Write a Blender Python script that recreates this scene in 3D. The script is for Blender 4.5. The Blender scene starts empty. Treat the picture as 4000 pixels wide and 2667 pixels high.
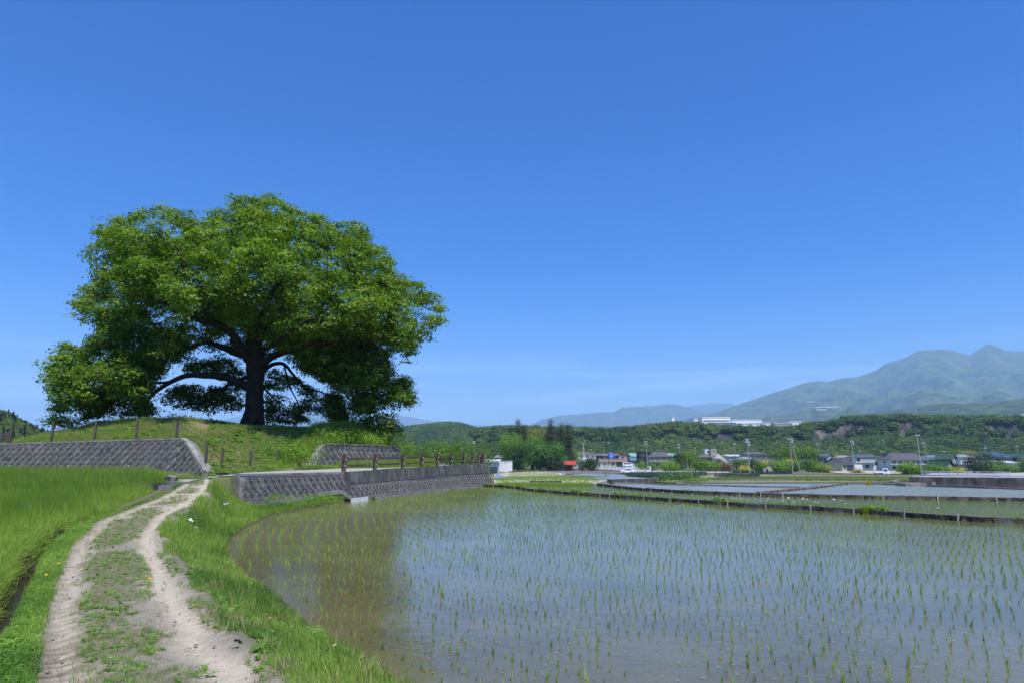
import bpy, math, random
import numpy as np
from mathutils import Matrix, Vector, Euler
R = math.radians
rng = np.random.default_rng(7)
random.seed(7)
sc = bpy.context.scene
COL = sc.collection

# ------------------------------------------------------------------ camera
EYE = 1.9
F = 2667.0
PITCH = math.atan((1810 - 1333.5) / F)
SP, CP = math.sin(PITCH), math.cos(PITCH)
cd = bpy.data.cameras.new('camera'); cam = bpy.data.objects.new('camera', cd); COL.objects.link(cam)
cam.location = (0, 0, EYE); cam.rotation_euler = (math.pi / 2 + PITCH, 0, 0)
cd.sensor_width = 36; cd.lens = 24.0; cd.clip_start = 0.1; cd.clip_end = 80000
sc.camera = cam

# ------------------------------------------------------------------ light
SUN_EL, SUN_AZ = R(65), R(26)          # azimuth: from behind the camera, this far to its right
sdir = Vector((math.sin(SUN_AZ) * math.cos(SUN_EL), -math.cos(SUN_AZ) * math.cos(SUN_EL), math.sin(SUN_EL)))
w = bpy.data.worlds.new('World'); sc.world = w; w.use_nodes = True
wn = w.node_tree; wn.nodes.clear()
sky = wn.nodes.new('ShaderNodeTexSky'); sky.sky_type = 'NISHITA'; sky.sun_disc = False
sky.sun_elevation = SUN_EL; sky.sun_rotation = math.pi - SUN_AZ
sky.air_density = 1.0; sky.dust_density = 0.35; sky.ozone_density = 4.0; sky.altitude = 400
hs = wn.nodes.new('ShaderNodeHueSaturation'); hs.inputs['Saturation'].default_value = 1.50
hs.inputs['Hue'].default_value = 0.518
bg = wn.nodes.new('ShaderNodeBackground'); bg.inputs['Strength'].default_value = 0.138
wo = wn.nodes.new('ShaderNodeOutputWorld')
# a thin veil of high cloud low in the sky
tc = wn.nodes.new('ShaderNodeTexCoord'); mp = wn.nodes.new('ShaderNodeMapping'); mp.inputs['Scale'].default_value = (2.2, 2.2, 26)
nz = wn.nodes.new('ShaderNodeTexNoise'); nz.inputs['Scale'].default_value = 1.6; nz.inputs['Detail'].default_value = 6
cr = wn.nodes.new('ShaderNodeMapRange'); cr.inputs[1].default_value = 0.47; cr.inputs[2].default_value = 0.75; cr.inputs[4].default_value = 0.6
sx = wn.nodes.new('ShaderNodeSeparateXYZ')
er = wn.nodes.new('ShaderNodeMapRange'); er.inputs[1].default_value = 0.16; er.inputs[2].default_value = 0.06
mu = wn.nodes.new('ShaderNodeMath'); mu.operation = 'MULTIPLY'
mx = wn.nodes.new('ShaderNodeMix'); mx.data_type = 'RGBA'; mx.inputs['B'].default_value = (7.5, 8.6, 9.6, 1)
L = wn.links.new
L(tc.outputs['Generated'], mp.inputs[0]); L(mp.outputs[0], nz.inputs[0]); L(nz.outputs[0], cr.inputs[0])
L(tc.outputs['Generated'], sx.inputs[0]); L(sx.outputs[2], er.inputs[0]); L(er.outputs[0], mu.inputs[0]); L(cr.outputs[0], mu.inputs[1])
L(sky.outputs[0], hs.inputs['Color']); L(hs.outputs[0], mx.inputs['A']); L(mu.outputs[0], mx.inputs['Factor'])
L(mx.outputs['Result'], bg.inputs[0]); L(bg.outputs[0], wo.inputs[0])
sl = bpy.data.lights.new('sun', 'SUN'); sl.energy = 4.9; sl.angle = R(0.5); sl.color = (1.0, 0.965, 0.90)
so = bpy.data.objects.new('sun', sl); COL.objects.link(so); so.rotation_euler = sdir.to_track_quat('Z', 'Y').to_euler()
vs = sc.view_settings; vs.view_transform = 'Standard'; vs.look = 'None'; vs.exposure = 0.38; vs.gamma = 1; vs.use_curve_mapping = False
sc.display_settings.display_device = 'sRGB'
sc.render.engine = 'CYCLES'
cy = sc.cycles; cy.use_denoising = True; cy.max_bounces = 8; cy.transparent_max_bounces = 8
cy.diffuse_bounces = 3; cy.glossy_bounces = 3; cy.transmission_bounces = 5; cy.volume_bounces = 1
cy.sample_clamp_indirect = 6; cy.caustics_reflective = False; cy.caustics_refractive = False
try: cy.denoising_prefilter = 'ACCURATE'
except Exception: pass

# ------------------------------------------------------------------ projection helpers: a pixel of the 4000 px photograph to a point
def ray(u, v):
    a = (u - 2000) / F; b = -(v - 1333.5) / F
    return np.array([a, CP - b * SP, SP + b * CP])
def PZ(u, v, z):
    d = ray(u, v); t = (z - EYE) / d[2]; return np.array([d[0] * t, d[1] * t, z])
def PY(u, v, y):
    d = ray(u, v); t = y / d[1]; return np.array([d[0] * t, y, EYE + d[2] * t])
GZY = [0, 78, 150, 215, 300, 400, 520, 640, 3000]
GZZ = [0, 0, -1.0, -1.15, -0.5, 0.3, 1.5, 3.0, 12]
def gz(y): return np.interp(y, GZY, GZZ)
def solve(u, v, fn, lo=3.0, hi=900.0):
    d = ray(u, v)
    for _ in range(60):
        m = 0.5 * (lo + hi)
        if EYE + d[2] / d[1] * m > fn(m): lo = m
        else: hi = m
    return np.array([d[0] / d[1] * m, m, fn(m)])
def G(u, v): return solve(u, v, gz)
def zL(y): return np.interp(y, [0, 9, 14, 20, 25, 30, 45, 70], [0.3, 0.3, 0.5, 0.92, 1.27, 1.38, 1.5, 1.6])
def GL(u, v): return solve(u, v, zL, 3, 60)

# ------------------------------------------------------------------ numeric helpers
def hash2(ix, iy, seed):
    n = (ix.astype(np.int64) * 374761393 + iy.astype(np.int64) * 668265263 + seed * 1442695041) & 0x7fffffff
    n = (n ^ (n >> 13)) * 1274126177 & 0x7fffffff
    return ((n ^ (n >> 16)) & 0xffff) / 65535.0
def vnoise(x, y, seed=0):
    x = np.asarray(x, float); y = np.asarray(y, float)
    ix = np.floor(x); iy = np.floor(y); fx = x - ix; fy = y - iy
    fx = fx * fx * (3 - 2 * fx); fy = fy * fy * (3 - 2 * fy)
    a = hash2(ix, iy, seed); b = hash2(ix + 1, iy, seed); c = hash2(ix, iy + 1, seed); d = hash2(ix + 1, iy + 1, seed)
    return (a * (1 - fx) + b * fx) * (1 - fy) + (c * (1 - fx) + d * fx) * fy
def fbm(x, y, o=5, seed=0):
    s = 0; a = 0.5
    for k in range(o):
        s = s + a * vnoise(x * 2 ** k, y * 2 ** k, seed + k * 17); a *= 0.5
    return s
def inpoly(px, py, poly):
    poly = np.asarray(poly)[:, :2]; ins = np.zeros(np.shape(px), bool); n = len(poly)
    for i in range(n):
        x0, y0 = poly[i]; x1, y1 = poly[(i + 1) % n]
        if y0 == y1: continue
        c = ((y0 > py) != (y1 > py)) & (px < (x1 - x0) * (py - y0) / (y1 - y0) + x0)
        ins ^= c
    return ins
def pdist(px, py, pl, closed=False):
    """distance to a polyline, signed: positive on its right-hand side, plus arc position"""
    pl = np.asarray(pl)[:, :2]; best = np.full(np.shape(px), 1e18); sg = np.ones(np.shape(px)); arc = np.zeros(np.shape(px)); acc = 0
    n = len(pl) if closed else len(pl) - 1
    for i in range(n):
        a = pl[i]; b = pl[(i + 1) % len(pl)]; d = b - a; l2 = d @ d
        if l2 == 0: continue
        t = np.clip(((px - a[0]) * d[0] + (py - a[1]) * d[1]) / l2, 0, 1)
        dx = px - (a[0] + t * d[0]); dy = py - (a[1] + t * d[1]); q = dx * dx + dy * dy
        m = q < best - 1e-12
        cr_ = d[0] * (py - a[1]) - d[1] * (px - a[0])
        best = np.where(m, q, best); sg = np.where(m, np.where(cr_ < 0, 1.0, -1.0), sg); arc = np.where(m, acc + t * math.sqrt(l2), arc)
        acc += math.sqrt(l2)
    return np.sqrt(best), sg, arc
def smooth(t): t = np.clip(t, 0, 1); return t * t * (3 - 2 * t)
def catmull(pts, n=8):
    pts = [np.asarray(p, float) for p in pts]; out = []
    for i in range(len(pts) - 1):
        p0 = pts[max(i - 1, 0)]; p1 = pts[i]; p2 = pts[i + 1]; p3 = pts[min(i + 2, len(pts) - 1)]
        for k in range(n):
            t = k / n
            out.append(0.5 * ((2 * p1) + (-p0 + p2) * t + (2 * p0 - 5 * p1 + 4 * p2 - p3) * t * t + (-p0 + 3 * p1 - 3 * p2 + p3) * t ** 3))
    out.append(pts[-1]); return np.array(out)
def resample(pl, step):
    pl = np.asarray(pl, float); seg = np.linalg.norm(np.diff(pl[:, :2], axis=0), axis=1); s = np.concatenate([[0], np.cumsum(seg)])
    q = np.arange(0, s[-1], step)
    return np.stack([np.interp(q, s, pl[:, k]) for k in range(pl.shape[1])], 1), s[-1]

# ------------------------------------------------------------------ object helpers
def tag(o, label=None, cat=None, group=None, kind=None):
    if label: o['label'] = label
    if cat: o['category'] = cat
    if group: o['group'] = group
    if kind: o['kind'] = kind
    return o
def link(o, parent=None):
    COL.objects.link(o)
    if parent is not None: o.parent = parent
    return o
def empty(name, loc=(0, 0, 0), rz=0):
    o = bpy.data.objects.new(name, None); link(o); o.location = loc; o.rotation_euler = (0, 0, rz); o.empty_display_size = 0.2
    return o
def npmesh(name, verts, faces, mats, smooth_=False, midx=None):
    me = bpy.data.meshes.new(name)
    verts = np.asarray(verts, np.float32); faces = np.asarray(faces, np.int32)
    k = faces.shape[1]
    me.vertices.add(len(verts)); me.vertices.foreach_set('co', verts.ravel())
    me.loops.add(faces.size); me.loops.foreach_set('vertex_index', faces.ravel())
    me.polygons.add(len(faces)); me.polygons.foreach_set('loop_start', np.arange(0, faces.size, k, dtype=np.int32))
    try: me.polygons.foreach_set('loop_total', np.full(len(faces), k, np.int32))
    except Exception: pass
    for m in (mats if isinstance(mats, (list, tuple)) else [mats]): me.materials.append(m)
    if midx is not None: me.polygons.foreach_set('material_index', np.asarray(midx, np.int32))
    if smooth_: me.polygons.foreach_set('use_smooth', np.ones(len(faces), bool))
    me.update(calc_edges=True); return me
class MB:
    def __init__(s): s.v = []; s.f = []; s.m = []
    def add(s, vs_, fs, m=0):
        b = len(s.v); s.v += [tuple(map(float, p)) for p in vs_]; s.f += [tuple(b + i for i in f) for f in fs]; s.m += [m] * len(fs); return s
    def box(s, c, d, rz=0, m=0, M=None):
        hx, hy, hz = d[0] / 2, d[1] / 2, d[2] / 2
        P = [Vector((x, y, z)) for z in (-hz, hz) for y in (-hy, hy) for x in (-hx, hx)]
        T = Matrix.Translation(c) @ (Matrix.Rotation(rz, 4, 'Z') if M is None else M)
        return s.add([T @ p for p in P], [(0, 2, 3, 1), (4, 5, 7, 6), (0, 1, 5, 4), (2, 6, 7, 3), (0, 4, 6, 2), (1, 3, 7, 5)], m)
    def tube(s, path, rad, n=8, m=0, cap=True):
        path = [Vector(p) for p in path]; rings = []
        if not hasattr(rad, '__len__'): rad = [rad] * len(path)
        up = None
        for i, p in enumerate(path):
            t = (path[min(i + 1, len(path) - 1)] - path[max(i - 1, 0)])
            t = t.normalized() if t.length > 1e-9 else Vector((0, 0, 1))
            if up is None: up = t.orthogonal().normalized()
            a = (up - t * up.dot(t)); a = a.normalized() if a.length > 1e-6 else t.orthogonal().normalized(); up = a
            b = t.cross(a)
            rings.append([p + (a * math.cos(k * 2 * math.pi / n) + b * math.sin(k * 2 * math.pi / n)) * rad[i] for k in range(n)])
        vs_ = [q for r in rings for q in r]; fs = []
        for i in range(len(rings) - 1):
            for k in range(n):
                fs.append((i * n + k, i * n + (k + 1) % n, (i + 1) * n + (k + 1) % n, (i + 1) * n + k))
        if cap: fs.append(tuple(range(n))[::-1]); fs.append(tuple((len(rings) - 1) * n + k for k in range(n)))
        return s.add(vs_, fs, m)
    def poly(s, pts, m=0): return s.add(pts, [tuple(range(len(pts)))], m)
    def prism(s, pts, vec, m=0):
        n = len(pts); a = [Vector(p) for p in pts]; b = [p + Vector(vec) for p in a]
        return s.add(a + b, [tuple(range(n))[::-1], tuple(range(n, 2 * n))] + [(i, (i + 1) % n, n + (i + 1) % n, n + i) for i in range(n)], m)
    def mesh(s, name, mats, smooth_=False):
        me = bpy.data.meshes.new(name); me.from_pydata(s.v, [], s.f)
        for m in (mats if isinstance(mats, (list, tuple)) else [mats]): me.materials.append(m)
        me.polygons.foreach_set('material_index', s.m)
        if smooth_: me.polygons.foreach_set('use_smooth', [True] * len(s.f))
        me.update(); return me
    def build(s, name, mats, parent=None, smooth_=False, loc=None):
        o = bpy.data.objects.new(name, s.mesh(name, mats, smooth_)); link(o, parent)
        if loc is not None: o.location = loc
        return o
def obj(name, me, parent=None, M=None):
    o = bpy.data.objects.new(name, me); link(o, parent)
    if M is not None: o.matrix_local = M
    return o
def copy_tree(o, parent=None):
    c = o.copy(); COL.objects.link(c); c.parent = parent
    for ch in list(KIDS.get(o.name, o.children)): copy_tree(ch, c)
    return c
KIDS = {}

# ------------------------------------------------------------------ materials
def mat(name, c1, c2=None, scale=4.0, rough=0.9, bump=0.0, bscale=None, spec=0.3, detail=6, stretch=(1, 1, 1), metal=0, lo=0.35, hi=0.65, c3=None, s3=0.6, coord='Object'):
    m = bpy.data.materials.new(name); m.use_nodes = True; nt = m.node_tree; n = nt.nodes; l = nt.links.new
    p = n['Principled BSDF']; p.inputs['Roughness'].default_value = rough; p.inputs['Metallic'].default_value = metal
    p.inputs['Specular IOR Level'].default_value = spec
    p.inputs['Base Color'].default_value = (*c1, 1)
    if c2 is not None or bump:
        if coord == 'World': t = n.new('ShaderNodeNewGeometry'); out = t.outputs['Position']
        else: t = n.new('ShaderNodeTexCoord'); out = t.outputs['Object']
        mpp = n.new('ShaderNodeMapping'); mpp.inputs['Scale'].default_value = stretch; l(out, mpp.inputs[0])
    if c2 is not None:
        nn = n.new('ShaderNodeTexNoise'); nn.inputs['Scale'].default_value = scale; nn.inputs['Detail'].default_value = detail; nn.inputs['Roughness'].default_value = 0.62
        l(mpp.outputs[0], nn.inputs[0])
        mr = n.new('ShaderNodeMapRange'); mr.inputs[1].default_value = lo; mr.inputs[2].default_value = hi; l(nn.outputs[0], mr.inputs[0])
        x = n.new('ShaderNodeMix'); x.data_type = 'RGBA'; x.inputs['A'].default_value = (*c1, 1); x.inputs['B'].default_value = (*c2, 1)
        l(mr.outputs[0], x.inputs['Factor']); last = x.outputs['Result']
        if c3 is not None:
            n3 = n.new('ShaderNodeTexNoise'); n3.inputs['Scale'].default_value = s3; n3.inputs['Detail'].default_value = 5; l(mpp.outputs[0], n3.inputs[0])
            m3 = n.new('ShaderNodeMapRange'); m3.inputs[1].default_value = 0.48; m3.inputs[2].default_value = 0.66; l(n3.outputs[0], m3.inputs[0])
            x3 = n.new('ShaderNodeMix'); x3.data_type = 'RGBA'; x3.inputs['B'].default_value = (*c3, 1); l(last, x3.inputs['A']); l(m3.outputs[0], x3.inputs['Factor']); last = x3.outputs['Result']
        l(last, p.inputs['Base Color'])
    if bump:
        nb = n.new('ShaderNodeTexNoise'); nb.inputs['Scale'].default_value = bscale or scale * 3; nb.inputs['Detail'].default_value = 8; l(mpp.outputs[0], nb.inputs[0])
        b = n.new('ShaderNodeBump'); b.inputs['Strength'].default_value = bump; b.inputs['Distance'].default_value = 0.05; l(nb.outputs[0], b.inputs['Height']); l(b.outputs[0], p.inputs['Normal'])
    return m
def leafmat(name, c1, c2, transl=0.35, src='face', rough=0.55, spec=0.25, tcol=None):
    """c1..c2 by a random 'tint': per face, per scattered instance, or per object"""
    m = bpy.data.materials.new(name); m.use_nodes = True; nt = m.node_tree; n = nt.nodes; l = nt.links.new
    p = n['Principled BSDF']; p.inputs['Roughness'].default_value = rough; p.inputs['Specular IOR Level'].default_value = spec
    x = n.new('ShaderNodeMix'); x.data_type = 'RGBA'; x.inputs['A'].default_value = (*c1, 1); x.inputs['B'].default_value = (*c2, 1)
    if src == 'obj':
        a = n.new('ShaderNodeObjectInfo'); l(a.outputs['Random'], x.inputs['Factor'])
    else:
        a = n.new('ShaderNodeAttribute'); a.attribute_name = 'tint'; a.attribute_type = 'GEOMETRY' if src == 'face' else 'INSTANCER'
        l(a.outputs['Fac'], x.inputs['Factor'])
    l(x.outputs['Result'], p.inputs['Base Color'])
    t = n.new('ShaderNodeBsdfTranslucent')
    h = n.new('ShaderNodeMix'); h.data_type = 'RGBA'; h.blend_type = 'MULTIPLY'; h.inputs['Factor'].default_value = 1
    h.inputs['B'].default_value = (*(tcol or (1.5, 1.6, 0.6)), 1); l(x.outputs['Result'], h.inputs['A']); l(h.outputs['Result'], t.inputs[0])
    mix = n.new('ShaderNodeMixShader'); mix.inputs[0].default_value = transl
    l(p.outputs[0], mix.inputs[1]); l(t.outputs[0], mix.inputs[2]); l(mix.outputs[0], n['Material Output'].inputs['Surface'])
    return m

# ------------------------------------------------------------------ scattering (geometry nodes over a cloud of points)
def scatter(name, protos, pts, rot, scl, idx, tint, label=None, cat=None, kind='stuff', parent=None):
    c = bpy.data.collections.new(name + '_kinds')
    for i, me in enumerate(protos):
        o = bpy.data.objects.new('%s_kind_%02d' % (name, i), me); c.objects.link(o)
    me = bpy.data.meshes.new(name); N = len(pts)
    me.vertices.add(N); me.vertices.foreach_set('co', np.asarray(pts, np.float32).ravel())
    a = me.attributes.new('rot', 'FLOAT_VECTOR', 'POINT'); a.data.foreach_set('vector', np.asarray(rot, np.float32).ravel())
    a = me.attributes.new('scl', 'FLOAT', 'POINT'); a.data.foreach_set('value', np.asarray(scl, np.float32))
    a = me.attributes.new('idx', 'INT', 'POINT'); a.data.foreach_set('value', np.asarray(idx, np.int32))
    a = me.attributes.new('tint', 'FLOAT', 'POINT'); a.data.foreach_set('value', np.asarray(tint, np.float32))
    o = bpy.data.objects.new(name, me); link(o, parent)
    ng = bpy.data.node_groups.new(name, 'GeometryNodeTree'); ng.is_modifier = True
    ng.interface.new_socket('Geometry', in_out='INPUT', socket_type='NodeSocketGeometry')
    ng.interface.new_socket('Geometry', in_out='OUTPUT', socket_type='NodeSocketGeometry')
    n = ng.nodes; l = ng.links.new
    gi = n.new('NodeGroupInput'); go = n.new('NodeGroupOutput'); ci = n.new('GeometryNodeCollectionInfo')
    ci.inputs['Collection'].default_value = c; ci.inputs['Separate Children'].default_value = True; ci.inputs['Reset Children'].default_value = True
    ip = n.new('GeometryNodeInstanceOnPoints'); ip.inputs['Pick Instance'].default_value = True
    def na(nm, ty):
        q = n.new('GeometryNodeInputNamedAttribute'); q.data_type = ty; q.inputs['Name'].default_value = nm; return q.outputs['Attribute']
    l(gi.outputs[0], ip.inputs['Points']); l(ci.outputs[0], ip.inputs['Instance']); l(na('idx', 'INT'), ip.inputs['Instance Index'])
    er_ = n.new('FunctionNodeEulerToRotation'); l(na('rot', 'FLOAT_VECTOR'), er_.inputs[0]); l(er_.outputs[0], ip.inputs['Rotation'])
    l(na('scl', 'FLOAT'), ip.inputs['Scale']); l(ip.outputs[0], go.inputs[0])
    o.modifiers.new('scatter', 'NODES').node_group = ng
    tag(o, label, cat, None, kind); return o

def blades(n, h0, h1, wd, spread, lean, seg=3, seed=0, mi=None, flat=0.0):
    """a tuft of curved, tapering grass blades"""
    r = np.random.default_rng(seed); V = []; Fq = []
    for i in range(n):
        a = r.uniform(0, 2 * math.pi); b = r.uniform(0, 2 * math.pi); rad = spread * math.sqrt(r.uniform())
        x0, y0 = rad * math.cos(a), rad * math.sin(a); h = r.uniform(h0, h1); ln = r.uniform(0.1, 1) * lean * h
        dx, dy = math.cos(b), math.sin(b); wx, wy = -dy, dx; ww = wd * r.uniform(0.7, 1.2)
        base = len(V)
        for k in range(seg + 1):
            t = k / seg; off = ln * t * t; z = h * t * (1 - 0.3 * min(ln / h, 1) * t * t) if ln < h * 2 else h * t * (1 - t * 0.6)
            w2 = ww * (1 - t) ** 0.6 * 0.5 if k < seg else ww * 0.04
            V.append((x0 + dx * off - wx * w2, y0 + dy * off - wy * w2, z)); V.append((x0 + dx * off + wx * w2, y0 + dy * off + wy * w2, z))
        for k in range(seg): Fq.append((base + 2 * k, base + 2 * k + 1, base + 2 * k + 3, base + 2 * k + 2))
    return V, Fq
def tuft(name, m, *a, **k):
    V, Fq = blades(*a, **k); return npmesh(name, V, Fq, m)
def rosette(name, m, n, r0, r1, wd, seed=0, lift=0.35):
    """low broad-leaved weed"""
    r = np.random.default_rng(seed); V = []; Fq = []
    for i in range(n):
        a = i * 2.4 + r.uniform(-.3, .3); ln = r.uniform(r0, r1); w2 = wd * r.uniform(.7, 1.2) * .5; dx, dy = math.cos(a), math.sin(a); li = r.uniform(.3, 1) * lift; b = len(V)
        for t, wv in ((0.05, 0.15), (0.4, 0.9), (0.75, 1.0), (1.0, 0.08)):
            z = ln * li * math.sin(t * 2.2) + .01; x, y = dx * ln * t, dy * ln * t
            V.append((x + dy * w2 * wv, y - dx * w2 * wv, z)); V.append((x - dy * w2 * wv, y + dx * w2 * wv, z + w2 * .3))
        for k in range(3): Fq.append((b + 2 * k, b + 2 * k + 1, b + 2 * k + 3, b + 2 * k + 2))
    return npmesh(name, V, Fq, m)

def leafcards(cent, size, rg, up=0.5, aspect=0.6, out=None):
    """a bent diamond leaf (two triangles folded on the midrib, as one quad) at every point"""
    N = len(cent); cent = np.asarray(cent)
    nrm = rg.normal(size=(N, 3)); nrm[:, 2] = np.abs(nrm[:, 2]) + up
    if out is not None: nrm = nrm * .55 + out
    nrm /= np.linalg.norm(nrm, axis=1)[:, None]
    t = rg.normal(size=(N, 3)); t -= nrm * np.sum(t * nrm, 1)[:, None]; t /= np.linalg.norm(t, axis=1)[:, None]; b = np.cross(nrm, t)
    s = (size * rg.uniform(.65, 1.3, N))[:, None] if np.isscalar(size) else (size * rg.uniform(.65, 1.3, N))[:, None]
    q = 0.18 * nrm * s
    V = np.empty((N, 4, 3)); V[:, 0] = cent - t * s * .5 - q; V[:, 1] = cent + b * s * .5 * aspect; V[:, 2] = cent + t * s * .5 - q; V[:, 3] = cent - b * s * .5 * aspect
    return V.reshape(-1, 3), np.arange(4 * N).reshape(-1, 4)
def set_tint(me, t):
    a = me.attributes.new('tint', 'FLOAT', 'FACE'); a.data.foreach_set('value', np.asarray(t, np.float32))
# ================================================================== the lie of the land
# left/near edge of the first paddy, then the foot of the walls, then back behind them
EDGE_PX = [(1720, 2790), (1509, 2640), (1361, 2558), (1234, 2476), (1152, 2405), (1086, 2339), (1014, 2288), (933, 2237), (889, 2186), (879, 2145),
           (897, 2104), (968, 2053), (1055, 2015), (1223, 1982), (1350, 1962)]
edge = [PZ(u, v, 0)[:2] for u, v in EDGE_PX]
near_ext = [np.array([6.0, 1.0]), np.array([1.6, 3.0])]
WB = catmull([PZ(1361, 1955, 0)[:2], PZ(1438, 1949, 0)[:2], PZ(1642, 1925, 0)[:2], PZ(1802, 1905.5, 0)[:2], PZ(1922, 1896.5, 0)[:2]], 6)   # wall foot
WEND = WB[-1]
BOUND = np.array(near_ext + edge[:-1] + list(WB) + [WEND + np.array([-1.2, 5]), WEND + np.array([-7, 12]), WEND + np.array([-22, 20]), WEND + np.array([-90, 40])])
# front wall of the slope (left of the corner)
FW0 = PY(945, 1952, 29.6); FW1 = np.array([WB[0][0] - .05, WB[0][1] - .15, 0.3])
F0, F1 = FW0[:2], FW1[:2]
PR = np.array([GL(u, v)[:2] for u, v in [(1150, 2700), (1060, 2600), (900, 2470), (800, 2350), (720, 2230), (650, 2150), (640, 2070), (700, 2010), (780, 1970), (850, 1920), (880, 1885), (905, 1862)]])
PLE = np.array([GL(u, v)[:2] for u, v in [(160, 2700), (175, 2600), (190, 2450), (235, 2280), (290, 2130), (390, 2035), (520, 1985), (620, 1945), (680, 1915), (720, 1890), (735, 1872)]])
DT = np.array([[-5.2, 1.0], [-5.4, 3.5]] + [list(GL(u, v)[:2] + np.array([-.22, 0.05])) for u, v in [(0, 2483), (36, 2406), (89, 2311), (167, 2138), (286, 2049), (476, 1989), (595, 1945), (668, 1905)]])
DT[-1] = GL(664, 1905)[:2]
PP = np.array([(-28.5, 47), (-24, 45.2), (-20, 44.6), (-17.3, 44.8), (-15.6, 47.8), (-12.5, 48.2), (-9.6, 48.8), (-8.2, 51), (-8.6, 60), (-20, 64), (-31, 58)])
LW = np.array([PY(-160, 1840, 40.5)[:2], PY(0, 1840, 39.6)[:2], PY(670, 1840, 38.2)[:2], PY(795, 1840, 37.2)[:2]])       # left retaining wall, foot line
RW = np.array([PY(1212, 1824, 41.5)[:2], PY(1566, 1824, 48.0)[:2], PY(1566, 1824, 48.0)[:2] + np.array([-1.8, 7])])          # right retaining wall
TREE = PY(991, 1660, 50.0)
PRG = PR.copy(); PRG[:, 0] -= np.interp(PR[:, 1], [14, 22, 29], [0, .35, 1.1])
PR[:, 0] -= np.interp(PR[:, 1], [14, 22, 29], [0, .3, .85])
def road_z(x, y): return np.interp(y, [0, 28, 37, 42, 60], [1.3, 1.35, 1.38, 1.58, 1.75])
def upland(x, y, want_mound=True):
    z = zL(y) + 0 * x
    rz = road_z(x, y); b = smooth((y - 27) / 4); z = z * (1 - b) + rz * b
    # verge between path and paddy, in front of the front wall
    ds, sg, _ = pdist(x, y, BOUND); dp, sp_, _ = pdist(x, y, PRG)
    side = (x - F0[0]) * (F1[1] - F0[1]) - (y - F0[1]) * (F1[0] - F0[0])
    verge = (side > 0) & (y < F1[1] + .6) & (sp_ > 0)
    t = smooth(ds / (ds + dp + 1e-6)) ** np.interp(y, [9, 14, 20, 25], [1.9, 1.3, 2.6, 5.0])
    z = np.where(verge, 0.05 + (z - 0.05) * t, z)
    # the retaining wall in front of the lane stands in this step
    df, _, _ = pdist(x, y, [F0, F1]); z = np.where((df < .50) & (side <= 0), .25, z)
    # crown between the ruts, ruts
    # field left of the ditch
    dd, sd, _ = pdist(x, y, DT)
    fld = (sd < 0) & (y < 37.5) & (x < -4)
    z = np.where(fld, z - 0.12 - 0.15 * smooth(dd / 3), z)
    tr = (dd < 0.21) & (y < 23.5)
    z = np.where(tr, z - 0.70 * smooth((0.21 - dd) / 0.09), z)
    # mound
    d, s, _ = pdist(x, y, PP, True); ins = inpoly(x, y, PP); d = np.where(ins, 0, d)
    slope = np.interp(x, [-22, -18, -15, -12], [0.30, 0.34, 0.42, 0.36])
    m = 4.22 + 0.42 * smooth((-19.4 - x) / 1.8) + 0.22 * np.exp(-((x + 18.8 - 0.0) ** 2 * 0 + (x - TREE[0]) ** 2 + (y - TREE[1]) ** 2) / 6.0) + 0.12 * vnoise(x * .35, y * .35, 5) - slope * d - 0.12 * np.minimum(d, 1)
    m = m + 0.12 * (vnoise(x * .8, y * .8, 9) - .5)
    hump = 0.05 * np.exp(-((x + 20) / 4) ** 2 - ((y - 46) / 3) ** 2)
    m = m + hump
    if want_mound:
        # keep the land below the tops of the retaining walls just behind them, and off their front
        dl, sl_, al = pdist(x, y, LW); behind = (sl_ < 0)
        lt = np.interp(x, [-45, -30, LW[2][0], LW[3][0]], [2.95, 3.05, 3.28, 1.45])
        m = np.where(behind & (x < LW[3][0] + 0.1), np.minimum(m, lt + 0.30 * np.maximum(dl - 0.9, -0.2)), m)
        m = np.where((~behind) & (dl < 14) & (x < LW[3][0] + 0.3), -9, m)
        dr, sr, ar = pdist(x, y, RW)
        m = np.where((sr < 0) & (dr < 6) & (x > RW[0][0]), np.minimum(m, 3.05 + 0.5 * np.maximum(dr - 0.5, -.2)), m)
        m = np.where((sr > 0) & (x > RW[0][0] - .4), -9, m)
        m = np.where(behind & (dl < .75) & (x < LW[3][0] + .1), -9, m); m = np.where((sr < 0) & (dr < .6), -9, m)
        z = np.maximum(z, m)
    return z
POND = []            # filled with (polygon, level) before the ground is made
def ground_z(x, y):
    x, y = np.broadcast_arrays(np.asarray(x, float), np.asarray(y, float))
    z = gz(y)
    near = (y < 85) & (y > -5) & (x < 30) & (x > -60)
    zz = z.copy()
    ds, sg, _ = pdist(x, y, BOUND)
    up = sg < 0
    U = upland(x, y)
    # the back of the upland sinks away behind the mound
    fall = smooth((y - 64) / 40); U = U * (1 - fall) + gz(y) * fall
    zz = np.where(up & (y < 110), U, z)
    # paddy bed, with a soft bank where there is no wall
    wall = (y > F1[1] - .5)
    bank = smooth(ds / 0.35)
    zz = np.where((~up) & (y < 78), np.where(wall, -0.14, -0.015 * (1 - bank) - 0.14 * bank), zz)
    zz = np.where(up & wall & (y < WEND[1] + .5) & (ds < .6), -0.14, zz)
    for poly, lev in POND:
        zz = np.where(inpoly(x, y, poly), lev - 0.12, zz)
    far = 0.0
    return zz

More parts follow.
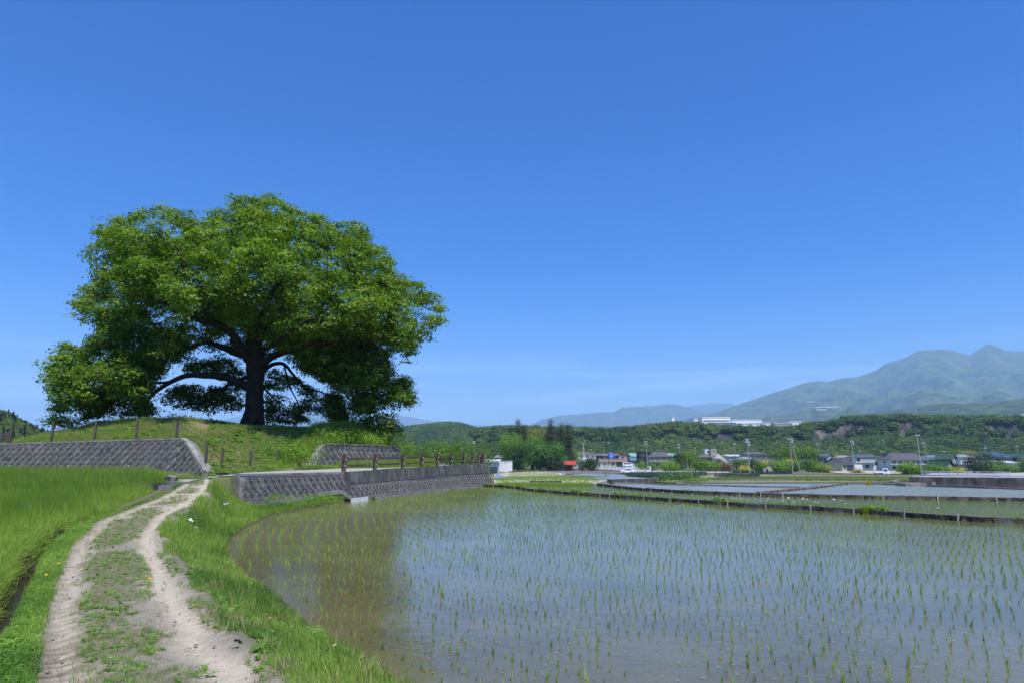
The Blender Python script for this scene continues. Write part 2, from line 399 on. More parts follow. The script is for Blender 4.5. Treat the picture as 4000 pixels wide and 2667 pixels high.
# ------------------------------------------------------------------ ponds beyond the first fields
def PXW(pts, z=0.0): return np.array([PZ(u, v, z)[:2] for u, v in pts])
R1B = [(1832, 1896.5), (1900, 1900), (2006, 1907), (2074, 1918), (2155, 1925), (2249, 1933), (2334, 1938), (2400, 1943), (2560, 1954), (2750, 1967), (2908, 1979), (3146, 1991), (3300, 2002), (3510, 2016), (3721, 2033), (4000, 2046), (4300, 2064), (4700, 2090)]
R2B = [(2329, 1895), (2420, 1906), (2500, 1914), (2600, 1921), (2700, 1927), (3000, 1937), (3300, 1945), (3650, 1951), (4000, 1958), (4400, 1964), (4800, 1970)]
DGB = [(2975, 1928), (3050, 1921), (3120, 1914), (3200, 1906), (3270, 1897), (3320, 1890.5)]
K3 = [(3320, 1890), (3450, 1892), (3616, 1898), (3800, 1904), (4000, 1912), (4400, 1921), (4800, 1928)]
KM = [(2336, 1888.5), (2420, 1887.5), (2520, 1888), (2640, 1892), (2800, 1896), (2953, 1900), (3131, 1903.5)]
KF = [(2652, 1890), (2740, 1883), (2850, 1879), (2960, 1876.5), (3100, 1877), (3400, 1880), (3560, 1883), (3640, 1887)]
paddy_far = [(1935, 1893), (2329, 1893)]
W_ = lambda pts, z=0.0: [PZ(u, v, z)[:2] for u, v in pts]
P1 = np.array([np.array([9.0, 1.0])] + list(BOUND[1:len(near_ext) + len(edge) - 1]) + list(WB) + W_(R1B)[1:] + [np.array([40, 15.0]), np.array([30, 1.0])])
P2 = np.array(W_(R1B)[1:] + [PZ(4800, 1976, 0)[:2]] + W_(R2B)[::-1] + W_([(2200, 1890.5), (1990, 1891), (1935, 1893)]))
P3 = np.array(W_(R2B)[5:] + W_(K3)[::-1] + W_(DGB)[::-1])
PA = np.array(W_(R2B)[:6] + W_(DGB) + W_([(3190, 1902)]) + W_(KM)[::-1])
PB = np.array(W_(KM)[3:] + W_([(3200, 1901), (3320, 1889)]) + W_([(3600, 1894), (3640, 1888)]) + W_(KF)[::-1])

# ------------------------------------------------------------------ ground sheet
def axis(parts):
    out = [parts[0][0]]
    for (a, b, st) in parts:
        n = max(1, int(round((b - a) / st))); out += list(np.linspace(a, b, n + 1)[1:])
    return np.array(out)
gx = axis([(-14000, -3000, 2200), (-3000, -400, 500), (-400, -60, 40), (-60, -34, 3), (-34, -17, .5), (-17, -1, .13), (-1, 6, .3), (6, 20, 1.0), (20, 60, 4), (60, 400, 20), (400, 3000, 500), (3000, 14000, 2200)])
gy = axis([(-600, -20, 100), (-20, 2, 2), (2, 14, .13), (14, 32, .17), (32, 52, .3), (52, 80, .8), (80, 420, 4), (420, 640, 20)])
X, Y = np.meshgrid(gx, gy)
Zg = ground_z(X, Y)
# small-scale relief on the track and verge
nearm = (Y < 40) & (Y > -4) & (X < 4)
dpr, spr, _ = pdist(X, Y, PR); dpl, spl, _ = pdist(X, Y, PLE)
onpath = (spr < 0) & (spl > 0) & nearm
tt = dpl / (dpl + dpr + 1e-6)                        # 0 left rut .. 1 right edge
Zg += np.where(nearm & (pdist(X, Y, BOUND)[1] < 0), 0.035 * (fbm(X * 1.3, Y * 1.3, 4, 3) - .5), 0)
Zg += np.where(onpath & (Y < 22), -0.035 * np.exp(-((tt - 0.05) / .10) ** 2) - 0.04 * np.exp(-((tt - 0.80) / .10) ** 2), 0)
ny, nx = X.shape
V = np.stack([X, Y, Zg], -1).reshape(-1, 3)
i = np.arange(ny - 1)[:, None] * nx + np.arange(nx - 1)[None]
Fc = np.stack([i, i + 1, i + nx + 1, i + nx], -1).reshape(-1, 4)
def ground_mat():
    m = bpy.data.materials.new('earth_and_turf'); m.use_nodes = True; nt = m.node_tree; n = nt.nodes; l = nt.links.new
    p = n['Principled BSDF']; p.inputs['Roughness'].default_value = .95; p.inputs['Specular IOR Level'].default_value = .15
    at = n.new('ShaderNodeAttribute'); at.attribute_name = 'soil'; at.attribute_type = 'GEOMETRY'
    g = n.new('ShaderNodeNewGeometry')
    n1 = n.new('ShaderNodeTexNoise'); n1.inputs['Scale'].default_value = 9; n1.inputs['Detail'].default_value = 9; n1.inputs['Roughness'].default_value = .75; l(g.outputs['Position'], n1.inputs[0])
    n2 = n.new('ShaderNodeTexNoise'); n2.inputs['Scale'].default_value = 60; n2.inputs['Detail'].default_value = 6; l(g.outputs['Position'], n2.inputs[0])
    r1 = n.new('ShaderNodeMapRange'); r1.inputs[1].default_value = .3; r1.inputs[2].default_value = .7; r1.inputs[3].default_value = .74; r1.inputs[4].default_value = 1.18; l(n1.outputs[0], r1.inputs[0])
    r2 = n.new('ShaderNodeMapRange'); r2.inputs[1].default_value = .3; r2.inputs[2].default_value = .7; r2.inputs[3].default_value = .8; r2.inputs[4].default_value = 1.2; l(n2.outputs[0], r2.inputs[0])
    mm = n.new('ShaderNodeMath'); mm.operation = 'MULTIPLY'; l(r1.outputs[0], mm.inputs[0]); l(r2.outputs[0], mm.inputs[1])
    vm = n.new('ShaderNodeVectorMath'); vm.operation = 'SCALE'; l(at.outputs['Color'], vm.inputs[0]); l(mm.outputs[0], vm.inputs['Scale'])
    l(vm.outputs[0], p.inputs['Base Color'])
    b = n.new('ShaderNodeBump'); b.inputs['Strength'].default_value = .5; b.inputs['Distance'].default_value = .03; l(n1.outputs[0], b.inputs['Height']); l(b.outputs[0], p.inputs['Normal'])
    return m
me = npmesh('ground', V, Fc, ground_mat(), True)
xf, yf = X.ravel(), Y.ravel()
col = np.empty((len(xf), 4)); col[:, 3] = 1
def lerp(a, b, t): return a * (1 - t[:, None]) + np.asarray(b) * t[:, None]
turf = np.array([.095, .13, .045]); dirt = np.array([.45, .39, .295]); grey = np.array([.235, .213, .168]); mud = np.array([.10, .078, .05])
base = np.tile(turf, (len(xf), 1))
nz_ = fbm(xf * .9, yf * .9, 5, 21); base = lerp(base, [.16, .13, .075], smooth((nz_ - .5) / .2) * .7)
# broad fields in the distance
far = smooth((yf - 75) / 10); base = lerp(base, [.14, .15, .07], far * .8)
tf = tt.ravel(); op = onpath.ravel().astype(float)
wob = (fbm(xf * 1.1, yf * 1.1, 5, 31) - .5)
pc = np.tile(grey, (len(xf), 1))
pc = lerp(pc, dirt, np.exp(-((tf + wob * .22 - .80) / .115) ** 2)); pc = lerp(pc, dirt * .95, np.exp(-((tf + wob * .2 - .10) / .09) ** 2))
pc = lerp(pc, dirt, smooth((yf - 13) / 6) * .6)
patg = fbm(xf * 1.5 + .4, yf * .95, 4, 91) + .15 * np.exp(-((tf - .42) / .20) ** 2); pc = lerp(pc, [.13, .125, .065], smooth((patg - .44) / .12) * .7 * (np.abs(tf - .80) > .08) * (tf > .12))
rut_shade = smooth((8.2 - yf) / 2.5) * np.exp(-((tf + wob * .1 + .0) / .045) ** 2); pc = lerp(pc, [.115, .10, .085], rut_shade)  # grass strip's shadow painted into the soil colour along the near left rut
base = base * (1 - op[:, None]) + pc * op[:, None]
edge_soft = np.exp(-np.minimum(dpr.ravel(), dpl.ravel()) / .25) * (1 - op) * nearm.ravel(); base = lerp(base, grey * .8, edge_soft * .8)
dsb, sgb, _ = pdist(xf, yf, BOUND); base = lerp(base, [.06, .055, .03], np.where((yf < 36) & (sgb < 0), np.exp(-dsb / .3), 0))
base = lerp(base, mud, ((sgb > 0) & (yf < 78)).astype(float))
ddt, _, _ = pdist(xf, yf, DT); base = lerp(base, [.045, .04, .032], np.where((yf < 23.5), smooth((.27 - ddt) / .08), 0))
# bare reddish earth and dry patches on the mound
mnd = (yf > 38) & (yf < 60) & (xf < -8) & (xf > -36) & (sgb < 0)
red = np.exp(-((xf + 20.0) / .9) ** 2 - ((yf - 44.6) / 1.2) ** 2) + .9 * np.exp(-((xf + 12.4) / .5) ** 2 - ((yf - 41.5) / 1.0) ** 2)
base = lerp(base, [.25, .155, .095], np.clip(red, 0, 1) * mnd * .8)
dry = smooth((fbm(xf * .6, yf * 1.2, 4, 77) - .42) / .2); base = lerp(base, [.20, .19, .10], dry * mnd * .6)
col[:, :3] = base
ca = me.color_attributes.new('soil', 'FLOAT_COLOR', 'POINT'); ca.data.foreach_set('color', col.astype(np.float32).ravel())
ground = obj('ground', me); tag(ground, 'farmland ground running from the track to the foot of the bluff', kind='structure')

# ------------------------------------------------------------------ water
def water_mat(name, mudc, mud2, rough=.02, scale=.5, ripple=.05):
    m = bpy.data.materials.new(name); m.use_nodes = True; nt = m.node_tree; n = nt.nodes; l = nt.links.new
    p = n['Principled BSDF']; p.inputs['Roughness'].default_value = rough; p.inputs['IOR'].default_value = 1.333; p.inputs['Specular IOR Level'].default_value = .5
    g = n.new('ShaderNodeNewGeometry')
    a = n.new('ShaderNodeTexNoise'); a.inputs['Scale'].default_value = scale; a.inputs['Detail'].default_value = 8; a.inputs['Roughness'].default_value = .6; l(g.outputs['Position'], a.inputs[0])
    r = n.new('ShaderNodeMapRange'); r.inputs[1].default_value = .38; r.inputs[2].default_value = .62; l(a.outputs[0], r.inputs[0])
    x = n.new('ShaderNodeMix'); x.data_type = 'RGBA'; x.inputs['A'].default_value = (*mudc, 1); x.inputs['B'].default_value = (*mud2, 1); l(r.outputs[0], x.inputs['Factor'])
    v = n.new('ShaderNodeTexNoise'); v.inputs['Scale'].default_value = 26; v.inputs['Detail'].default_value = 4; l(g.outputs['Position'], v.inputs[0])
    vr = n.new('ShaderNodeMapRange'); vr.inputs[1].default_value = .62; vr.inputs[2].default_value = .72; l(v.outputs[0], vr.inputs[0])
    y = n.new('ShaderNodeMix'); y.data_type = 'RGBA'; y.inputs['B'].default_value = (mudc[0] * .45, mudc[1] * .45, mudc[2] * .45, 1); l(x.outputs['Result'], y.inputs['A']); l(vr.outputs[0], y.inputs['Factor'])
    l(y.outputs['Result'], p.inputs['Base Color'])
    w1 = n.new('ShaderNodeTexNoise'); w1.inputs['Scale'].default_value = 5.0; w1.inputs['Detail'].default_value = 3; l(g.outputs['Position'], w1.inputs[0])
    b = n.new('ShaderNodeBump'); b.inputs['Strength'].default_value = ripple; b.inputs['Distance'].default_value = .03; l(w1.outputs[0], b.inputs['Height']); l(b.outputs[0], p.inputs['Normal'])
    return m
WM1 = water_mat('shallow_muddy_water', (.135, .122, .055), (.098, .088, .042), .10, ripple=.22)
WM2 = water_mat('still_pale_water', (.24, .245, .21), (.20, .20, .165), .22, ripple=.2)
WM3 = water_mat('brown_water', (.115, .085, .055), (.09, .07, .05), ripple=.02)
def flat(name, poly, z, m, label, kind='structure'):
    import bmesh
    from mathutils.geometry import tessellate_polygon
    pts = [Vector((p[0], p[1], z)) for p in poly]
    tris = tessellate_polygon([pts]); mb = MB(); mb.add(pts, [tuple(t) for t in tris])
    me = mb.mesh(name, m)
    for pl in me.polygons:
        if pl.normal.z < 0: pl.flip()
    o = obj(name, me); tag(o, label, kind=kind); return o
flat('water', P1, 0.0, WM1, 'shallow muddy water of the large near rice paddy')
flat('water', P2, 0.004, WM1, 'strip of paddy water between the two black board ridges')
flat('water', P3, 0.004, WM2, 'grey blue planted paddy water at the right beyond the second ridge')
flat('water', PA, -0.03, WM2, 'narrow unplanted paddy water behind the second black ridge')
flat('water', PB, -0.02, WM2, 'wide unplanted sky blue paddy before the grass bank')

def rows_fill(name, pts, m, label, off=.03, kind='structure', step=None, fn=gz, world=False):
    """a sheet laid over the sloping land; outline in photo pixels on the ground"""
    W = np.array(pts) if world else np.array([G(u, v)[:2] for u, v in pts])
    y0, y1 = W[:, 1].min(), W[:, 1].max(); n = max(3, int((y1 - y0) / (step or max((y1 - y0) / 24, .8))))
    ys = sorted(set(list(np.linspace(y0 + 1e-3, y1 - 1e-3, n)) + [k for k in GZY if y0 < k < y1] + [p[1] for p in W if y0 + 1e-3 < p[1] < y1 - 1e-3])); V = []; Fa = []
    for yy in ys:
        xs = []
        for i in range(len(W)):
            a = W[i]; b = W[(i + 1) % len(W)]
            if (a[1] > yy) != (b[1] > yy): xs.append(a[0] + (b[0] - a[0]) * (yy - a[1]) / (b[1] - a[1]))
        if len(xs) < 2: xs = [W[:, 0].mean()] * 2
        z = float(fn(yy)) + off; V += [(min(xs), yy, z), (max(xs), yy, z)]
    for k in range(len(ys) - 1): Fa.append((2 * k, 2 * k + 1, 2 * k + 3, 2 * k + 2))
    o = obj(name, npmesh(name, V, Fa, m)); tag(o, label, kind=kind); return o
def pond(name, pts, m, label, lift=.05):
    W = np.array([G(u, v)[:2] for u, v in pts]); z = float(max(gz(W[:, 1]))) + lift
    return flat(name, W, z, m, label)

M = {}
M['conc'] = mat('weathered_concrete', (.30, .29, .27), (.20, .195, .185), 3, .9, .35, 30, coord='World', c3=(.14, .135, .13), s3=1.2)
M['concdark'] = mat('blackened_concrete', (.10, .098, .093), (.05, .049, .048), 1.3, .92, .3, 24, coord='World', stretch=(1, 1, .6), c3=(.15, .147, .14), s3=2.0)
M['block'] = mat('grey_block_concrete', (.15, .147, .14), (.095, .093, .09), 5, .92, .6, 40, coord='World', c3=(.19, .185, .175), s3=2.3)
M['block2'] = mat('grey_block_concrete_light', (.18, .176, .168), (.115, .112, .108), 6, .92, .6, 40, coord='World', c3=(.06, .058, .056), s3=3.3)
M['mortar'] = mat('pale_joint_concrete', (.27, .265, .25), (.15, .147, .14), 7, .92, .3, 30, coord='World')
M['road'] = mat('worn_pale_asphalt', (.36, .35, .335), (.29, .28, .27), 6, .9, .25, 60, coord='World')
M['asph'] = mat('far_asphalt', (.28, .28, .285), (.23, .23, .235), .3, .9, coord='World')
M['lot'] = mat('pale_yard', (.37, .365, .355), (.30, .295, .285), .2, .9, coord='World')
M['straw'] = mat('dry_pale_field', (.42, .38, .26), (.27, .28, .13), .35, .95, coord='World', c3=(.45, .41, .33), s3=.9)
M['soil'] = mat('tilled_dark_soil', (.125, .10, .085), (.16, .135, .115), .8, .95, coord='World')
M['fgrass'] = mat('far_grass', (.13, .16, .05), (.22, .20, .10), .4, .95, coord='World', c3=(.07, .12, .028), s3=.12)
M['sand'] = mat('sandy_track', (.46, .39, .29), (.40, .34, .26), .3, .95, coord='World')
M['black'] = mat('black_sheet', (.022, .021, .02), (.05, .047, .043), 3, .55, .6, 9, coord='World', c3=(.11, .10, .09), s3=4)
M['greysheet'] = mat('grey_sheet', (.16, .165, .17), (.08, .08, .08), 3, .4, .3, 12, coord='World')
M['stake'] = mat('pale_stake', (.55, .50, .42), (.35, .30, .24), 20, .8)
M['wood'] = mat('brown_post', (.060, .040, .030), (.10, .07, .052), 12, .8, .3, 40, stretch=(1, 1, .2), c3=(.17, .14, .12), s3=6)
M['woodg'] = mat('grey_post', (.13, .11, .095), (.06, .05, .045), 14, .9, .4, 40, stretch=(1, 1, .2))
M['wire'] = mat('dark_wire', (.05, .05, .05), rough=.6)
M['white'] = mat('white_paint', (.80, .80, .79), (.70, .70, .69), 2, .5)
M['galv'] = mat('galvanised', (.45, .46, .47), (.33, .34, .35), 3, .5, metal=.3)
M['corr'] = mat('clear_corrugated', (.55, .57, .58), (.42, .44, .46), 2, .35)

# concrete road at the top of the track
rd = [GL(u, v)[:2] for u, v in [(727, 1888), (800, 1886), (890, 1872), (922, 1856)]]
yy = 0
def road_strip(name, line_l, line_r, m, label, off):
    """a sheet between two world edge lines following the upland surface"""
    A, _ = resample(np.asarray(line_l), .4); 
    A = np.asarray(line_l, float); B = np.asarray(line_r, float); V = []; Fa = []; nA = 40; mN = 14
    def at(P, t):
        s = np.concatenate([[0], np.cumsum(np.linalg.norm(np.diff(P, axis=0), axis=1))]); q = t * s[-1]
        return np.array([np.interp(q, s, P[:, 0]), np.interp(q, s, P[:, 1])])
    for k in range(nA + 1):
        a = at(A, k / nA); b = at(B, k / nA)
        for j in range(mN + 1):
            p = a + (b - a) * j / mN; V.append((p[0], p[1], 0))
    V = np.array(V); V[:, 2] = upland(V[:, 0], V[:, 1], False) + off
    for k in range(nA):
        for j in range(mN): Fa.append((k * (mN + 1) + j, k * (mN + 1) + j + 1, (k + 1) * (mN + 1) + j + 1, (k + 1) * (mN + 1) + j))
    o = obj(name, npmesh(name, V, Fa, m)); tag(o, label, kind='structure'); return o
wtop = WB + np.array([-.62, .16])
road_strip('road', [(-17.2, 33.0), (-16.6, 34.6), (-15.2, 36.4), (-13.2, 38.9), (-11.0, 41.3), (-8.3, 45.5), (-6.2, 50), (-5.6, 56), (-8, 64)],
           [(-15.6, 30.6), (-14.2, 29.4), tuple(GL(727, 1889)[:2]), (F0[0] - 1.0, F0[1] - .9), (F0[0] - .45, F0[1] + .35), (F1[0] - .25, F1[1] + .05)] + [tuple(p) for p in wtop[4::6]] + [(WEND[0] - 1.0, WEND[1] + 3), (WEND[0] - 4, WEND[1] + 8)], M['road'], 'pale concrete lane passing the mound above the block walls', .035)
# ================================================================== block retaining walls
BL, BW = .42, .31
def clip(poly, reg):
    """clip convex poly by convex region, both counter-clockwise lists of 2D points"""
    out = [np.array(p) for p in poly]
    for i in range(len(reg)):
        a = np.array(reg[i]); b = np.array(reg[(i + 1) % len(reg)]); nn = np.array([-(b - a)[1], (b - a)[0]])
        inp = out; out = []
        for k in range(len(inp)):
            p = inp[k]; q = inp[(k + 1) % len(inp)]; dp = (p - a) @ nn; dq = (q - a) @ nn
            if dp >= 0: out.append(p)
            if (dp >= 0) != (dq >= 0): out.append(p + (q - p) * dp / (dp - dq))
        if len(out) < 3: return []
    return out
def area(p): p = np.array(p); x, y = p[:, 0], p[:, 1]; return .5 * abs(x @ np.roll(y, -1) - y @ np.roll(x, -1))
def block_mesh(poly, mb_m, full):
    """raised block with a recessed panel; local x along the wall, y up the wall, z out of it"""
    P = np.array(poly); c = P.mean(0); mb = MB(); n = len(P)
    shrink = lambda k: c + (P - c) * k
    rings = [(1, 0), (1, .07), (.90, .074), (.875, .10), (.77, .10), (.75, .045), (.61, .045), (.59, .088)]
    if not full: rings = [(1, 0), (1, .07), (.90, .074), (.87, .10), (.72, .10), (.70, .045), (.55, .045), (.53, .088)]
    for k, z in rings: mb.v += [(x, y, z) for x, y in shrink(k)]
    for k in range(len(rings) - 1):
        for i in range(n): mb.f.append((k * n + i, k * n + (i + 1) % n, (k + 1) * n + (i + 1) % n, (k + 1) * n + i)); mb.m.append(1 if k < 2 else 0)
    mb.f.append(tuple((len(rings) - 1) * n + i for i in range(n))); mb.m.append(0)
    return mb.mesh('block', mb_m)
s2 = math.sqrt(.5)
gap = .004
def rect(kind):
    d = np.array([s2, -s2]) if kind == 0 else np.array([-s2, -s2]); nn = np.array([-d[1], d[0]])
    a, b = (BL - gap) / 2, (BW - gap) / 2
    return [(-d * a - nn * b), (d * a - nn * b), (d * a + nn * b), (-d * a + nn * b)]
FULL = {(k, j): block_mesh(rect(k), [M['block' if j == 0 else 'block2'], M['mortar']], True) for k in (0, 1) for j in (0, 1)}
p_ = BW / s2; hrow = BL * s2
def block_wall(root, frame, S, region, t_of, phase=0.0, row0=0, stuff_after=295):
    """frame(s,t)->(point, along, up, out). region: list of 2D outline in (s,t), convex; blocks as parts"""
    tmax = max(p[1] for p in region); n = 0
    rows = int(tmax / hrow) + 3
    for r_ in range(rows):
        kind = (r_ + row0) % 2; t = tmax - r_ * hrow - hrow * .25
        k0 = int(S / p_) + 3
        for k in range(-2, k0):
            s = k * p_ + phase + (r_ * p_ / 2)  % p_
            R_ = [np.array([s, t]) + q for q in rect(kind)]
            cl = clip(R_, region)
            if len(cl) < 3: continue
            A = area(cl)
            if A < .012: continue
            full = A > .985 * (BL - gap) * (BW - gap)
            if full: ce = np.array([s, t]); me = FULL[(kind, int(rng.uniform() < .28))]
            else:
                ce = np.mean(cl, 0); me = block_mesh([q - ce for q in cl], [M['block'], M['mortar']], False)
            p, a, up, o = frame(ce[0], ce[1])
            Mx = Matrix(((a[0], up[0], o[0], p[0]), (a[1], up[1], o[1], p[1]), (a[2], up[2], o[2], p[2]), (0, 0, 0, 1)))
            Mx = Mx @ Matrix.Translation((0, 0, rng.uniform(-.004, .006))) @ Matrix.Rotation(rng.normal() * .006, 4, 'Z')
            ob = bpy.data.objects.new('block', me); COL.objects.link(ob); ob.parent = root; ob.matrix_local = root.matrix_world.inverted() @ Mx if False else Mx
            n += 1
    return n
def curve_frame(foot, zfoot, lean=.28, flip=False):
    """foot: 2D polyline; returns frame(s,t): s along the wall, t up its leaning face; out = right-hand side of travel"""
    foot = np.asarray(foot, float); seg = np.linalg.norm(np.diff(foot, axis=0), axis=1); cum = np.concatenate([[0], np.cumsum(seg)])
    def fr(s, t):
        q = min(max(s, 0), cum[-1] - 1e-4); i = int(np.searchsorted(cum, q, side='right') - 1); i = min(i, len(seg) - 1)
        d = (foot[i + 1] - foot[i]) / seg[i]; b = foot[i] + d * (s - cum[i]) if (s < 0 or s > cum[-1]) else foot[i] + d * (q - cum[i])
        o2 = np.array([d[1], -d[0]]); k = 1 / math.sqrt(1 + lean * lean)
        up = np.array([-o2[0] * lean * k, -o2[1] * lean * k, k]); a = np.array([d[0], d[1], 0]); o = np.cross(a, up)
        z0 = zfoot(s) if callable(zfoot) else zfoot
        return np.array([b[0], b[1], z0]) + up * t, a, up, o
    return fr, cum[-1]
def backing(fr, S, tfn, name, m, parent, ds=.35, thick=.5, nt=2, tb=0.0, off=0.0):
    """solid body of the wall: front face, top, back"""
    n = max(2, int(S / ds)); V = []; Fa = []
    for i in range(n + 1):
        s = S * i / n; t1 = tfn(s)
        p0, a, up, o = fr(s, tb); p1 = fr(s, t1)[0]; oo = o * off
        back = np.array([-o[0], -o[1], 0]); back /= np.linalg.norm(back)
        V += [p0 + oo, p1 + oo, p1 + back * thick, p0 + back * (thick + .4)]
    for i in range(n):
        b = i * 4
        for k in range(4): Fa.append((b + k, b + (k + 1) % 4, b + 4 + (k + 1) % 4, b + 4 + k)[::-1])
    mb = MB(); mb.add(V, Fa); mb.f += [(0, 1, 2, 3), tuple(4 * n + k for k in (3, 2, 1, 0))]; mb.m += [0, 0]
    return mb.build(name, m, parent)
def poly2(pts): return [np.array(p, float) for p in pts]

# --- left wall behind the tall grass, with a sloping wing at its right end
root = empty('retaining_wall', (0, 0, 0)); tag(root, 'long grey herringbone block wall holding the mound behind the tall grass', 'wall')
fr, S = curve_frame(LW, .85, .3)
slen = np.linalg.norm(LW[1] - LW[0]) + np.linalg.norm(LW[2] - LW[1])
kk = math.sqrt(1 + .09)
t_l, t_r = (2.98 - .85) * kk, (3.30 - .85) * kk
def ltop(s): return t_l + (t_r - t_l) * min(s / slen, 1) if s < slen else t_r + (.62 * kk - t_r) * (s - slen) / (S - slen)
backing(fr, S, lambda s: ltop(s) + .0, 'wall_body', M['mortar'], root, tb=-.2)
reg = poly2([(0, -.1), (S - .05, -.1), (S - .05, .52), (slen, t_r - .10), (0, t_l - .10)])
block_wall(root, fr, S, reg, None)
cp = MB()
for i in range(60):
    s0 = S * i / 60; s1 = S * (i + 1) / 60
    a = fr(s0, ltop(s0))[0]; b = fr(s1, ltop(s1))[0]; ang = math.atan2(b[1] - a[1], b[0] - a[0]); ln = np.linalg.norm(b - a) + .01
    sl_ = math.asin((b[2] - a[2]) / ln); cp.box((a + b) / 2 + np.array([0, .10, .0]), (ln, .34, .09), M=Matrix.Rotation(ang, 4, 'Z') @ Matrix.Rotation(-sl_, 4, 'Y'))
cp.build('coping', M['conc'], root)
for q in (.22, .45, .68, .80):
    p, a, up, o = fr(S * q, .95); pm = MB(); pm.tube([p - o * .02, p + o * .10], .035, 8); pm.build('drain_pipe', M['white'] if q < .7 else M['black'], root)

# --- right wall under the shrubs
root = empty('retaining_wall', (0, 0, 0)); tag(root, 'dark herringbone block wall with sloping left end beneath green shrubs', 'wall')
fr, S = curve_frame(RW, 1.55, .26)
k2 = math.sqrt(1 + .26 ** 2); tR = 1.52 * k2; wing = 1.25
rt = lambda s: (.15 + (tR - .15) * min(s / wing, 1))
backing(fr, S, rt, 'wall_body', M['mortar'], root, tb=-.3, ds=.2)
block_wall(root, fr, S, poly2([(.2, -.1), (S, -.1), (S, tR - .10), (wing + .02, tR - .10), (.2, .1)]), None, phase=.1)
cp = MB(); pts = []
for i in range(41):
    s0 = S * i / 40; pts.append(fr(s0, rt(s0)))
for i in range(40):
    a = pts[i][0]; b = pts[i + 1][0]; o = pts[i][3]; w0 = np.array([-o[0], -o[1], 0]) * .22; oo = o * .06
    cp.add([a + oo, b + oo, b + w0, a + w0, a + oo + (0, 0, .07), b + oo + (0, 0, .07), b + w0 + (0, 0, .07), a + w0 + (0, 0, .07)], [(0, 1, 5, 4), (4, 5, 6, 7), (3, 7, 6, 2)])
cp.build('coping', M['conc'], root)

# --- front wall beside the track
root = empty('retaining_wall', (0, 0, 0)); tag(root, 'short herringbone block wall between the dirt track and the paddy corner', 'wall')
flen = np.linalg.norm(F1 - F0)
fr, S = curve_frame([F0, F1], lambda s: .28 + .05 * s / flen, .22)
k3 = math.sqrt(1 + .22 ** 2); tf0, tf1 = (1.40 - .28) * k3, (1.47 - .33) * k3
ft = lambda s: tf0 + (tf1 - tf0) * s / S
backing(fr, S, ft, 'wall_body', M['mortar'], root, tb=-.3, thick=.45)
block_wall(root, fr, S, poly2([(.06, -.02), (S - .03, -.02), (S - .03, tf1 - .09), (.06, tf0 - .09)]), None, phase=.18)
cp = MB(); a = fr(0, tf0)[0]; b = fr(S, tf1)[0]; ang = math.atan2(b[1] - a[1], b[0] - a[0])
cp.box((a + b) / 2 + np.array([-.14, .09, .0]), (np.linalg.norm(b - a), .40, .09), rz=ang); cp.build('coping', M['conc'], root)
cp = MB(); a = fr(.1, .0)[0]; b = fr(S * .62, .02)[0]; c = fr(S * .66, .18)[0]; d = fr(S * .9, .22)[0]; e = fr(S + .3, -.22)[0]
for q, r_, hh in ((a, b, .16), (c, d, .2), (d, e, .18)):
    ln = np.linalg.norm(r_ - q); sl_ = math.asin((r_[2] - q[2]) / ln)
    cp.box((q + r_) / 2 + np.array([.12, -.08, -.05]), (ln, .16, hh), M=Matrix.Rotation(ang, 4, 'Z') @ Matrix.Rotation(-sl_, 4, 'Y'))
cp.build('footing', M['conc'], root)
for q in (.24, .55, .93):
    p, a, up, o = fr(S * q, .30); pm = MB(); pm.tube([p, p + o * .09], .03, 8); pm.build('drain_pipe', M['black'], root)
nb = MB(); q0 = fr(0, 0)[0] + np.array([-.30, .05, .35]); nb.box(q0 + np.array([.05, .15, .30]), (.26, .45, .80), rz=ang - .2); nb.build('end_pier', M['conc'], root)
nb = MB(); nb.box(q0 + np.array([-.05, -.1, -.22]), (.5, .45, .18), rz=ang - .2); nb.build('pier_footing', M['conc'], root)

# --- long curved wall with its dark parapet
root = empty('retaining_wall', (0, 0, 0)); tag(root, 'long curved paddy wall of herringbone blocks under a blackened parapet', 'wall')
WB2 = np.vstack([WB, [WEND + np.array([-.35, 2.2])], [WEND + np.array([-1.6, 4.6])]])
fr, S = curve_frame(WB2, -.05, .30)
S1 = float(np.linalg.norm(np.diff(WB, axis=0), axis=1).sum()); k4 = math.sqrt(1.09)
bt = lambda s: (np.interp(s, [0, S1], [.85, 1.13]) + .05) * k4
backing(fr, S, bt, 'wall_body', M['mortar'], root, tb=-.2, thick=.6)
block_wall(root, fr, S, poly2([(.08, .03), (S, .03), (S, bt(S) - .05), (.08, bt(0) - .06)]), None, phase=.3)
def par_bot(s): p, a, up, o = fr(s, bt(s)); return p, o
n = 90; V = []; Fa = []
PARTOP = []
for i in range(n + 1):
    s = S * i / n; p, a, up, o = fr(s, bt(s)); o2 = np.array([o[0], o[1], 0]); o2 /= np.linalg.norm(o2)
    zt = float(np.interp(s, [0, S1], [1.49, 1.915])); q = p + o2 * .07; lean_in = .12 * (zt - p[2])
    V += [q, q - o2 * lean_in + (0, 0, zt - p[2]), q - o2 * (lean_in + .34) + (0, 0, zt - p[2]), q - o2 * .45]
    PARTOP.append(q - o2 * (lean_in + .17) + (0, 0, zt - p[2]))
for i in range(n):
    b = i * 4
    for k in range(4): Fa.append((b + k, b + (k + 1) % 4, b + 4 + (k + 1) % 4, b + 4 + k)[::-1])
mb = MB(); mb.add(V, Fa + [(0, 1, 2, 3), tuple(4 * n + k for k in (3, 2, 1, 0))]); mb.build('parapet', M['concdark'], root)
PARTOP = np.array(PARTOP)
cp = MB()
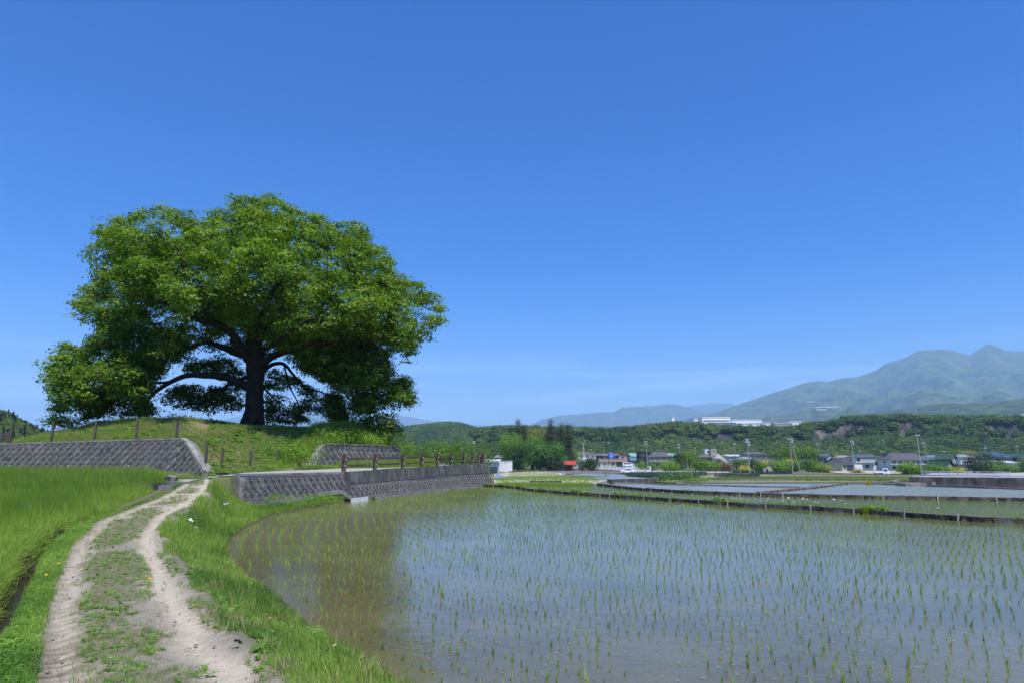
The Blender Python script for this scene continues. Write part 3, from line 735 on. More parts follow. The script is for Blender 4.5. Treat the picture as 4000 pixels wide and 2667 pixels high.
for i in range(n - 8):
    s0, s1 = S * i / n, S * (i + 1) / n; a = fr(s0, 0)[0]; b = fr(s1, 0)[0]; ag = math.atan2(b[1] - a[1], b[0] - a[0]); o = fr(s0, 0)[3]
    cp.box(((a + b) / 2 + o * .07) * (1, 1, 0) + (0, 0, .0), (np.linalg.norm(b - a) + .01, .14, .14), rz=ag)
cp.build('footing', M['conc'], root)
for q in (.075, .2, .33, .5, .62, .78, .9):
    p, a, up, o = fr(S1 * q, .42); pm = MB(); pm.tube([p, p + o * .10], .035, 8); pm.build('drain_pipe', M['conc'], root)
# corner pilaster joining the two walls
pm = MB(); c = np.array([F1[0] - .02, F1[1] + .1]); pm.box((c[0] - .12, c[1] + .05, .62), (.30, .42, 1.72), rz=ang); pm.build('corner_pier', M['concdark'], root)

# little clear sheet by the corner where water is let in
sh = MB(); a = PZ(1372, 1966, 0); b = PZ(1440, 1956, 0); nseg = 26
for i in range(nseg):
    p = a + (b - a) * i / nseg; q = a + (b - a) * (i + 1) / nseg; off = np.array([.01, -.02, 0]) * (1 if i % 2 else -1); of2 = -off
    sh.add([p + off - (0, 0, .05), q + of2 - (0, 0, .05), q + of2 + (-.02, .05, .25), p + off + (-.02, .05, .25)], [(0, 1, 2, 3)])
o = sh.build('corrugated_sheet', M['corr']); md = o.modifiers.new('thick', 'SOLIDIFY'); md.thickness = .01
tag(o, 'clear corrugated plastic sheet standing in the paddy corner by the wall', 'plastic sheet')

# ------------------------------------------------------------------ brown rail fence on the parapet
def at_u(line, u):
    """point of a 3D polyline that projects to photo column u"""
    best = None
    for i in range(len(line) - 1):
        for k in range(6):
            p = line[i] + (line[i + 1] - line[i]) * k / 6; uu = 2000 + F * p[0] / (p[1] * CP + (p[2] - EYE) * SP)
            if best is None or abs(uu - u) < best[0]: best = (abs(uu - u), p, i)
    return best[1], best[2]
root = empty('rail_fence', (0, 0, 0)); tag(root, 'dark brown two rail fence on the parapet of the curved wall', 'fence')
fp = []
for u in (1342, 1464, 1573, 1647, 1707, 1762, 1811, 1846, 1869, 1880, 1890):
    p, i = at_u(PARTOP, u); fp.append(p)
for j, p in enumerate(fp):
    q = fp[min(j + 1, len(fp) - 1)] - fp[max(j - 1, 0)]; ag = math.atan2(q[1], q[0]); mb = MB(); h = .88 if j < 3 else .92
    mb.box((0, 0, h / 2 - .05), (.17, .17, h), rz=ag); mb.box((0, 0, h - .02), (.13, .13, .06), rz=ag)
    o = mb.build('post', M['wood'], root, loc=p)
    mb = MB(); mb.tube([(0.09, -.02, .64), (.12, -.03, .64)], .03, 6); me_ = mb.mesh('bolt', M['white'])
    for dz in (0, -.34): o2 = obj('bolt', me_, o); o2.location = (0, 0, dz)
for j in range(-1, len(fp) - 1):
    for zz in (.66, .30):
        a, b = (fp[j], fp[j + 1]) if j >= 0 else (fp[0] - (fp[1] - fp[0]) * .12, fp[0])
        d = b - a; ln = np.linalg.norm(d) - .14; ag = math.atan2(d[1], d[0]); mb = MB(); mb.box((0, 0, 0), (ln, .09, .11), M=Matrix.Rotation(ag, 4, 'Z') @ Matrix.Rotation(-math.asin(d[2] / np.linalg.norm(d)), 4, 'Y'))
        mb.build('rail', M['wood'], root, loc=(a + b) / 2 + np.array([0, 0, zz]))

# ------------------------------------------------------------------ wire fences round the mound
def solve_up(u, v, lo=34, hi=60):
    d = ray(u, v); ys = np.linspace(lo, hi, 800); zs = EYE + d[2] / d[1] * ys; xs = d[0] / d[1] * ys; g = ground_z(xs, ys)
    k = np.where(g >= zs)[0]; k = k[0] if len(k) else len(ys) - 1
    return np.array([xs[k], ys[k], g[k]])
def wire_fence(label, posts, group='wire fences round the mound'):
    root = empty('wire_fence', (0, 0, 0)); tag(root, label, 'fence', group)
    P = []
    for (u, vt, vb, y) in posts:
        b = PY(u, vb, y) if y else solve_up(u, vb); tp = PY(u, vt, b[1]); h = tp[2] - b[2]; 
        h = tp[2] - b[2]; mb = MB(); mb.box((0, 0, h / 2 - .1), (.11, .11, h + .2), rz=rng.uniform(-.2, .2)); mb.box((0, 0, h + .0), (.10, .10, .04))
        o = mb.build('post', M['woodg'], root, loc=b); o.rotation_euler = (rng.normal() * .015, rng.normal() * .02, 0); P.append((b, h))
    for j in range(len(P) - 1):
        for fz in (.90, .52):
            a = P[j][0] + (0, 0, P[j][1] * fz); b = P[j + 1][0] + (0, 0, P[j + 1][1] * fz); n = 6
            path = [a + (b - a) * k / n - np.array([0, 0, .05 * math.sin(math.pi * k / n)]) for k in range(n + 1)]
            mb = MB(); mb.tube(path, .014, 4); mb.build('wire', M['wire'], root)
wire_fence('grey post and wire fence on top of the long left wall and down its wing', [(-40, 1648, 1726, 41.9), (38, 1654, 1726, 41.3), (200, 1646, 1720, 41.0), (368, 1642, 1716, 40.7), (530, 1640, 1712, 40.4), (687, 1641, 1714, 40.0), (805, 1723, 1785, 38.0), (865, 1762, 1824, None)])
wire_fence('low grey post and wire fence at the foot of the grassy slope beside the lane', [(865, 1762, 1824, None), (976, 1760, 1822, None), (1084, 1758, 1806, None), (1183, 1716, 1750, None), (1261, 1671, 1713, None)][1:])
wire_fence('grey post and wire fence in the tall grass above the dark right wall', [(1261, 1671, 1712, 44.6), (1349, 1670, 1700, 46), (1422, 1673, 1702, 48), (1482, 1676, 1704, 49.5), (1523, 1683, 1710, 51)])
wire_fence('row of weathered posts at the far left edge behind the long wall', [(2, 1692, 1728, 48), (12, 1694, 1728, 52), (22, 1690, 1728, 45), (30, 1684, 1726, 43)])

# ------------------------------------------------------------------ black board ridges between the paddies
def ridge(label, px, board_len, h, z0, grey_from=None, nst=3, umax=4300):
    root = empty('paddy_ridge', (0, 0, 0)); tag(root, label, 'ridge', 'black boarded ridges between the paddies')
    line = catmull([PZ(u, v, z0) for u, v in px], 5); P, Ln = resample(line, board_len)
    core = MB()
    for j in range(len(P) - 1):
        a, b = P[j], P[j + 1]; d = b - a; ag = math.atan2(d[1], d[0]); nrm = np.array([-math.sin(ag), math.cos(ag), 0]); ln = np.linalg.norm(d)
        hh = h * rng.uniform(.85, 1.1); jit = rng.normal() * .02
        c = (a + b) / 2 + nrm * (.02 + jit); mb = MB(); nn = 5
        V = []
        for side in (0, 1):
            for k in range(nn + 1):
                x = (k / nn - .5) * (ln + .03); y = side * .02 + .025 * math.sin(k * 1.7 + j * 2.1); zt = hh + .03 * math.sin(k * 1.3 + j * 3.3) * rng.uniform(.3, 1)
                V += [(x, y, -.14), (x, y + .02, zt)]
        Fq = []
        for k in range(nn):
            q = 2 * k; Fq.append((q, q + 2, q + 3, q + 1)); q2 = q + 2 * (nn + 1); Fq.append((q2, q2 + 1, q2 + 3, q2 + 2)); Fq.append((q + 1, q + 3, q2 + 3, q2 + 1))
        mb.add(V, Fq); gm = M['greysheet'] if (grey_from and rng.uniform() < grey_from) else M['black']
        o = mb.build('board', gm, root, loc=c); o.rotation_euler = (rng.normal() * .08, 0, ag)
        core.box(c + nrm * .17 + (0, 0, h * .22), (ln + .05, .30, h * .9 + .14), rz=ag)
        if j % nst == 0 or rng.uniform() < .15:
            st = MB(); st.box((0, 0, .02), (.05, .02, .36)); o = st.build('stake', M['stake'], root, loc=a - nrm * .03 + (0, 0, .06)); o.rotation_euler = (rng.normal() * .1, rng.normal() * .08, ag)
    core.build('earth_bank', mat('ridge_earth', (.11, .09, .06), (.17, .15, .11), 3, .95, .6, 12, coord='World'), root)
    return P
RP1 = ridge('near ridge of black boards and pale stakes edging the large paddy', R1B, 1.0, .16, 0, .12, 2)
RP2 = ridge('farther black board ridge bounding the planted strip', R2B, 1.3, .18, 0, 0, 2)
RP3 = ridge('short diagonal ridge of dark sheeting between two flooded paddies', DGB, 1.6, .12, 0, .5, 2)

# concrete kerbs and dividers among the far ponds
def kerb(label, px, wdt, h, z0=0.0, m='conc', fn=None, name='concrete_kerb'):
    line = np.array([(PZ(u, v, z0) if fn is None else G(u, v)) for u, v in px]); P = catmull(list(line), 4); V = []; Fa = []
    for i, p in enumerate(P):
        d = P[min(i + 1, len(P) - 1)] - P[max(i - 1, 0)]; d[2] = 0; d /= np.linalg.norm(d); nn = np.array([-d[1], d[0], 0])
        V += [p - (0, 0, .35), p + (0, 0, h), p + nn * wdt + (0, 0, h), p + nn * wdt - (0, 0, .35)]
    for i in range(len(P) - 1):
        for k in range(4): Fa.append((i * 4 + k, i * 4 + (k + 1) % 4, i * 4 + 4 + (k + 1) % 4, i * 4 + 4 + k)[::-1])
    mb = MB(); mb.add(V, Fa + [(0, 1, 2, 3), tuple(4 * (len(P) - 1) + k for k in (3, 2, 1, 0))]); o = mb.build(name, M[m]); tag(o, label, 'kerb', 'concrete kerbs among the far ponds'); return P
kerb('thin pale kerb dividing two flooded paddies beyond the second ridge', KM, .22, .10)
kerb('far kerb along the grass bank behind the widest sky blue paddy', KF, .35, .16)
kerb('long kerb at the back of the planted paddy on the right', K3, .30, .12)
kerb('low white block kerb closing the left end of the planted strip', [(1925, 1893), (2050, 1890), (2200, 1891), (2330, 1893)], .4, .12, m='lot')
# ================================================================== the great cherry tree on the mound
Z1 = lambda x, y: (x / 1.3067, 700 + y / 1.3067)
crown_out = [(460,380),(500,290),(590,220),(700,180),(820,165),(950,190),(955,245),(1010,212),(1110,180),(1170,175),(1200,185),(1190,122),(1265,102),(1330,115),(1420,120),(1500,150),(1560,190),(1650,205),(1720,260),(1780,230),(1830,230),(1860,280),(1900,310),(1910,350),(1990,400),(1975,450),(2040,490),(2060,530),(2130,540),(2200,590),(2245,640),(2235,700),(2200,740),(2190,800),(2110,830),(2095,895),(2020,880),(1940,860),
             (1880,880),(1780,850),(1700,840),(1640,900),(1560,900),(1460,900),(1400,870),(1340,800),(1240,780),(1150,760),(1060,800),(960,850),(860,830),(760,860),(640,800),(560,745),(510,725),(430,695),(400,630),(420,590),(480,545),(480,510),(565,450),(540,400),(480,415)]
left_low = [(540,690),(640,730),(760,770),(900,790),(980,850),(900,920),(830,960),(800,1020),(780,1060),(760,1130),(800,1165),(795,1205),(720,1215),(560,1205),(420,1215),(310,1262),(262,1225),(295,1180),(290,1120),(262,1060),(225,990),(262,960),(270,900),(325,840),(400,850),(430,880),(445,830),(495,790)]
right_low = [(1440,850),(1640,830),(1760,780),(1880,800),(1980,880),(1990,1000),(2010,1080),(2040,1150),(2010,1200),(2020,1280),(1950,1300),(1880,1260),(1800,1235),(1775,1150),(1740,1090),(1660,1040),(1560,980),(1480,930)]
right_tip = [(1980,1010),(2040,990),(2100,972),(2095,1040),(2135,1130),(2100,1170),(2080,1215),(2030,1170),(1990,1120)]
hang_r = [(1640,1030),(1740,1080),(1775,1150),(1770,1250),(1700,1252),(1650,1180),(1660,1100)]
lace_l = [(960,905),(1100,880),(1235,900),(1235,1000),(1240,1130),(1210,1180),(1130,1165),(1070,1205),(980,1160),(900,1165),(830,1130),(850,1090),(870,1060),(980,1040),(1120,1060),(1180,1030),(1080,985),(940,985)]
lace_r = [(1345,1000),(1420,960),(1500,1000),(1600,1060),(1650,1120),(1640,1240),(1500,1245),(1345,1250)]
lace_inner = [(640,800),(860,760),(1100,690),(1500,700),(1760,780),(1720,900),(1600,990),(1500,940),(1420,900),(1350,930),(1240,900),(1120,870),(960,900),(860,960),(740,960)]
HOLES = [[(925,880),(1020,845),(1085,870),(1060,905),(960,905)], [(800,1040),(870,1010),(830,1090),(790,1100)], [(1430,1040),(1530,1060),(1530,1140),(1470,1150),(1430,1110)], [(1885,690),(1950,730),(1960,760),(1900,740)], [(1350,860),(1400,850),(1370,910)], [(1185,905),(1230,930),(1235,965),(1195,950)], [(1750,1080),(1800,1110),(1790,1200),(1745,1180)], [(1725,840),(1760,850),(1800,900),(1745,880)]]
HOLES = [np.array([Z1(*p) for p in h]) for h in HOLES]
TY = 50.0
CR = np.random.default_rng(11)
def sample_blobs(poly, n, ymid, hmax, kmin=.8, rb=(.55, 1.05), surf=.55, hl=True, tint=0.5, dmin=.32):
    P = np.array([Z1(*p) for p in poly]); lo, hi = P.min(0), P.max(0); out = []
    while len(out) < n:
        q = CR.uniform(lo, hi, (600, 2)); q = q[inpoly(q[:, 0], q[:, 1], P)]
        if hl:
            for h in HOLES: q = q[~inpoly(q[:, 0], q[:, 1], h)]
        d, _, _ = pdist(q[:, 0], q[:, 1], P, True); q = q[d > 3]; d = d[d > 3] / 53.0
        keep = fbm(q[:, 0] / 95, q[:, 1] / 60, 3, 3) + .28 * CR.uniform(size=len(q)) > .455
        q, d = q[keep & (d > dmin)], d[keep & (d > dmin)]
        e = np.minimum(d, hmax); H = (kmin + np.sqrt(e * (2 * hmax - e)) * .9) * (.62 + .75 * vnoise(q[:, 0] / 100, q[:, 1] / 70, 23))
        r = CR.uniform(-1, 1, len(q)); yv = ymid + np.sign(r) * np.abs(r) ** surf * H
        for (u, v), yy, dd_ in zip(q, yv, d): out.append(list(PY(u, v, yy)) + [min(CR.uniform(*rb), max(.14, .32 - dmin) + dd_ * .6), tint])
    return np.array(out[:n])
def edge_blobs(poly, n):
    P = np.array([Z1(*p) for p in poly]); Pr, L_ = resample(np.vstack([P, P[:1]]), 6); out = []
    for k in range(n):
        p = Pr[CR.integers(len(Pr))] + CR.normal(size=2) * 11
        if p[1] > Z1(0, 820)[1] and Z1(500, 0)[0] < p[0] < Z1(1950, 0)[0]: continue
        out.append(list(PY(p[0], p[1], TY + CR.normal() * 1.6)) + [CR.uniform(.22, .45), .7])
    return np.array(out)
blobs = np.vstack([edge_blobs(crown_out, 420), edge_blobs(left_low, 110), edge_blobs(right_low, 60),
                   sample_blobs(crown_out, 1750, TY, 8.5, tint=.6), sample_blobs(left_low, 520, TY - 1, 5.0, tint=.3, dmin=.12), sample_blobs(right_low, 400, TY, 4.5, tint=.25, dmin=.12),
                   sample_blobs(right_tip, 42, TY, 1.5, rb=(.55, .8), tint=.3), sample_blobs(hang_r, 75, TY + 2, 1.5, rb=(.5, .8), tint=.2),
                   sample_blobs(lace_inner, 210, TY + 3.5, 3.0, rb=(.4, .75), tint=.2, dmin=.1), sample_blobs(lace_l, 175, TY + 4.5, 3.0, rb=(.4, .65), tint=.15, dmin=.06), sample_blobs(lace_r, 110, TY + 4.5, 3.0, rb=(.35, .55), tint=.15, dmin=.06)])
limbs = [
 ('trunk', [(1291,1262,72,0),(1293,1235,56,0),(1296,1180,46,0),(1298,1100,43,0),(1301,1000,43,0),(1303,930,46,0),(1303,860,40,0),(1292,780,30,0),(1285,720,24,0),(1270,640,18,-.5),(1245,520,13,-1),(1215,380,9,-1),(1180,260,5,-1)]),
 ('limb', [(1290,940,30,0),(1250,890,27,-.6),(1200,810,25,-1.6),(1130,755,22,-2.6),(1060,732,18,-3.6),(960,700,14,-4.6),(840,640,10,-5.5),(700,560,6,-5),(560,480,3,-4)]),
 ('limb', [(1265,910,20,0),(1190,880,20,.6),(1120,850,18,1.2),(1045,832,16,1.5),(960,862,13,1.5),(860,880,11,1.2),(760,890,8,1),(620,900,5,0),(480,885,3,0)]),
 ('limb', [(1280,1070,28,0),(1220,1035,24,-.5),(1150,1010,22,-1),(1060,1002,19,-1.5),(960,1000,16,-2),(880,1030,14,-2.2),(820,1065,12,-2.4),(768,1108,9,-2.4),(748,1150,6,-2.4),(740,1200,3,-2.4)]),
 ('limb', [(880,1030,9,-2.2),(800,1040,7,-2.5),(700,1040,6,-3),(600,1010,5,-3),(440,1000,4,-2),(320,980,2,-1)]),
 ('limb', [(1320,960,26,0),(1390,905,22,-.8),(1460,878,20,-1.8),(1560,850,17,-3),(1650,830,15,-4),(1760,800,11,-4.5),(1860,730,7,-5),(1980,660,4,-5),(2100,620,2,-4)]),
 ('limb', [(1330,990,16,.3),(1390,945,13,1),(1450,945,11,2),(1500,1000,8,3),(1560,1060,7,3.5),(1650,1090,5,3.5),(1720,1150,3,3)]),
 ('limb', [(1650,830,10,-4),(1740,865,9,-3),(1830,960,7,-2),(1890,1040,6,-1),(1930,1130,4,0),(1960,1220,2,0)]),
 ('limb', [(1310,850,24,0),(1390,730,17,1.5),(1480,590,13,3),(1580,440,9,4),(1690,320,5,4)]),
 ('limb', [(1270,760,16,0),(1160,620,13,-2),(1010,500,10,-4),(890,360,7,-4),(780,250,3,-3)]),
 ('limb', [(1255,1010,14,.4),(1180,1040,11,2),(1100,1090,8,4),(990,1115,5,5),(880,1130,3,5)]),
 ('limb', [(1310,830,18,0),(1330,700,14,-3),(1380,600,10,-6),(1420,520,6,-8)]),
 ('limb', [(1330,880,16,0),(1430,820,13,-4),(1540,740,9,-7),(1640,700,5,-8)]),
 ('limb', [(1290,800,16,0),(1240,700,13,4),(1150,560,9,7),(1080,440,5,8)]),
 ('limb', [(1450,945,6,2),(1480,1060,5,3),(1520,1140,4,4),(1545,1240,3,4.5)]),
 ('limb', [(1330,1040,8,.5),(1370,1090,6,3),(1430,1140,4,4.5),(1500,1180,2,5)]),
 ('limb', [(1240,500,9,-1),(1300,340,7,-1),(1340,200,4,0),(1230,130,2,0)]),
]
tree = empty('cherry_tree', tuple(PY(*Z1(1291, 1255), TY))); tag(tree, 'huge spreading old cherry tree in full green leaf on top of the mound', 'tree')
TO = np.array(tree.location)
bark = mat('cherry_bark', (.016, .014, .013), (.034, .030, .027), 3, .95, .8, 10, stretch=(1, 1, .3), c3=(.026, .028, .018), s3=1.2)
nodes = []
for nm, pts in limbs:
    P = np.array([list(PY(*Z1(x, y), TY + dy)) for x, y, w_, dy in pts]); rad = np.array([w_ * (1 if nm == 'trunk' else .82) for _, _, w_, _ in pts]) / 1.3067 / 53.0
    PC = catmull(list(np.column_stack([P, rad])), 5)
    wob = np.column_stack([fbm(np.arange(len(PC)) * .6, np.full(len(PC), len(nodes) * 1.0), 3, 4) - .45] * 3) * PC[:, 3:4] * .5
    mb = MB(); mb.tube(PC[:, :3] + wob - TO, list(np.maximum(PC[:, 3], .03)), 12 if nm == 'trunk' else 9); mb.build(nm, bark, tree, True)
    for k in range(0, len(PC), 2): nodes.append((*PC[k, :3], 0))
NL = len(nodes)
# boughs and twigs grow outwards from the limbs, each leafy spray joined to the nearest wood already there
LP = np.array(nodes)[:, :3]; B = blobs[:, :3]; nB = len(B)
allP = np.vstack([LP, B]); parent = np.full(len(allP), -1); inn = np.zeros(len(allP), bool); inn[:NL] = True
dist = np.full(nB, 1e9); par = np.zeros(nB, int)
for i in range(NL):
    d = np.linalg.norm(B - LP[i], axis=1) * 1.0; m_ = d < dist; dist[m_] = d[m_]; par[m_] = i
left = np.ones(nB, bool); order = []
for _ in range(nB):
    j = np.argmin(np.where(left, dist, 1e9)); left[j] = False; order.append(j); parent[NL + j] = par[j]
    d = np.linalg.norm(B - B[j], axis=1) + .25; m_ = left & (d < dist); dist[m_] = d[m_]; par[m_] = NL + j
wt = np.ones(len(allP)); 
for j in order[::-1]: wt[parent[NL + j]] += wt[NL + j] * .8
V = []; Fa = []
for j in order:
    a = allP[parent[NL + j]] - TO; b = B[j] - TO; r0 = min(.012 + .011 * math.sqrt(wt[NL + j]), .10); r1 = r0 * .7; ln = np.linalg.norm(b - a)
    mid = (a + b) / 2 + CR.normal(size=3) * .08 * ln + np.array([0, 0, .06 * ln]); pts = [(a, r0), (mid, (r0 + r1) / 2), (b, r1)]
    dv = (b - a) / (ln + 1e-9); s_ = np.cross(dv, [0.3, .1, 1]); s_ /= np.linalg.norm(s_) + 1e-9; t_ = np.cross(dv, s_); b0 = len(V)
    for p, r_ in pts:
        for k in range(4): V.append(p + (s_ * math.cos(k * 1.5708) + t_ * math.sin(k * 1.5708)) * r_)
    for q in range(2):
        for k in range(4): Fa.append((b0 + q * 4 + k, b0 + q * 4 + (k + 1) % 4, b0 + q * 4 + 4 + (k + 1) % 4, b0 + q * 4 + 4 + k))
o = obj('twigs', npmesh('twigs', V, Fa, bark), tree); o['kind'] = 'stuff'
# leaves: flat drooping sprays round each bough end
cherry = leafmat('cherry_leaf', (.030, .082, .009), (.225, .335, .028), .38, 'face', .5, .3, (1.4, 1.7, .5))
C = []; T = []; ON = []
for bx, by, bz, br, tn in blobs:
    n = int(132 * br * br + 34); nsp = 7
    sc_ = CR.normal(size=(nsp, 3)) * [br * .55, br * .55, br * .30]; k = CR.integers(0, nsp, n)
    p = sc_[k] + CR.normal(size=(n, 3)) * [.24, .24, .09]; p[:, 2] -= .18 * np.linalg.norm(p[:, :2], axis=1) ** 1.4; ON.append(p / (br * .9) * [1, 1, 1.6])
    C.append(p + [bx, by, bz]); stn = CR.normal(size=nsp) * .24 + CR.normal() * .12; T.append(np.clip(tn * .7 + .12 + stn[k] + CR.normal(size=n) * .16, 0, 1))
C = np.vstack(C) - TO; T = np.concatenate(T)
V, Fq = leafcards(C, .195, CR, up=.9, aspect=.62, out=np.vstack(ON) * .55)
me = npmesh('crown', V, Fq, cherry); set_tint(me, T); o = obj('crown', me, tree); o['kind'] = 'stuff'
print('cherry leaves', len(C), 'blobs', nB)

# ================================================================== generic broad-leaved shrubs and trees
def cloud_mesh(name, ells, dens, size, m, seed, up=.6, droop=.1, trunk=None, mt=None):
    """leaf clumps through ellipsoids (x,y,z,rx,ry,rz); trunk paths joined as a second material"""
    r = np.random.default_rng(seed); C = []; T = []; O = []
    for (x, y, z, rx, ry, rz) in ells:
        nb = max(6, int(dens * (rx * ry * rz) ** (2 / 3) / (size * size) * .55)); 
        d = r.normal(size=(nb, 3)); d /= np.linalg.norm(d, axis=1)[:, None]; d *= (r.uniform(.45, 1, nb) ** .5)[:, None]; c = d * [rx, ry, rz] + [x, y, z]
        cs = size * 2.2; k = np.repeat(np.arange(nb), 9); p = c[k] + r.normal(size=(len(k), 3)) * [cs, cs, cs * .5]; tn = r.uniform(.1, .9, nb)
        C.append(p); T.append(np.clip(tn[k] + r.normal(size=len(k)) * .15, 0, 1)); O.append((d[k] + (p - c[k]) / cs * .7) * .8)
    C = np.vstack(C); T = np.concatenate(T); O = np.vstack(O); keep = C[:, 2] > .02; C, T, O = C[keep], T[keep], O[keep]
    V, Fq = leafcards(C, size, r, up=up, out=O); me = npmesh(name, V, Fq, m); set_tint(me, T); return me
lm = {'shrub': leafmat('shrub_leaf', (.045, .12, .014), (.16, .27, .03)), 'dark': leafmat('dark_leaf', (.022, .055, .014), (.06, .11, .028), .25), 'lime': leafmat('lime_leaf', (.10, .19, .015), (.23, .33, .025)),
      'yellow': leafmat('yellow_leaf', (.33, .33, .02), (.55, .48, .04), .3, tcol=(1.2, 1.2, .6)), 'cedar': leafmat('cedar_needles', (.022, .034, .014), (.055, .065, .024), .12, rough=.8), 'zelk': leafmat('zelkova_leaf', (.035, .11, .018), (.12, .25, .035), .3),
      'bright': leafmat('bright_leaf', (.08, .19, .02), (.22, .36, .04)), 'olive': leafmat('olive_leaf', (.15, .17, .04), (.30, .30, .06), .3), 'red': leafmat('red_leaf', (.09, .05, .02), (.16, .09, .04), .2)}
def plant(name, label, cat, loc, me, sc_=1.0, rz=0.0, group=None, trunk=None, part='crown'):
    root = empty(name, tuple(loc), rz); tag(root, label, cat, group); o = obj(part, me, root); o['kind'] = 'stuff'; root.scale = (sc_,) * 3 if np.isscalar(sc_) else sc_
    if trunk is not None: obj('trunk', trunk, root)
    return root
# shrubs on the mound
def low_shrub(label, u, v, wd, h, m, seed, y=None, size=.11, ells=None):
    p = solve_up(u, v) if y is None else PY(u, v, y)
    r = np.random.default_rng(seed); E = []
    for k in range(max(3, int(wd * 2.2))):
        x = r.uniform(-wd / 2, wd / 2); hh = h * r.uniform(.6, 1) * (1 - .5 * abs(x * 2 / wd) ** 2); E.append((x, r.uniform(-.5, .5), hh * .5, wd * .16 + .3, .55, hh * .55))
    return plant('shrub', label, 'shrub', p, cloud_mesh('foliage', E, 1.2, size, lm[m], seed), part='foliage')
low_shrub('dark green bush on the crest to the left of the great trunk', 712, 1662, 2.4, 1.0, 'shrub', 1, 46.5)
low_shrub('small tufted bush on the crest of the left hump', 487, 1650, .9, .45, 'shrub', 2, 44.8, .09)
low_shrub('rounded light green bush between the wire fences on the slope', 1120, 1790, 3.2, 1.7, 'bright', 3, 41.5)
pw = (RW[0] + RW[1]) / 2 + np.array([-.62, .38]); r_ = np.random.default_rng(4); E = [(x_, r_.normal() * .15, .25 + .3 * r_.uniform(), .75, .6, .45 + .25 * r_.uniform()) for x_ in np.linspace(-2.7, 3.6, 12)]
plant('shrub', 'broad leafy shrub spilling over the dark right wall', 'shrub', (pw[0], pw[1], 3.02), cloud_mesh('foliage', E, 1.6, .12, lm['bright'], 4), rz=math.atan2(*(RW[1] - RW[0])[::-1]), part='foliage')
low_shrub('pale feathery shrub behind the posts above the right wall', 1400, 1700, 3.4, 1.3, 'bright', 5, 49.5, .09)
low_shrub('second leafy shrub at the right end of the dark wall', 1530, 1738, 2.2, 1.1, 'shrub', 6, 48.0)
low_shrub('yellow green bush hanging behind the end of the dark right wall', 1592, 1800, 2.2, 2.4, 'lime', 7, 62)
low_shrub('light green brambles at the left foot of the dark right wall', 1178, 1812, 2.6, 1.2, 'bright', 8, 41.0)
low_shrub('low weeds growing along the kerb below the short block wall', 1150, 1955, 3.6, .35, 'bright', 9, 31.2, .06)
low_shrub('small weeds in the grass just left of the corrugated sheet', 1290, 1948, 1.6, .3, 'bright', 10, 33.3, .06)
for k, (u, v, y, hh) in enumerate([(1640, 1800, 66, 3), (1700, 1800, 70, 3.2), (1770, 1802, 74, 3.4), (1840, 1806, 78, 3)]):
    low_shrub(['leafy hedge shrub seen through the fence near the dark wall', 'green bush behind the middle fence posts', 'bush behind the brown fence below the wooded hill', 'last green bush behind the right end of the brown fence'][k], u, v + 12, 5.5, hh, 'shrub', 20 + k, y, .2)

# ================================================================== grass and weeds
gshort = leafmat('short_grass', (.11, .22, .035), (.30, .42, .08), .42, 'inst'); gtall = leafmat('tall_grass', (.12, .23, .03), (.36, .46, .07), .45, 'inst')
gdry = leafmat('dry_grass', (.22, .18, .09), (.36, .31, .17), .2, 'inst', tcol=(1, 1, .8)); gweed = leafmat('weed_leaf', (.09, .20, .03), (.22, .37, .06), .35, 'inst'); grice = leafmat('rice_blade', (.13, .25, .035), (.36, .46, .08), .35, 'inst')
flow = mat('white_petal', (.75, .74, .72), rough=.6)
def frustum(x, y, margin=2.5): return np.abs(x) < (y * .77 + margin)
def spread(x0, x1, y0, y1, n, rg): return rg.uniform(x0, x1, n), rg.uniform(y0, y1, n)
GR = np.random.default_rng(5)
def scat(name, protos, x, y, h, label, s=(.7, 1.3), tint=None, cat=None, lean=.12, idx=None, z=None):
    n = len(x); z = ground_z(x, y) if z is None else z
    rot = np.column_stack([GR.normal(size=n) * lean, GR.normal(size=n) * lean, GR.uniform(0, 6.283, n)])
    t = np.clip((.5 + 1.1 * (fbm(x * .7, y * .7, 4, 8) - .47) * 2 if tint is None else tint) + GR.normal(size=n) * .15, 0, 1)
    return scatter(name, protos, np.column_stack([x, y, z - .01]), rot, GR.uniform(*s, n) * h, GR.integers(0, len(protos), n) if idx is None else idx, t, label)
# classification
def zones(x, y):
    dsb, sgb, _ = pdist(x, y, BOUND); dpr, spr, _ = pdist(x, y, PR); dpl, spl, _ = pdist(x, y, PLE); dd, sd, _ = pdist(x, y, DT)
    side = (x - F0[0]) * (F1[1] - F0[1]) - (y - F0[1]) * (F1[0] - F0[0])
    return dsb, sgb, dpr, spr, dpl, spl, dd, sd, side
short = [tuft('grass_tuft', gshort, 16, .05, .15, .008, .07, .5, seed=i) for i in range(5)]
mid = [tuft('grass_tuft', gshort, 14, .12, .30, .009, .08, .5, seed=20 + i) for i in range(4)]
tall = [tuft('grass_tuft', gtall, 15, .30, .78, .012, .11, .15, seg=4, seed=40 + i) for i in range(6)]
dryt = [tuft('grass_tuft', gdry, 9, .05, .16, .006, .07, 1.0, seed=60 + i) for i in range(3)]
dryl = [tuft('grass_tuft', gdry, 9, .35, .75, .008, .10, .6, seed=70 + i) for i in range(3)]
weed = [rosette('weed', gweed, 9, .05, .12, .045, seed=i) for i in range(3)] + [rosette('weed', gweed, 7, .08, .17, .035, seed=10 + i, lift=.6) for i in range(2)] + [rosette('weed', gweed, 14, .03, .08, .04, seed=30, lift=1.2)]
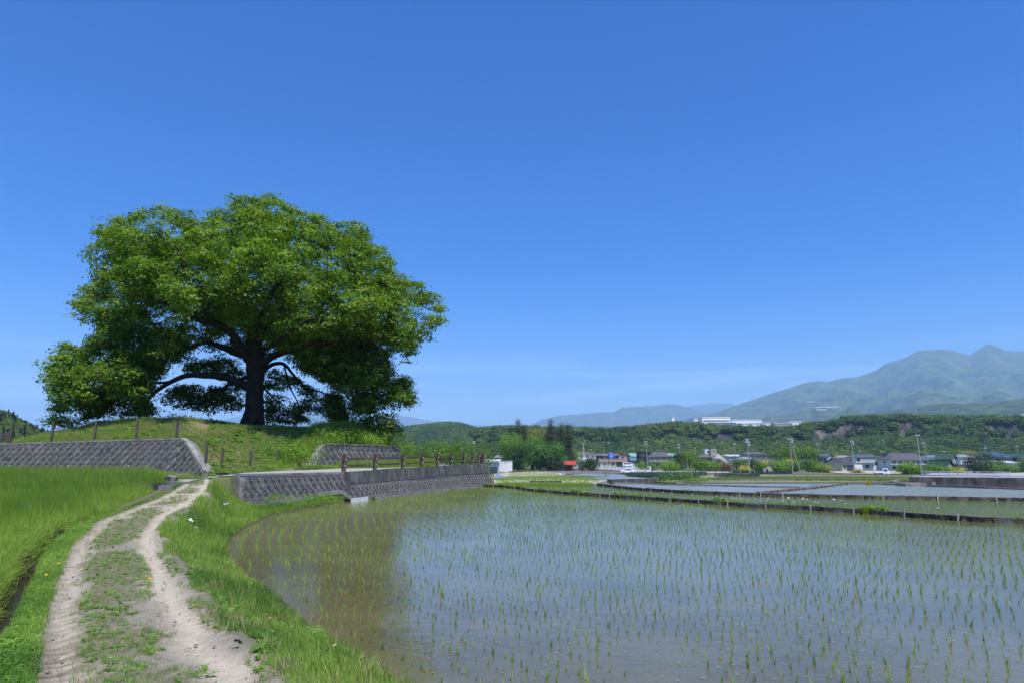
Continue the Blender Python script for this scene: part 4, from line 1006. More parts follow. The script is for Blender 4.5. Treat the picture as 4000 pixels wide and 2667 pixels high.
# right verge
x, y = spread(-13, 2, 3.2, 36, 260000, GR); k = frustum(x, y, 1.5); x, y = x[k], y[k]
dsb, sgb, dpr, spr, dpl, spl, dd, sd, side = zones(x, y); dens = np.clip(7.0 / y, .10, 1)
ok = (sgb < 0) & (dsb > np.interp(y, [8, 16], [.03, .03])) & (spr > 0) & (side > .12) & (GR.uniform(size=len(x)) < dens * 1.0) & ((y < 29) | (dsb < 3.5))
lawn = fbm(x * .8, y * .8, 4, 55)
ok &= (dpr > .15 * (lawn > .5)) 
xv, yv, dv_, dpv, lw = x[ok], y[ok], dsb[ok], dpr[ok], lawn[ok]
hN = np.clip(9 / yv, .0, 1)
hv = (.60 - .2 * (dv_ < .15)) + .1 * smooth(1 - dv_ / 1.0) * (yv < 16) + .25 * (yv > 14)
pick = GR.uniform(size=len(xv)); 
a_ = pick < .62; scat('verge_grass', short, xv[a_], yv[a_], hv[a_] * (1 + .5 * (yv[a_] > 12)), 'green grass on the bank between the dirt track and the paddy')
a_ = (pick > .62) & (pick < .86) & (lw > .44); scat('verge_weeds', weed, xv[a_], yv[a_], .62 + .0 * GR.uniform(size=a_.sum()), 'broad-leaved weeds on the bank beside the track', s=(.6, 1.25))
a_ = (pick > .86) & (dpv > .3); scat('verge_tall_grass', mid, xv[a_], yv[a_], .6 + .5 * hv[a_] * .8, 'longer grass along the edge of the paddy bank', s=(.5, 1.1))
a_ = GR.uniform(size=len(xv)) < .06; scat('dead_grass', dryt, xv[a_], yv[a_], 1.1, 'dry grass in the bank', tint=.5)
# left verge strip between ditch and left rut
x, y = spread(-12, -2, 3.0, 26, 200000, GR); k = frustum(x, y, 1.5); x, y = x[k], y[k]
dsb, sgb, dpr, spr, dpl, spl, dd, sd, side = zones(x, y)
ok = (spl < 0) & (sd > 0) & (dd > .22) & (dpl > .05) & (GR.uniform(size=len(x)) < np.clip(7.0 / y, .1, 1) * 1.15)
xv, yv, lw, dpv = x[ok], y[ok], fbm(x[ok] * .9, y[ok] * .9, 4, 66), dpl[ok]; pick = GR.uniform(size=len(xv))
a_ = pick < .55; scat('ditch_side_grass', short, xv[a_], yv[a_], .6, 'low grass strip between the track and the ditch')
a_ = (pick > .55) & (dpv > .1); scat('ditch_side_weeds', weed, xv[a_], yv[a_], .55, 'clover and broad-leaved weeds between the track and the ditch', s=(.6, 1.3))
# grass on the track itself
x, y = spread(-13, 0, 3.0, 27, 150000, GR); k = frustum(x, y, 1.5); x, y = x[k], y[k]
dsb, sgb, dpr, spr, dpl, spl, dd, sd, side = zones(x, y); t = dpl / (dpl + dpr)
pat = fbm(x * 1.5 + .4, y * .95, 4, 91); strip = np.exp(-((t - .42) / .20) ** 2)
ok = (spr < 0) & (spl > 0) & (pat + .15 * strip + .30 * (fbm(x * 6, y * 4, 3, 3) - .45) > .43) & (np.abs(t - .80) > .085) & (t > .17) & (GR.uniform(size=len(x)) < .5 * np.clip(8.0 / y, .15, 1))
xv, yv = x[ok], y[ok]; pick = GR.uniform(size=len(xv))
a_ = (pick > .72) & (pick < .80); scat('track_dry_grass', dryt, xv[a_], yv[a_], .7, 'dry grass mixed into the crown of the track', lean=.7, tint=.4)
a_ = pick < .72; scat('track_grass', short, xv[a_], yv[a_], .42, 'patchy grass on the crown of the track', lean=.5, tint=.35)
a_ = pick > .80; scat('track_weeds', weed, xv[a_], yv[a_], .5, 'flat weeds on the crown of the track', s=(.6, 1.2), tint=.5)
ok2 = (spr < 0) & (spl > 0) & (GR.uniform(size=len(x)) < np.clip(6.0 / y, .1, 1) * .10 * (np.abs(t - .8) > .08)); scat('track_straw', dryt, x[ok2], y[ok2], .6, 'dry straw lying on the track', lean=.9, tint=.4)
pm_ = []
for q in range(3):
    rr_ = np.random.default_rng(q); pb = MB(); top = [(math.cos(k * 1.05) * rr_.uniform(.008, .014), math.sin(k * 1.05) * rr_.uniform(.008, .014)) for k in range(6)]; pb.prism([(a * 1.2, b, -.004) for a, b in top], (0, 0, .008)); pb.add([(a * .8, b * .7, .009) for a, b in top], [(0, 1, 2, 3, 4, 5)]); pm_.append(pb.mesh('pebble', mat('pebble_stone', (.46, .41, .33), (.30, .26, .21), 30, .9)))
ok4 = (spr < 0) & (spl > 0) & (y < 14) & (GR.uniform(size=len(x)) < .03); scat('track_pebbles', pm_, x[ok4], y[ok4], 1.0, 'small stones lying on the track', s=(.4, 1.9), tint=.5)
ok3 = (spr < 0) & (spl > 0) & (GR.uniform(size=len(x)) < .012) & (np.abs(t - .8) > .1) & (t > .12); scat('track_sprouts', short, x[ok3], y[ok3], .5, 'single grass sprouts on the track', tint=.25)
# tall grass field
CUL = GL(640, 1893)
x, y = spread(-36, -3.5, 4, 38.3, 330000, GR); k = frustum(x, y, 2.5); x, y = x[k], y[k]
dd, sd, _ = pdist(x, y, DT); dsq, sgl, _ = pdist(x, y, LW)
lim = np.interp(x, [-40, -19.5, -17.5, -14.5, -12.2, -11], [38.8, 37.4, 36.0, 30.0, 25.6, 24.4])
ok = (sd < 0) & (dd > .16) & (y < lim) & (GR.uniform(size=len(x)) < np.clip(9.0 / y, .18, 1)) & (sgl > 0) & ~((dd < .5) & (y > 18.5)) & (np.hypot(x - CUL[0], y - CUL[1]) > 1.0)
xv, yv, ddv, limv = x[ok], y[ok], dd[ok], lim[ok]
hh = np.interp(yv, [4, 10, 20, 30, 38], [.56, .60, .74, .90, .96]) * np.interp(limv - yv, [0, 2.5], [.55, 1]) * np.interp(ddv, [.3, .8, 2], [.5, .8, 1])
pick = GR.uniform(size=len(xv)); tn = .35 + .5 * smooth(1 - ddv / 2.0) + .8 * (fbm(xv * .5, yv * .5, 3, 4) - .47)
a_ = pick < .90; scat('tall_grass', tall, xv[a_], yv[a_], hh[a_], 'tall rank grass filling the plot left of the ditch', s=(.7, 1.2), tint=tn[a_])
a_ = pick > .955; scat('tall_dry_grass', dryl, xv[a_], yv[a_], hh[a_], 'dead stalks standing in the tall grass', tint=.5)
a_ = (ddv < .85) & (pick < .8); scat('ditch_bank_grass', mid, xv[a_], yv[a_], 1.15, 'arching yellow-green grass over the ditch bank', tint=.85, lean=.6)
a_ = (ddv < .55) & (pick > .55); scat('ditch_bank_straw', dryl, xv[a_], yv[a_], .30, 'dry roots and straw hanging on the ditch bank', tint=.4, lean=1.0)
# mound and lane edges
x, y = spread(-36, -6, 33.5, 56, 150000, GR)
dm = ground_z(x, y); rz = road_z(x, y); dl, sl_, _ = pdist(x, y, LW); dr, sr, _ = pdist(x, y, RW); ds_, sg_, _ = pdist(x, y, BOUND)
slope = (dm > rz + .12) & (sg_ < 0) & ~((sl_ > -1) & (dl < .85) & (x < LW[3][0])) & ~((sl_ > 0) & (x < LW[3][0])) & ~((dr < .7)) 
fringe = (dm <= rz + .12) & (sg_ < 0) & (pdist(x, y, [(-17.2, 35.2), (-15.2, 36.9), (-13.2, 39.4), (-11.0, 41.6), (-8.3, 45.7)])[1] < 0) & (x > -17.5) & ((sr > 0) | (x < RW[0][0])) & (dr > .1)
drn = fbm(x * .5, y * .9, 4, 77); barep = np.exp(-((x + 20.0) / .8) ** 2 - ((y - 44.6) / 1.0) ** 2) + np.exp(-((x + 12.4) / .5) ** 2 - ((y - 41.5) / .9) ** 2)
ok = (slope | fringe) & (GR.uniform(size=len(x)) > barep) 
xv, yv, dv_ = x[ok], y[ok], drn[ok]; pick = GR.uniform(size=len(xv)); lush = smooth((xv + 15.5) / 3)
a_ = (pick < .55 + .25 * lush); scat('mound_grass', mid, xv[a_], yv[a_], (.80 + .45 * lush * (yv > 40))[a_], 'rough grass over the slopes of the mound', s=(.5, 1.2), tint=np.clip(.6 + .15 * lush + (dv_ - .47), 0, 1)[a_])
a_ = (pick > .66) & (dv_ > .40 - .1 * (1 - lush)) & (GR.uniform(size=len(xv)) > lush * .8); scat('mound_dry_grass', dryl, xv[a_], yv[a_], .42, 'dry grass patches on the mound', tint=.5, lean=.4)
a_ = (pick > .955) & (fbm(xv * .9, yv * .9, 3, 19) > .47); scat('mound_weeds', weed, xv[a_], yv[a_], 2.0, 'weeds on the mound', tint=.6)
tallm = (xv > -14) & (yv > 43) & (GR.uniform(size=len(xv)) < .35); scat('mound_tall_grass', tall, xv[tallm], yv[tallm], .85, 'tall grass above the right wall', tint=.6)
# parapet ledge plants
lp = PARTOP[GR.integers(6, 84, 260)]; scat('ledge_weeds', weed, lp[:, 0] - .35 + GR.normal(size=260) * .1, lp[:, 1] + GR.normal(size=260) * .2, 1.3, 'small weeds along the back of the parapet', z=lp[:, 2] - .12 + 0 * lp[:, 0])

# flowers and litter one could count
import itertools
fl = MB()
for k in range(10):
    a = k * .628; fl.add([(0, 0, 0), (.012 * math.cos(a - .25), .012 * math.sin(a - .25), .003), (.018 * math.cos(a), .018 * math.sin(a), .002), (.012 * math.cos(a + .25), .012 * math.sin(a + .25), .003)], [(0, 1, 2, 3)])
flm = fl.mesh('petals', flow); dm_ = MB(); dm_.tube([(0, 0, 0), (0, 0, .008)], .006, 6); dmm = dm_.mesh('flower_centre', mat('yolk', (.6, .42, .03))); st_ = MB(); st_.tube([(0, 0, -.22), (.01, 0, -.1), (0, 0, 0)], .0025, 4); stm = st_.mesh('stem', lm['shrub'])
def daisy(u, v, label, h=.22, s=1.2):
    p = solve(u, v, lambda yy: 0.0, 3, 60); q = p
    for _ in range(4):
        g = float(ground_z(q[0], q[1])) + h * .8; d = ray(u, v); t = (g - EYE) / d[2]; q = np.array([d[0] * t, d[1] * t, g])
    r = empty('daisy', tuple(q)); r.scale = (s,) * 3; tag(r, label, 'flower', 'white daisies on the paddy bank'); r.rotation_euler = (.35, GR.normal() * .2, GR.uniform(0, 6)); obj('petals', flm, r); obj('flower_centre', dmm, r); obj('stem', stm, r)
for u, v, lb in [(1042, 2400, 'white daisy topmost of the cluster of five on the paddy bank'), (1053, 2414, 'white daisy just under the topmost one of the bank cluster'), (1095, 2430, 'white daisy in the middle right of the bank cluster'), (1138, 2448, 'white daisy at the right end of the bank cluster'), (1066, 2467, 'white daisy lowest of the bank cluster'), (911, 2206, 'white daisy at the leftmost bulge of the water edge, right one of two'), (890, 2194, 'white daisy at the leftmost bulge of the water edge, upper one'),
                 (1026, 2296, 'lone white daisy on the water edge between the two clusters'), (1226, 2470, 'lone white daisy on the water edge below the cluster of five'), (1308, 2518, 'white daisy nearest the bottom of the picture on the water edge'), (863, 2210, 'white daisy in the grass left of the bulge pair')]: daisy(u, v, lb)
ylm = mat('dandelion_yellow', (.75, .42, .02))
for k, (u, v, lb) in enumerate([(645, 2117, 'yellow dandelion beside the right rut near the plastic scrap'), (228, 2215, 'yellow dandelion in the strip left of the track, upper one'), (178, 2262, 'yellow dandelion nearest the ditch water'), (583, 2276, 'orange yellow dandelion in a weed patch on the track crown')]):
    q = GL(u, v); mb = MB(); mb.tube([(0, 0, 0), (0, 0, .012), (0, 0, .02)], [.022, .026, .008], 9); r = empty('dandelion', tuple(q + (0, 0, .05))); tag(r, lb, 'flower', 'dandelions by the track'); mb.build('flower_head', ylm, r); obj('stem', stm, r)
def scrap(u, v, label, s, m, seed):
    q = GL(u, v) if seed < 8 else PZ(u, v, .3); r = np.random.default_rng(seed); mb = MB(); n = 5; V = []
    for i in range(n):
        for j in range(n): V.append(((i / 4 - .5) * s + r.normal() * s * .1, (j / 4 - .5) * s * .8 + r.normal() * s * .1, abs(r.normal()) * s * .35 + .05))
    Fq = [(i * n + j, (i + 1) * n + j, (i + 1) * n + j + 1, i * n + j + 1) for i in range(n - 1) for j in range(n - 1)]
    mb.add(V, Fq); o = mb.build('plastic_scrap', m, loc=q); tag(o, label, 'litter'); o.rotation_euler = (.5, 0, r.uniform(0, 3)); md = o.modifiers.new('t', 'SOLIDIFY'); md.thickness = .004
scrap(737, 2042, 'crumpled white plastic scrap in the bank grass', .13, M['white'], 1)
scrap(762, 2073, 'small torn pale scrap below the crumpled white plastic', .06, M['lot'], 2)
scrap(880, 1975, 'pale rag in the grass at the left end of the short wall', .10, M['galv'], 3)
scrap(108, 1990, 'grey white plastic caught in the tall grass', .10, M['white'], 4)
scrap(918, 2532, 'dark and white scrap lying on the right rut', .06, M['black'], 5)

# ------------------------------------------------------------------ ditch water and concrete culvert
dl_, _ = resample(DT[:-1], .5); V = []; Fa = []
for i, p in enumerate(dl_):
    d = dl_[min(i + 1, len(dl_) - 1)] - dl_[max(i - 1, 0)]; d /= np.linalg.norm(d); nn = np.array([-d[1], d[0]]) * .15; z = float(zL(p[1])) - .12 - .44
    V += [(p[0] - nn[0], p[1] - nn[1], z), (p[0] + nn[0], p[1] + nn[1], z)]
for i in range(len(dl_) - 1): Fa.append((2 * i, 2 * i + 1, 2 * i + 3, 2 * i + 2)[::-1])
dw = obj('water', npmesh('water', V, Fa, water_mat('ditch_water', (.03, .024, .016), (.02, .017, .012), .3, ripple=.3))); tag(dw, 'dark water in the narrow ditch left of the track', kind='structure')
cu = empty('culvert', tuple(GL(640, 1893))); tag(cu, 'concrete box culvert where the ditch meets the lane', 'culvert'); cu.rotation_euler = (0, 0, -.30)
for nm, c, d, mm_ in (('side_wall', (-.42, -.35, -.30), (.10, 1.7, .72), 'concdark'), ('side_wall', (.36, .1, -.30), (.10, 1.3, .62), 'conc'), ('lintel', (-.03, .75, .03), (.95, .35, .14), 'conc'), ('floor_slab', (0, -.1, -.62), (.8, 1.8, .1), 'black'), ('back_wall', (0, .98, -.3), (.8, .1, .6), 'black')):
    mb = MB(); mb.box(c, d); mb.build(nm, M[mm_], cu)
mb = MB(); mb.box((0, 0, 0), (.26, .2, .12)); o = mb.build('stone', M['concdark'], loc=GL(652, 1880) + (0, .1, .13)); o.rotation_euler = (.2, .1, .5); tag(o, 'dark stone lying on the concrete culvert slab', 'stone')
mb = MB(); mb.box((0, 0, 0), (.30, .22, .14)); o = mb.build('stone', M['conc'], loc=GL(664, 1880) + (0, .15, .13)); o.rotation_euler = (.1, .2, .1); tag(o, 'grey stone beside the dark one on the culvert slab', 'stone')
# ================================================================== rice
SR = np.random.default_rng(3)
seedm = [tuft('rice_seedling', grice, n, .09, .20, .0085, .016, .50, seg=3, seed=100 + i) for i, n in enumerate((7, 6, 8, 5, 7, 9))]
base_curve = catmull([np.array([4.6, 1.2]), np.array([1.2, 3.6])] + edge[:-1] + [np.array([-7.3, 38.5]), np.array([-5.4, 46]), np.array([-3.2, 54]), np.array([-1.2, 62]), np.array([1.5, 72])], 6)
bc, bl = resample(base_curve, .165)
N_ = np.array([.90, .43]); N_ /= np.linalg.norm(N_); X_ = []; 
def in_view(x, y): return (np.abs(x) < y * .775 + 2.0) & (y > 4.6)
px_, py_ = [], []
for kr in range(0, 190):
    q = bc + N_ * (.34 + .30 * kr) + SR.normal(size=bc.shape) * .011 + np.array([.03 * math.sin(kr * 1.3), 0]); drift = .015 * np.sin(np.arange(len(bc)) * .05 + kr)
    q = q + N_ * drift[:, None]; px_.append(q[:, 0]); py_.append(q[:, 1])
px_ = np.concatenate(px_); py_ = np.concatenate(py_)
k = in_view(px_, py_) & inpoly(px_, py_, P1); px_, py_ = px_[k], py_[k]
db, sb, _ = pdist(px_, py_, BOUND); dR, _, _ = pdist(px_, py_, np.array(RP1)[:, :2]); k = (sb > 0) & (db > .28) & (dR > .35) & (SR.uniform(size=len(px_)) > .05) & ~((vnoise(px_ * .7, py_ * .7, 44) > .84) & (py_ < 20)); px_, py_ = px_[k], py_[k]
order_ = np.argsort(py_ ** 2 + px_ ** 2); px_, py_ = px_[order_], py_[order_]
mats_r = leafmat('rice_blade_near', (.13, .24, .035), (.34, .44, .08), .35, 'obj'); seedn = []
for mm_ in seedm: c_ = mm_.copy(); c_.materials.clear(); c_.materials.append(mats_r); seedn.append(c_)
for i in range(300):
    o = bpy.data.objects.new('rice_seedling', seedn[SR.integers(0, 6)]); COL.objects.link(o); o.location = (px_[i], py_[i], -.02); s_ = SR.uniform(.55, 1.05); o.scale = (s_, s_, s_)
    o.rotation_euler = (SR.normal() * .14, SR.normal() * .14, SR.uniform(0, 6.28)); tag(o, 'young rice seedling in the front rows of the near paddy, closest to the viewer', 'rice plant', 'rice seedlings in the near rows of the paddy')
def rice(name, x, y, label, hs_=1.0, z=-.02):
    n = len(x); t = np.clip(.45 + 1.5 * (fbm(x * .35, y * .35, 3, 12) - .47) + .35 * smooth((-x - 1) / 6) + SR.normal(size=n) * .18, 0, 1)
    scatter(name, seedm, np.column_stack([x, y, np.full(n, z)]), np.column_stack([SR.normal(size=n) * .16, SR.normal(size=n) * .16, SR.uniform(0, 6.28, n)]), SR.uniform(.5, 1.0, n) * hs_, SR.integers(0, 6, n), t, label)
rice('rice_seedlings', px_[300:], py_[300:], 'rows of young rice covering the rest of the large paddy')
def grid_rice(name, poly, ang, label, rowsp=.30, hill=.17, hs_=1.0, keep=1.0):
    poly = np.array(poly); c = poly.mean(0); r_ = 60; a = np.arange(-r_, r_, rowsp); b = np.arange(-r_, r_, hill); A, Bb = np.meshgrid(a, b); ca, sa = math.cos(ang), math.sin(ang)
    x = (c[0] + A * ca - Bb * sa).ravel(); y = (c[1] + A * sa + Bb * ca).ravel(); k = in_view(x, y); x, y = x[k], y[k]; k = inpoly(x, y, poly); x, y = x[k], y[k]
    d, _, _ = pdist(x, y, poly, True); k = (d > .35) & (SR.uniform(size=len(x)) < .94 * keep); x, y = x[k] + SR.normal(size=k.sum()) * .02, y[k] + SR.normal(size=k.sum()) * .02
    rice(name, x, y, label, hs_)
grid_rice('rice_seedlings', P2, -.35, 'rice rows in the strip between the two black ridges', hs_=.95, keep=.9)
grid_rice('rice_seedlings', P3, -.30, 'rice rows in the grey blue paddy at the right', hs_=.75, keep=.45)
# fallen leaves and pale bits floating in the shallow water
m_ = rosette('leaf_bit', gdry, 1, .05, .09, .012, seed=3, lift=.02); n = 5200; t = SR.uniform(size=n) ** 1.7; y = 5 + 22 * t; x = SR.uniform(-1, 1, n) * (y * .77 + 1); d, s_, _ = pdist(x, y, BOUND); k = (s_ > 0) & (d > .2) & inpoly(x, y, P1)
x, y = x[k], y[k]; n = len(x); scatter('floating_leaf_litter', [m_], np.column_stack([x, y, np.full(n, .004)]), np.column_stack([np.zeros(n), np.zeros(n), SR.uniform(0, 6.28, n)]), SR.uniform(.25, 1.0, n), np.zeros(n), SR.uniform(size=n), 'pale rice leaf bits floating on the shallow water')
# grass, seedlings and daisies along the black ridges
def along(P, n, off, sd, rg):
    P = np.asarray(P); i = rg.uniform(0, len(P) - 1.01, n); k = i.astype(int); p = P[k] + (P[k + 1] - P[k]) * (i - k)[:, None]; d = P[k + 1] - P[k]; d = d[:, :2] / np.linalg.norm(d[:, :2], axis=1)[:, None]
    nn = np.column_stack([-d[:, 1], d[:, 0]]); o_ = off + rg.normal(size=n) * sd; return p[:, 0] + nn[:, 0] * o_, p[:, 1] + nn[:, 1] * o_
x, y = along(RP1, 2600, .34, .14, GR); k = (vnoise(x * .5, y * .5, 71) > .52) | (GR.uniform(size=len(x)) < .08); scat('ridge_grass', mid, x[k], y[k], .85, 'grass clumps growing along the near black ridge', z=np.full(k.sum(), .08), tint=.5)
x, y = along(RP1, 500, .36, .14, GR); k = vnoise(x * .6, y * .6, 73) > .5; scat('ridge_weeds', weed, x[k], y[k], 2.0, 'leafy weeds growing along the near black ridge', z=np.full(k.sum(), .16), tint=.4)
x, y = along(RP2, 700, .32, .12, GR); k = vnoise(x * .4, y * .4, 72) > .60; scat('ridge_grass', mid, x[k], y[k], .8, 'small weeds on the second black ridge', z=np.full(k.sum(), .1), tint=.3)
fh = MB()
for a in range(9):
    c, s_ = math.cos(a * .7) * .05, math.sin(a * .7) * .05; fh.tube([(c * .2, s_ * .2, 0), (c, s_, .03)], [.004, .02], 5)
fhm = fh.mesh('flower_head', flow); fs = MB(); fs.tube([(0, 0, -.4), (.02, 0, -.2), (0, 0, 0)], .006, 4); fsm = fs.mesh('stem', lm['shrub'])
idx = 0
for (u, v, s_) in [(2245,1905,1),(2152,1904,.8),(2330,1908,.8),(2512,1907,1),(2520,1904,1.2),(2590,1922,1),(2620,1925,.8),(2704,1930,1),(2862,1946,1),(2876,1945,1),(2893,1948,.9),(2838,1952,.8),(3000,1946,1.2),(2996,1954,1),(3058,1956,.8),(3079,1944,1.5),(3082,1948,1.3),(3100,1960,1),(3137,1947,1.3),(3133,1949,1.2),(3153,1951,1.2),(3184,1959,1),(3195,1962,1),(3256,1950,1.3),(3260,1953,1.2),(3287,1954,1),(3303,1966,.9),(3664,1984,1),(2440,1915,.8),(2800,1938,.7)]:
    q = None
    for i in range(len(RP1) - 1):
        uu = 2000 + F * RP1[i][0] / (RP1[i][1] * CP); 
        if uu > u: break
    yy = RP1[min(i, len(RP1) - 1)][1] + .4; q = PY(u, v, yy); lbn = 'white fleabane flower on a tall stalk along the near ridge'; r = empty('white_wildflower', tuple(q)); r.scale = (s_ * .55,) * 3; tag(r, 'white fleabane flower on a tall stalk along the near ridge', 'flower', 'white wildflowers along the near black ridge'); obj('flower_head', fhm, r); o = obj('stem', fsm, r); o.scale = (1, 1, max(.3, (q[2] - .12) / .4 / s_ / .55))
def clump(u, v, label, s_, m):
    q = PZ(u, v, .0); V, Fq = blades(160, .25, .42, .012, .13, .55, seed=int(u)); me = npmesh('rice_clump', V, Fq, m); set_tint(me, np.random.default_rng(1).uniform(0, 1, len(Fq))); o = obj('rice_clump', me); o.location = q; o.scale = (s_,) * 3; tag(o, label, 'rice clump')
clump(3382, 2008, 'bright yellow green bundle of spare seedlings by the near ridge at right', 1.0, lm['lime']); clump(1066, 2003, 'small yellow green seedling bundle by the grassy left edge of the paddy', .6, lm['lime']); clump(1457, 1953, 'yellow green seedling bundle at the wall foot by the corrugated sheet', .8, lm['lime']); clump(3393, 1893, 'tiny yellow seedling bundle on the far kerb', 1.4, lm['yellow'])

# ================================================================== far fields, as sheets over the sloping land
FG = M['fgrass']
rows_fill('grass_bank', [(2900, 1876), (3100, 1877), (3400, 1880), (3600, 1884), (3620, 1872), (3560, 1866), (3300, 1859), (3000, 1859), (2800, 1863), (2500, 1880), (2650, 1886)], FG, 'grassy bank between the far kerb and the road', .05)
rows_fill('road', [(2600, 1861), (2930, 1855), (3100, 1853), (3300, 1854), (3600, 1857), (4000, 1860), (4600, 1864), (4600, 1871), (4000, 1868), (3600, 1863.5), (3300, 1860), (3050, 1859.5), (2930, 1860), (2700, 1866), (2600, 1870)], M['asph'], 'far grey road crossing behind the paddies', .12)
rows_fill('path', [(2600, 1871), (2800, 1862), (2960, 1858), (3120, 1859), (3050, 1861.5), (2800, 1869), (2650, 1874)], M['sand'], 'sandy farm track beside the far road', .16)
rows_fill('field', [(1930, 1868), (2020, 1862), (2200, 1862), (2205, 1845), (2180, 1842), (2000, 1844), (1930, 1850)], M['straw'], 'pale dry field with a rounded end', .10)
rows_fill('field', [(1930, 1891), (2330, 1890), (2460, 1866), (2200, 1858), (1930, 1862)], M['straw'], 'pale strip of stubble and weeds beside the white kerb', .06)
rows_fill('field', [(2110, 1842), (2205, 1846), (2220, 1851), (2500, 1849), (2460, 1838), (2210, 1831), (2160, 1832)], M['soil'], 'dark tilled field in front of the shrine grove', .14)
rows_fill('field', [(1930, 1843), (2120, 1842), (2110, 1834), (2000, 1830), (1930, 1829)], FG, 'small green plot before the white sheds', .14)
rows_fill('yard', [(2230, 1829), (2470, 1838), (2480, 1850), (2760, 1848), (2850, 1846), (2850, 1840), (2540, 1833), (2500, 1826), (2300, 1818), (2215, 1820)], M['lot'], 'pale car park and road junction in front of the houses', .17)
rows_fill('field', [(3330, 1850), (3540, 1851), (3560, 1845), (3480, 1838), (3230, 1839), (3250, 1846)], M['straw'], 'mown pale field beside the beige garage', .17)
rows_fill('field', [(3610, 1856), (4100, 1860), (4100, 1846), (3640, 1843)], M['lot'], 'pale gravel plot behind the white guardrail', .13)
rows_fill('field', [(2420, 1866), (2760, 1856), (2760, 1850), (2480, 1848)], M['soil'], 'soil under the blue green leek rows', .20)
pond('water', [(2262, 1889), (2326, 1871), (2411, 1869), (2555, 1873), (2560, 1875), (2520, 1880), (2440, 1885)], WM2, 'curved raised pond reflecting the sky', .02)
pond('water', [(2218, 1857), (2300, 1854), (2400, 1855), (2450, 1862), (2430, 1865), (2390, 1864), (2300, 1863), (2240, 1862)], WM2, 'small blue flooded plot before the road sign', .10)
pond('water', [(3600, 1899), (4000, 1911), (4500, 1922), (4500, 1898), (4000, 1890), (3600, 1886)], WM3, 'dark brown water below the black wall', .02)
pond('water', [(1937, 1863), (1985, 1872), (1930, 1874)], WM2, 'bright sliver of flooded plot beside the curved wall', .14)
pond('water', [(1960, 1838), (2060, 1839), (2000, 1845)], WM2, 'thin flooded patch in the green plot', .2)
def low_wall(name, label, px, h, wdt, m, cat='wall', group=None, fn=G, fence=None):
    P = catmull([fn(u, v) for u, v in px], 5); V = []; Fa = []
    for i, p in enumerate(P):
        d = P[min(i + 1, len(P) - 1)] - P[max(i - 1, 0)]; d[2] = 0; d /= np.linalg.norm(d); nn = np.array([-d[1], d[0], 0]); V += [p - (0, 0, .5), p + (0, 0, h), p + nn * wdt + (0, 0, h), p + nn * wdt - (0, 0, .5)]
    for i in range(len(P) - 1):
        for k in range(4): Fa.append((i * 4 + k, i * 4 + (k + 1) % 4, i * 4 + 4 + (k + 1) % 4, i * 4 + 4 + k)[::-1])
    mb = MB(); mb.add(V, Fa + [(0, 1, 2, 3), tuple(4 * (len(P) - 1) + k for k in (3, 2, 1, 0))]); o = mb.build(name, m); tag(o, label, cat, group); return P
low_wall('pond_wall', 'dark curved wall holding the raised pond', [(2387, 1888), (2455, 1886), (2510, 1884.5), (2550, 1883), (2566, 1881), (2568, 1877), (2560, 1874)], .42, .5, M['concdark'])
low_wall('pond_rim', 'thin grey rim along the back of the raised pond', [(2300, 1876), (2326, 1870.5), (2411, 1868), (2500, 1869), (2562, 1873)], .18, .3, M['conc'])
low_wall('roadside_wall', 'long black stained wall under the far road at right', [(3556, 1886), (3700, 1887.5), (4000, 1891.5), (4500, 1897)], .62, .4, M['concdark'])
low_wall('coping_strip', 'pale kerb above the long black wall', [(3560, 1868), (3700, 1868.5), (4000, 1870.5), (4500, 1874)], .22, .5, M['conc'], 'kerb')
low_wall('ramp_wall', 'sloping grey wall at the left end of the black wall', [(3490, 1884), (3520, 1880), (3556, 1872)], .25, .35, M['conc'])
low_wall('field_wall', 'stone edged rounded bank of the pale dry field', [(1985, 1868), (2070, 1866), (2150, 1863.5), (2200, 1860), (2212, 1855), (2205, 1848), (2190, 1843)], .35, .7, M['conc'])
low_wall('irrigation_box', 'dark low wall segment beyond the planted strip', [(2075, 1889.5), (2130, 1889), (2195, 1889)], .32, .4, M['concdark'])
low_wall('lot_wall', 'dark low wall between the leek field and the car park', [(2795, 1863), (2850, 1862.5), (2893, 1860)], .9, .4, M['concdark'])
low_wall('far_kerb', 'dark line of kerb behind the far road', [(2930, 1849), (3010, 1851), (3120, 1852), (3200, 1853), (3300, 1853.5), (3600, 1856), (3900, 1861)], .22, .4, M['concdark'], 'kerb')
low_wall('edge_kerb', 'dark edge kerb of the tilled field before the car park', [(2200, 1832), (2300, 1836), (2400, 1842), (2480, 1847)], .18, .4, M['concdark'], 'kerb')
low_wall('house_wall', 'grey wall of the two storey house beside the shrine hut', [(2262, 1817), (2300, 1818), (2330, 1819)], 1.5, .3, M['conc'])
# concrete end block by the brown pond
q = PZ(3590, 1899, .0); mb = MB(); mb.box((q[0], q[1] + 1.2, .05), (1.8, 1.6, .45)); o = mb.build('concrete_block', M['conc']); tag(o, 'grey concrete block at the left end of the brown water', 'concrete block')
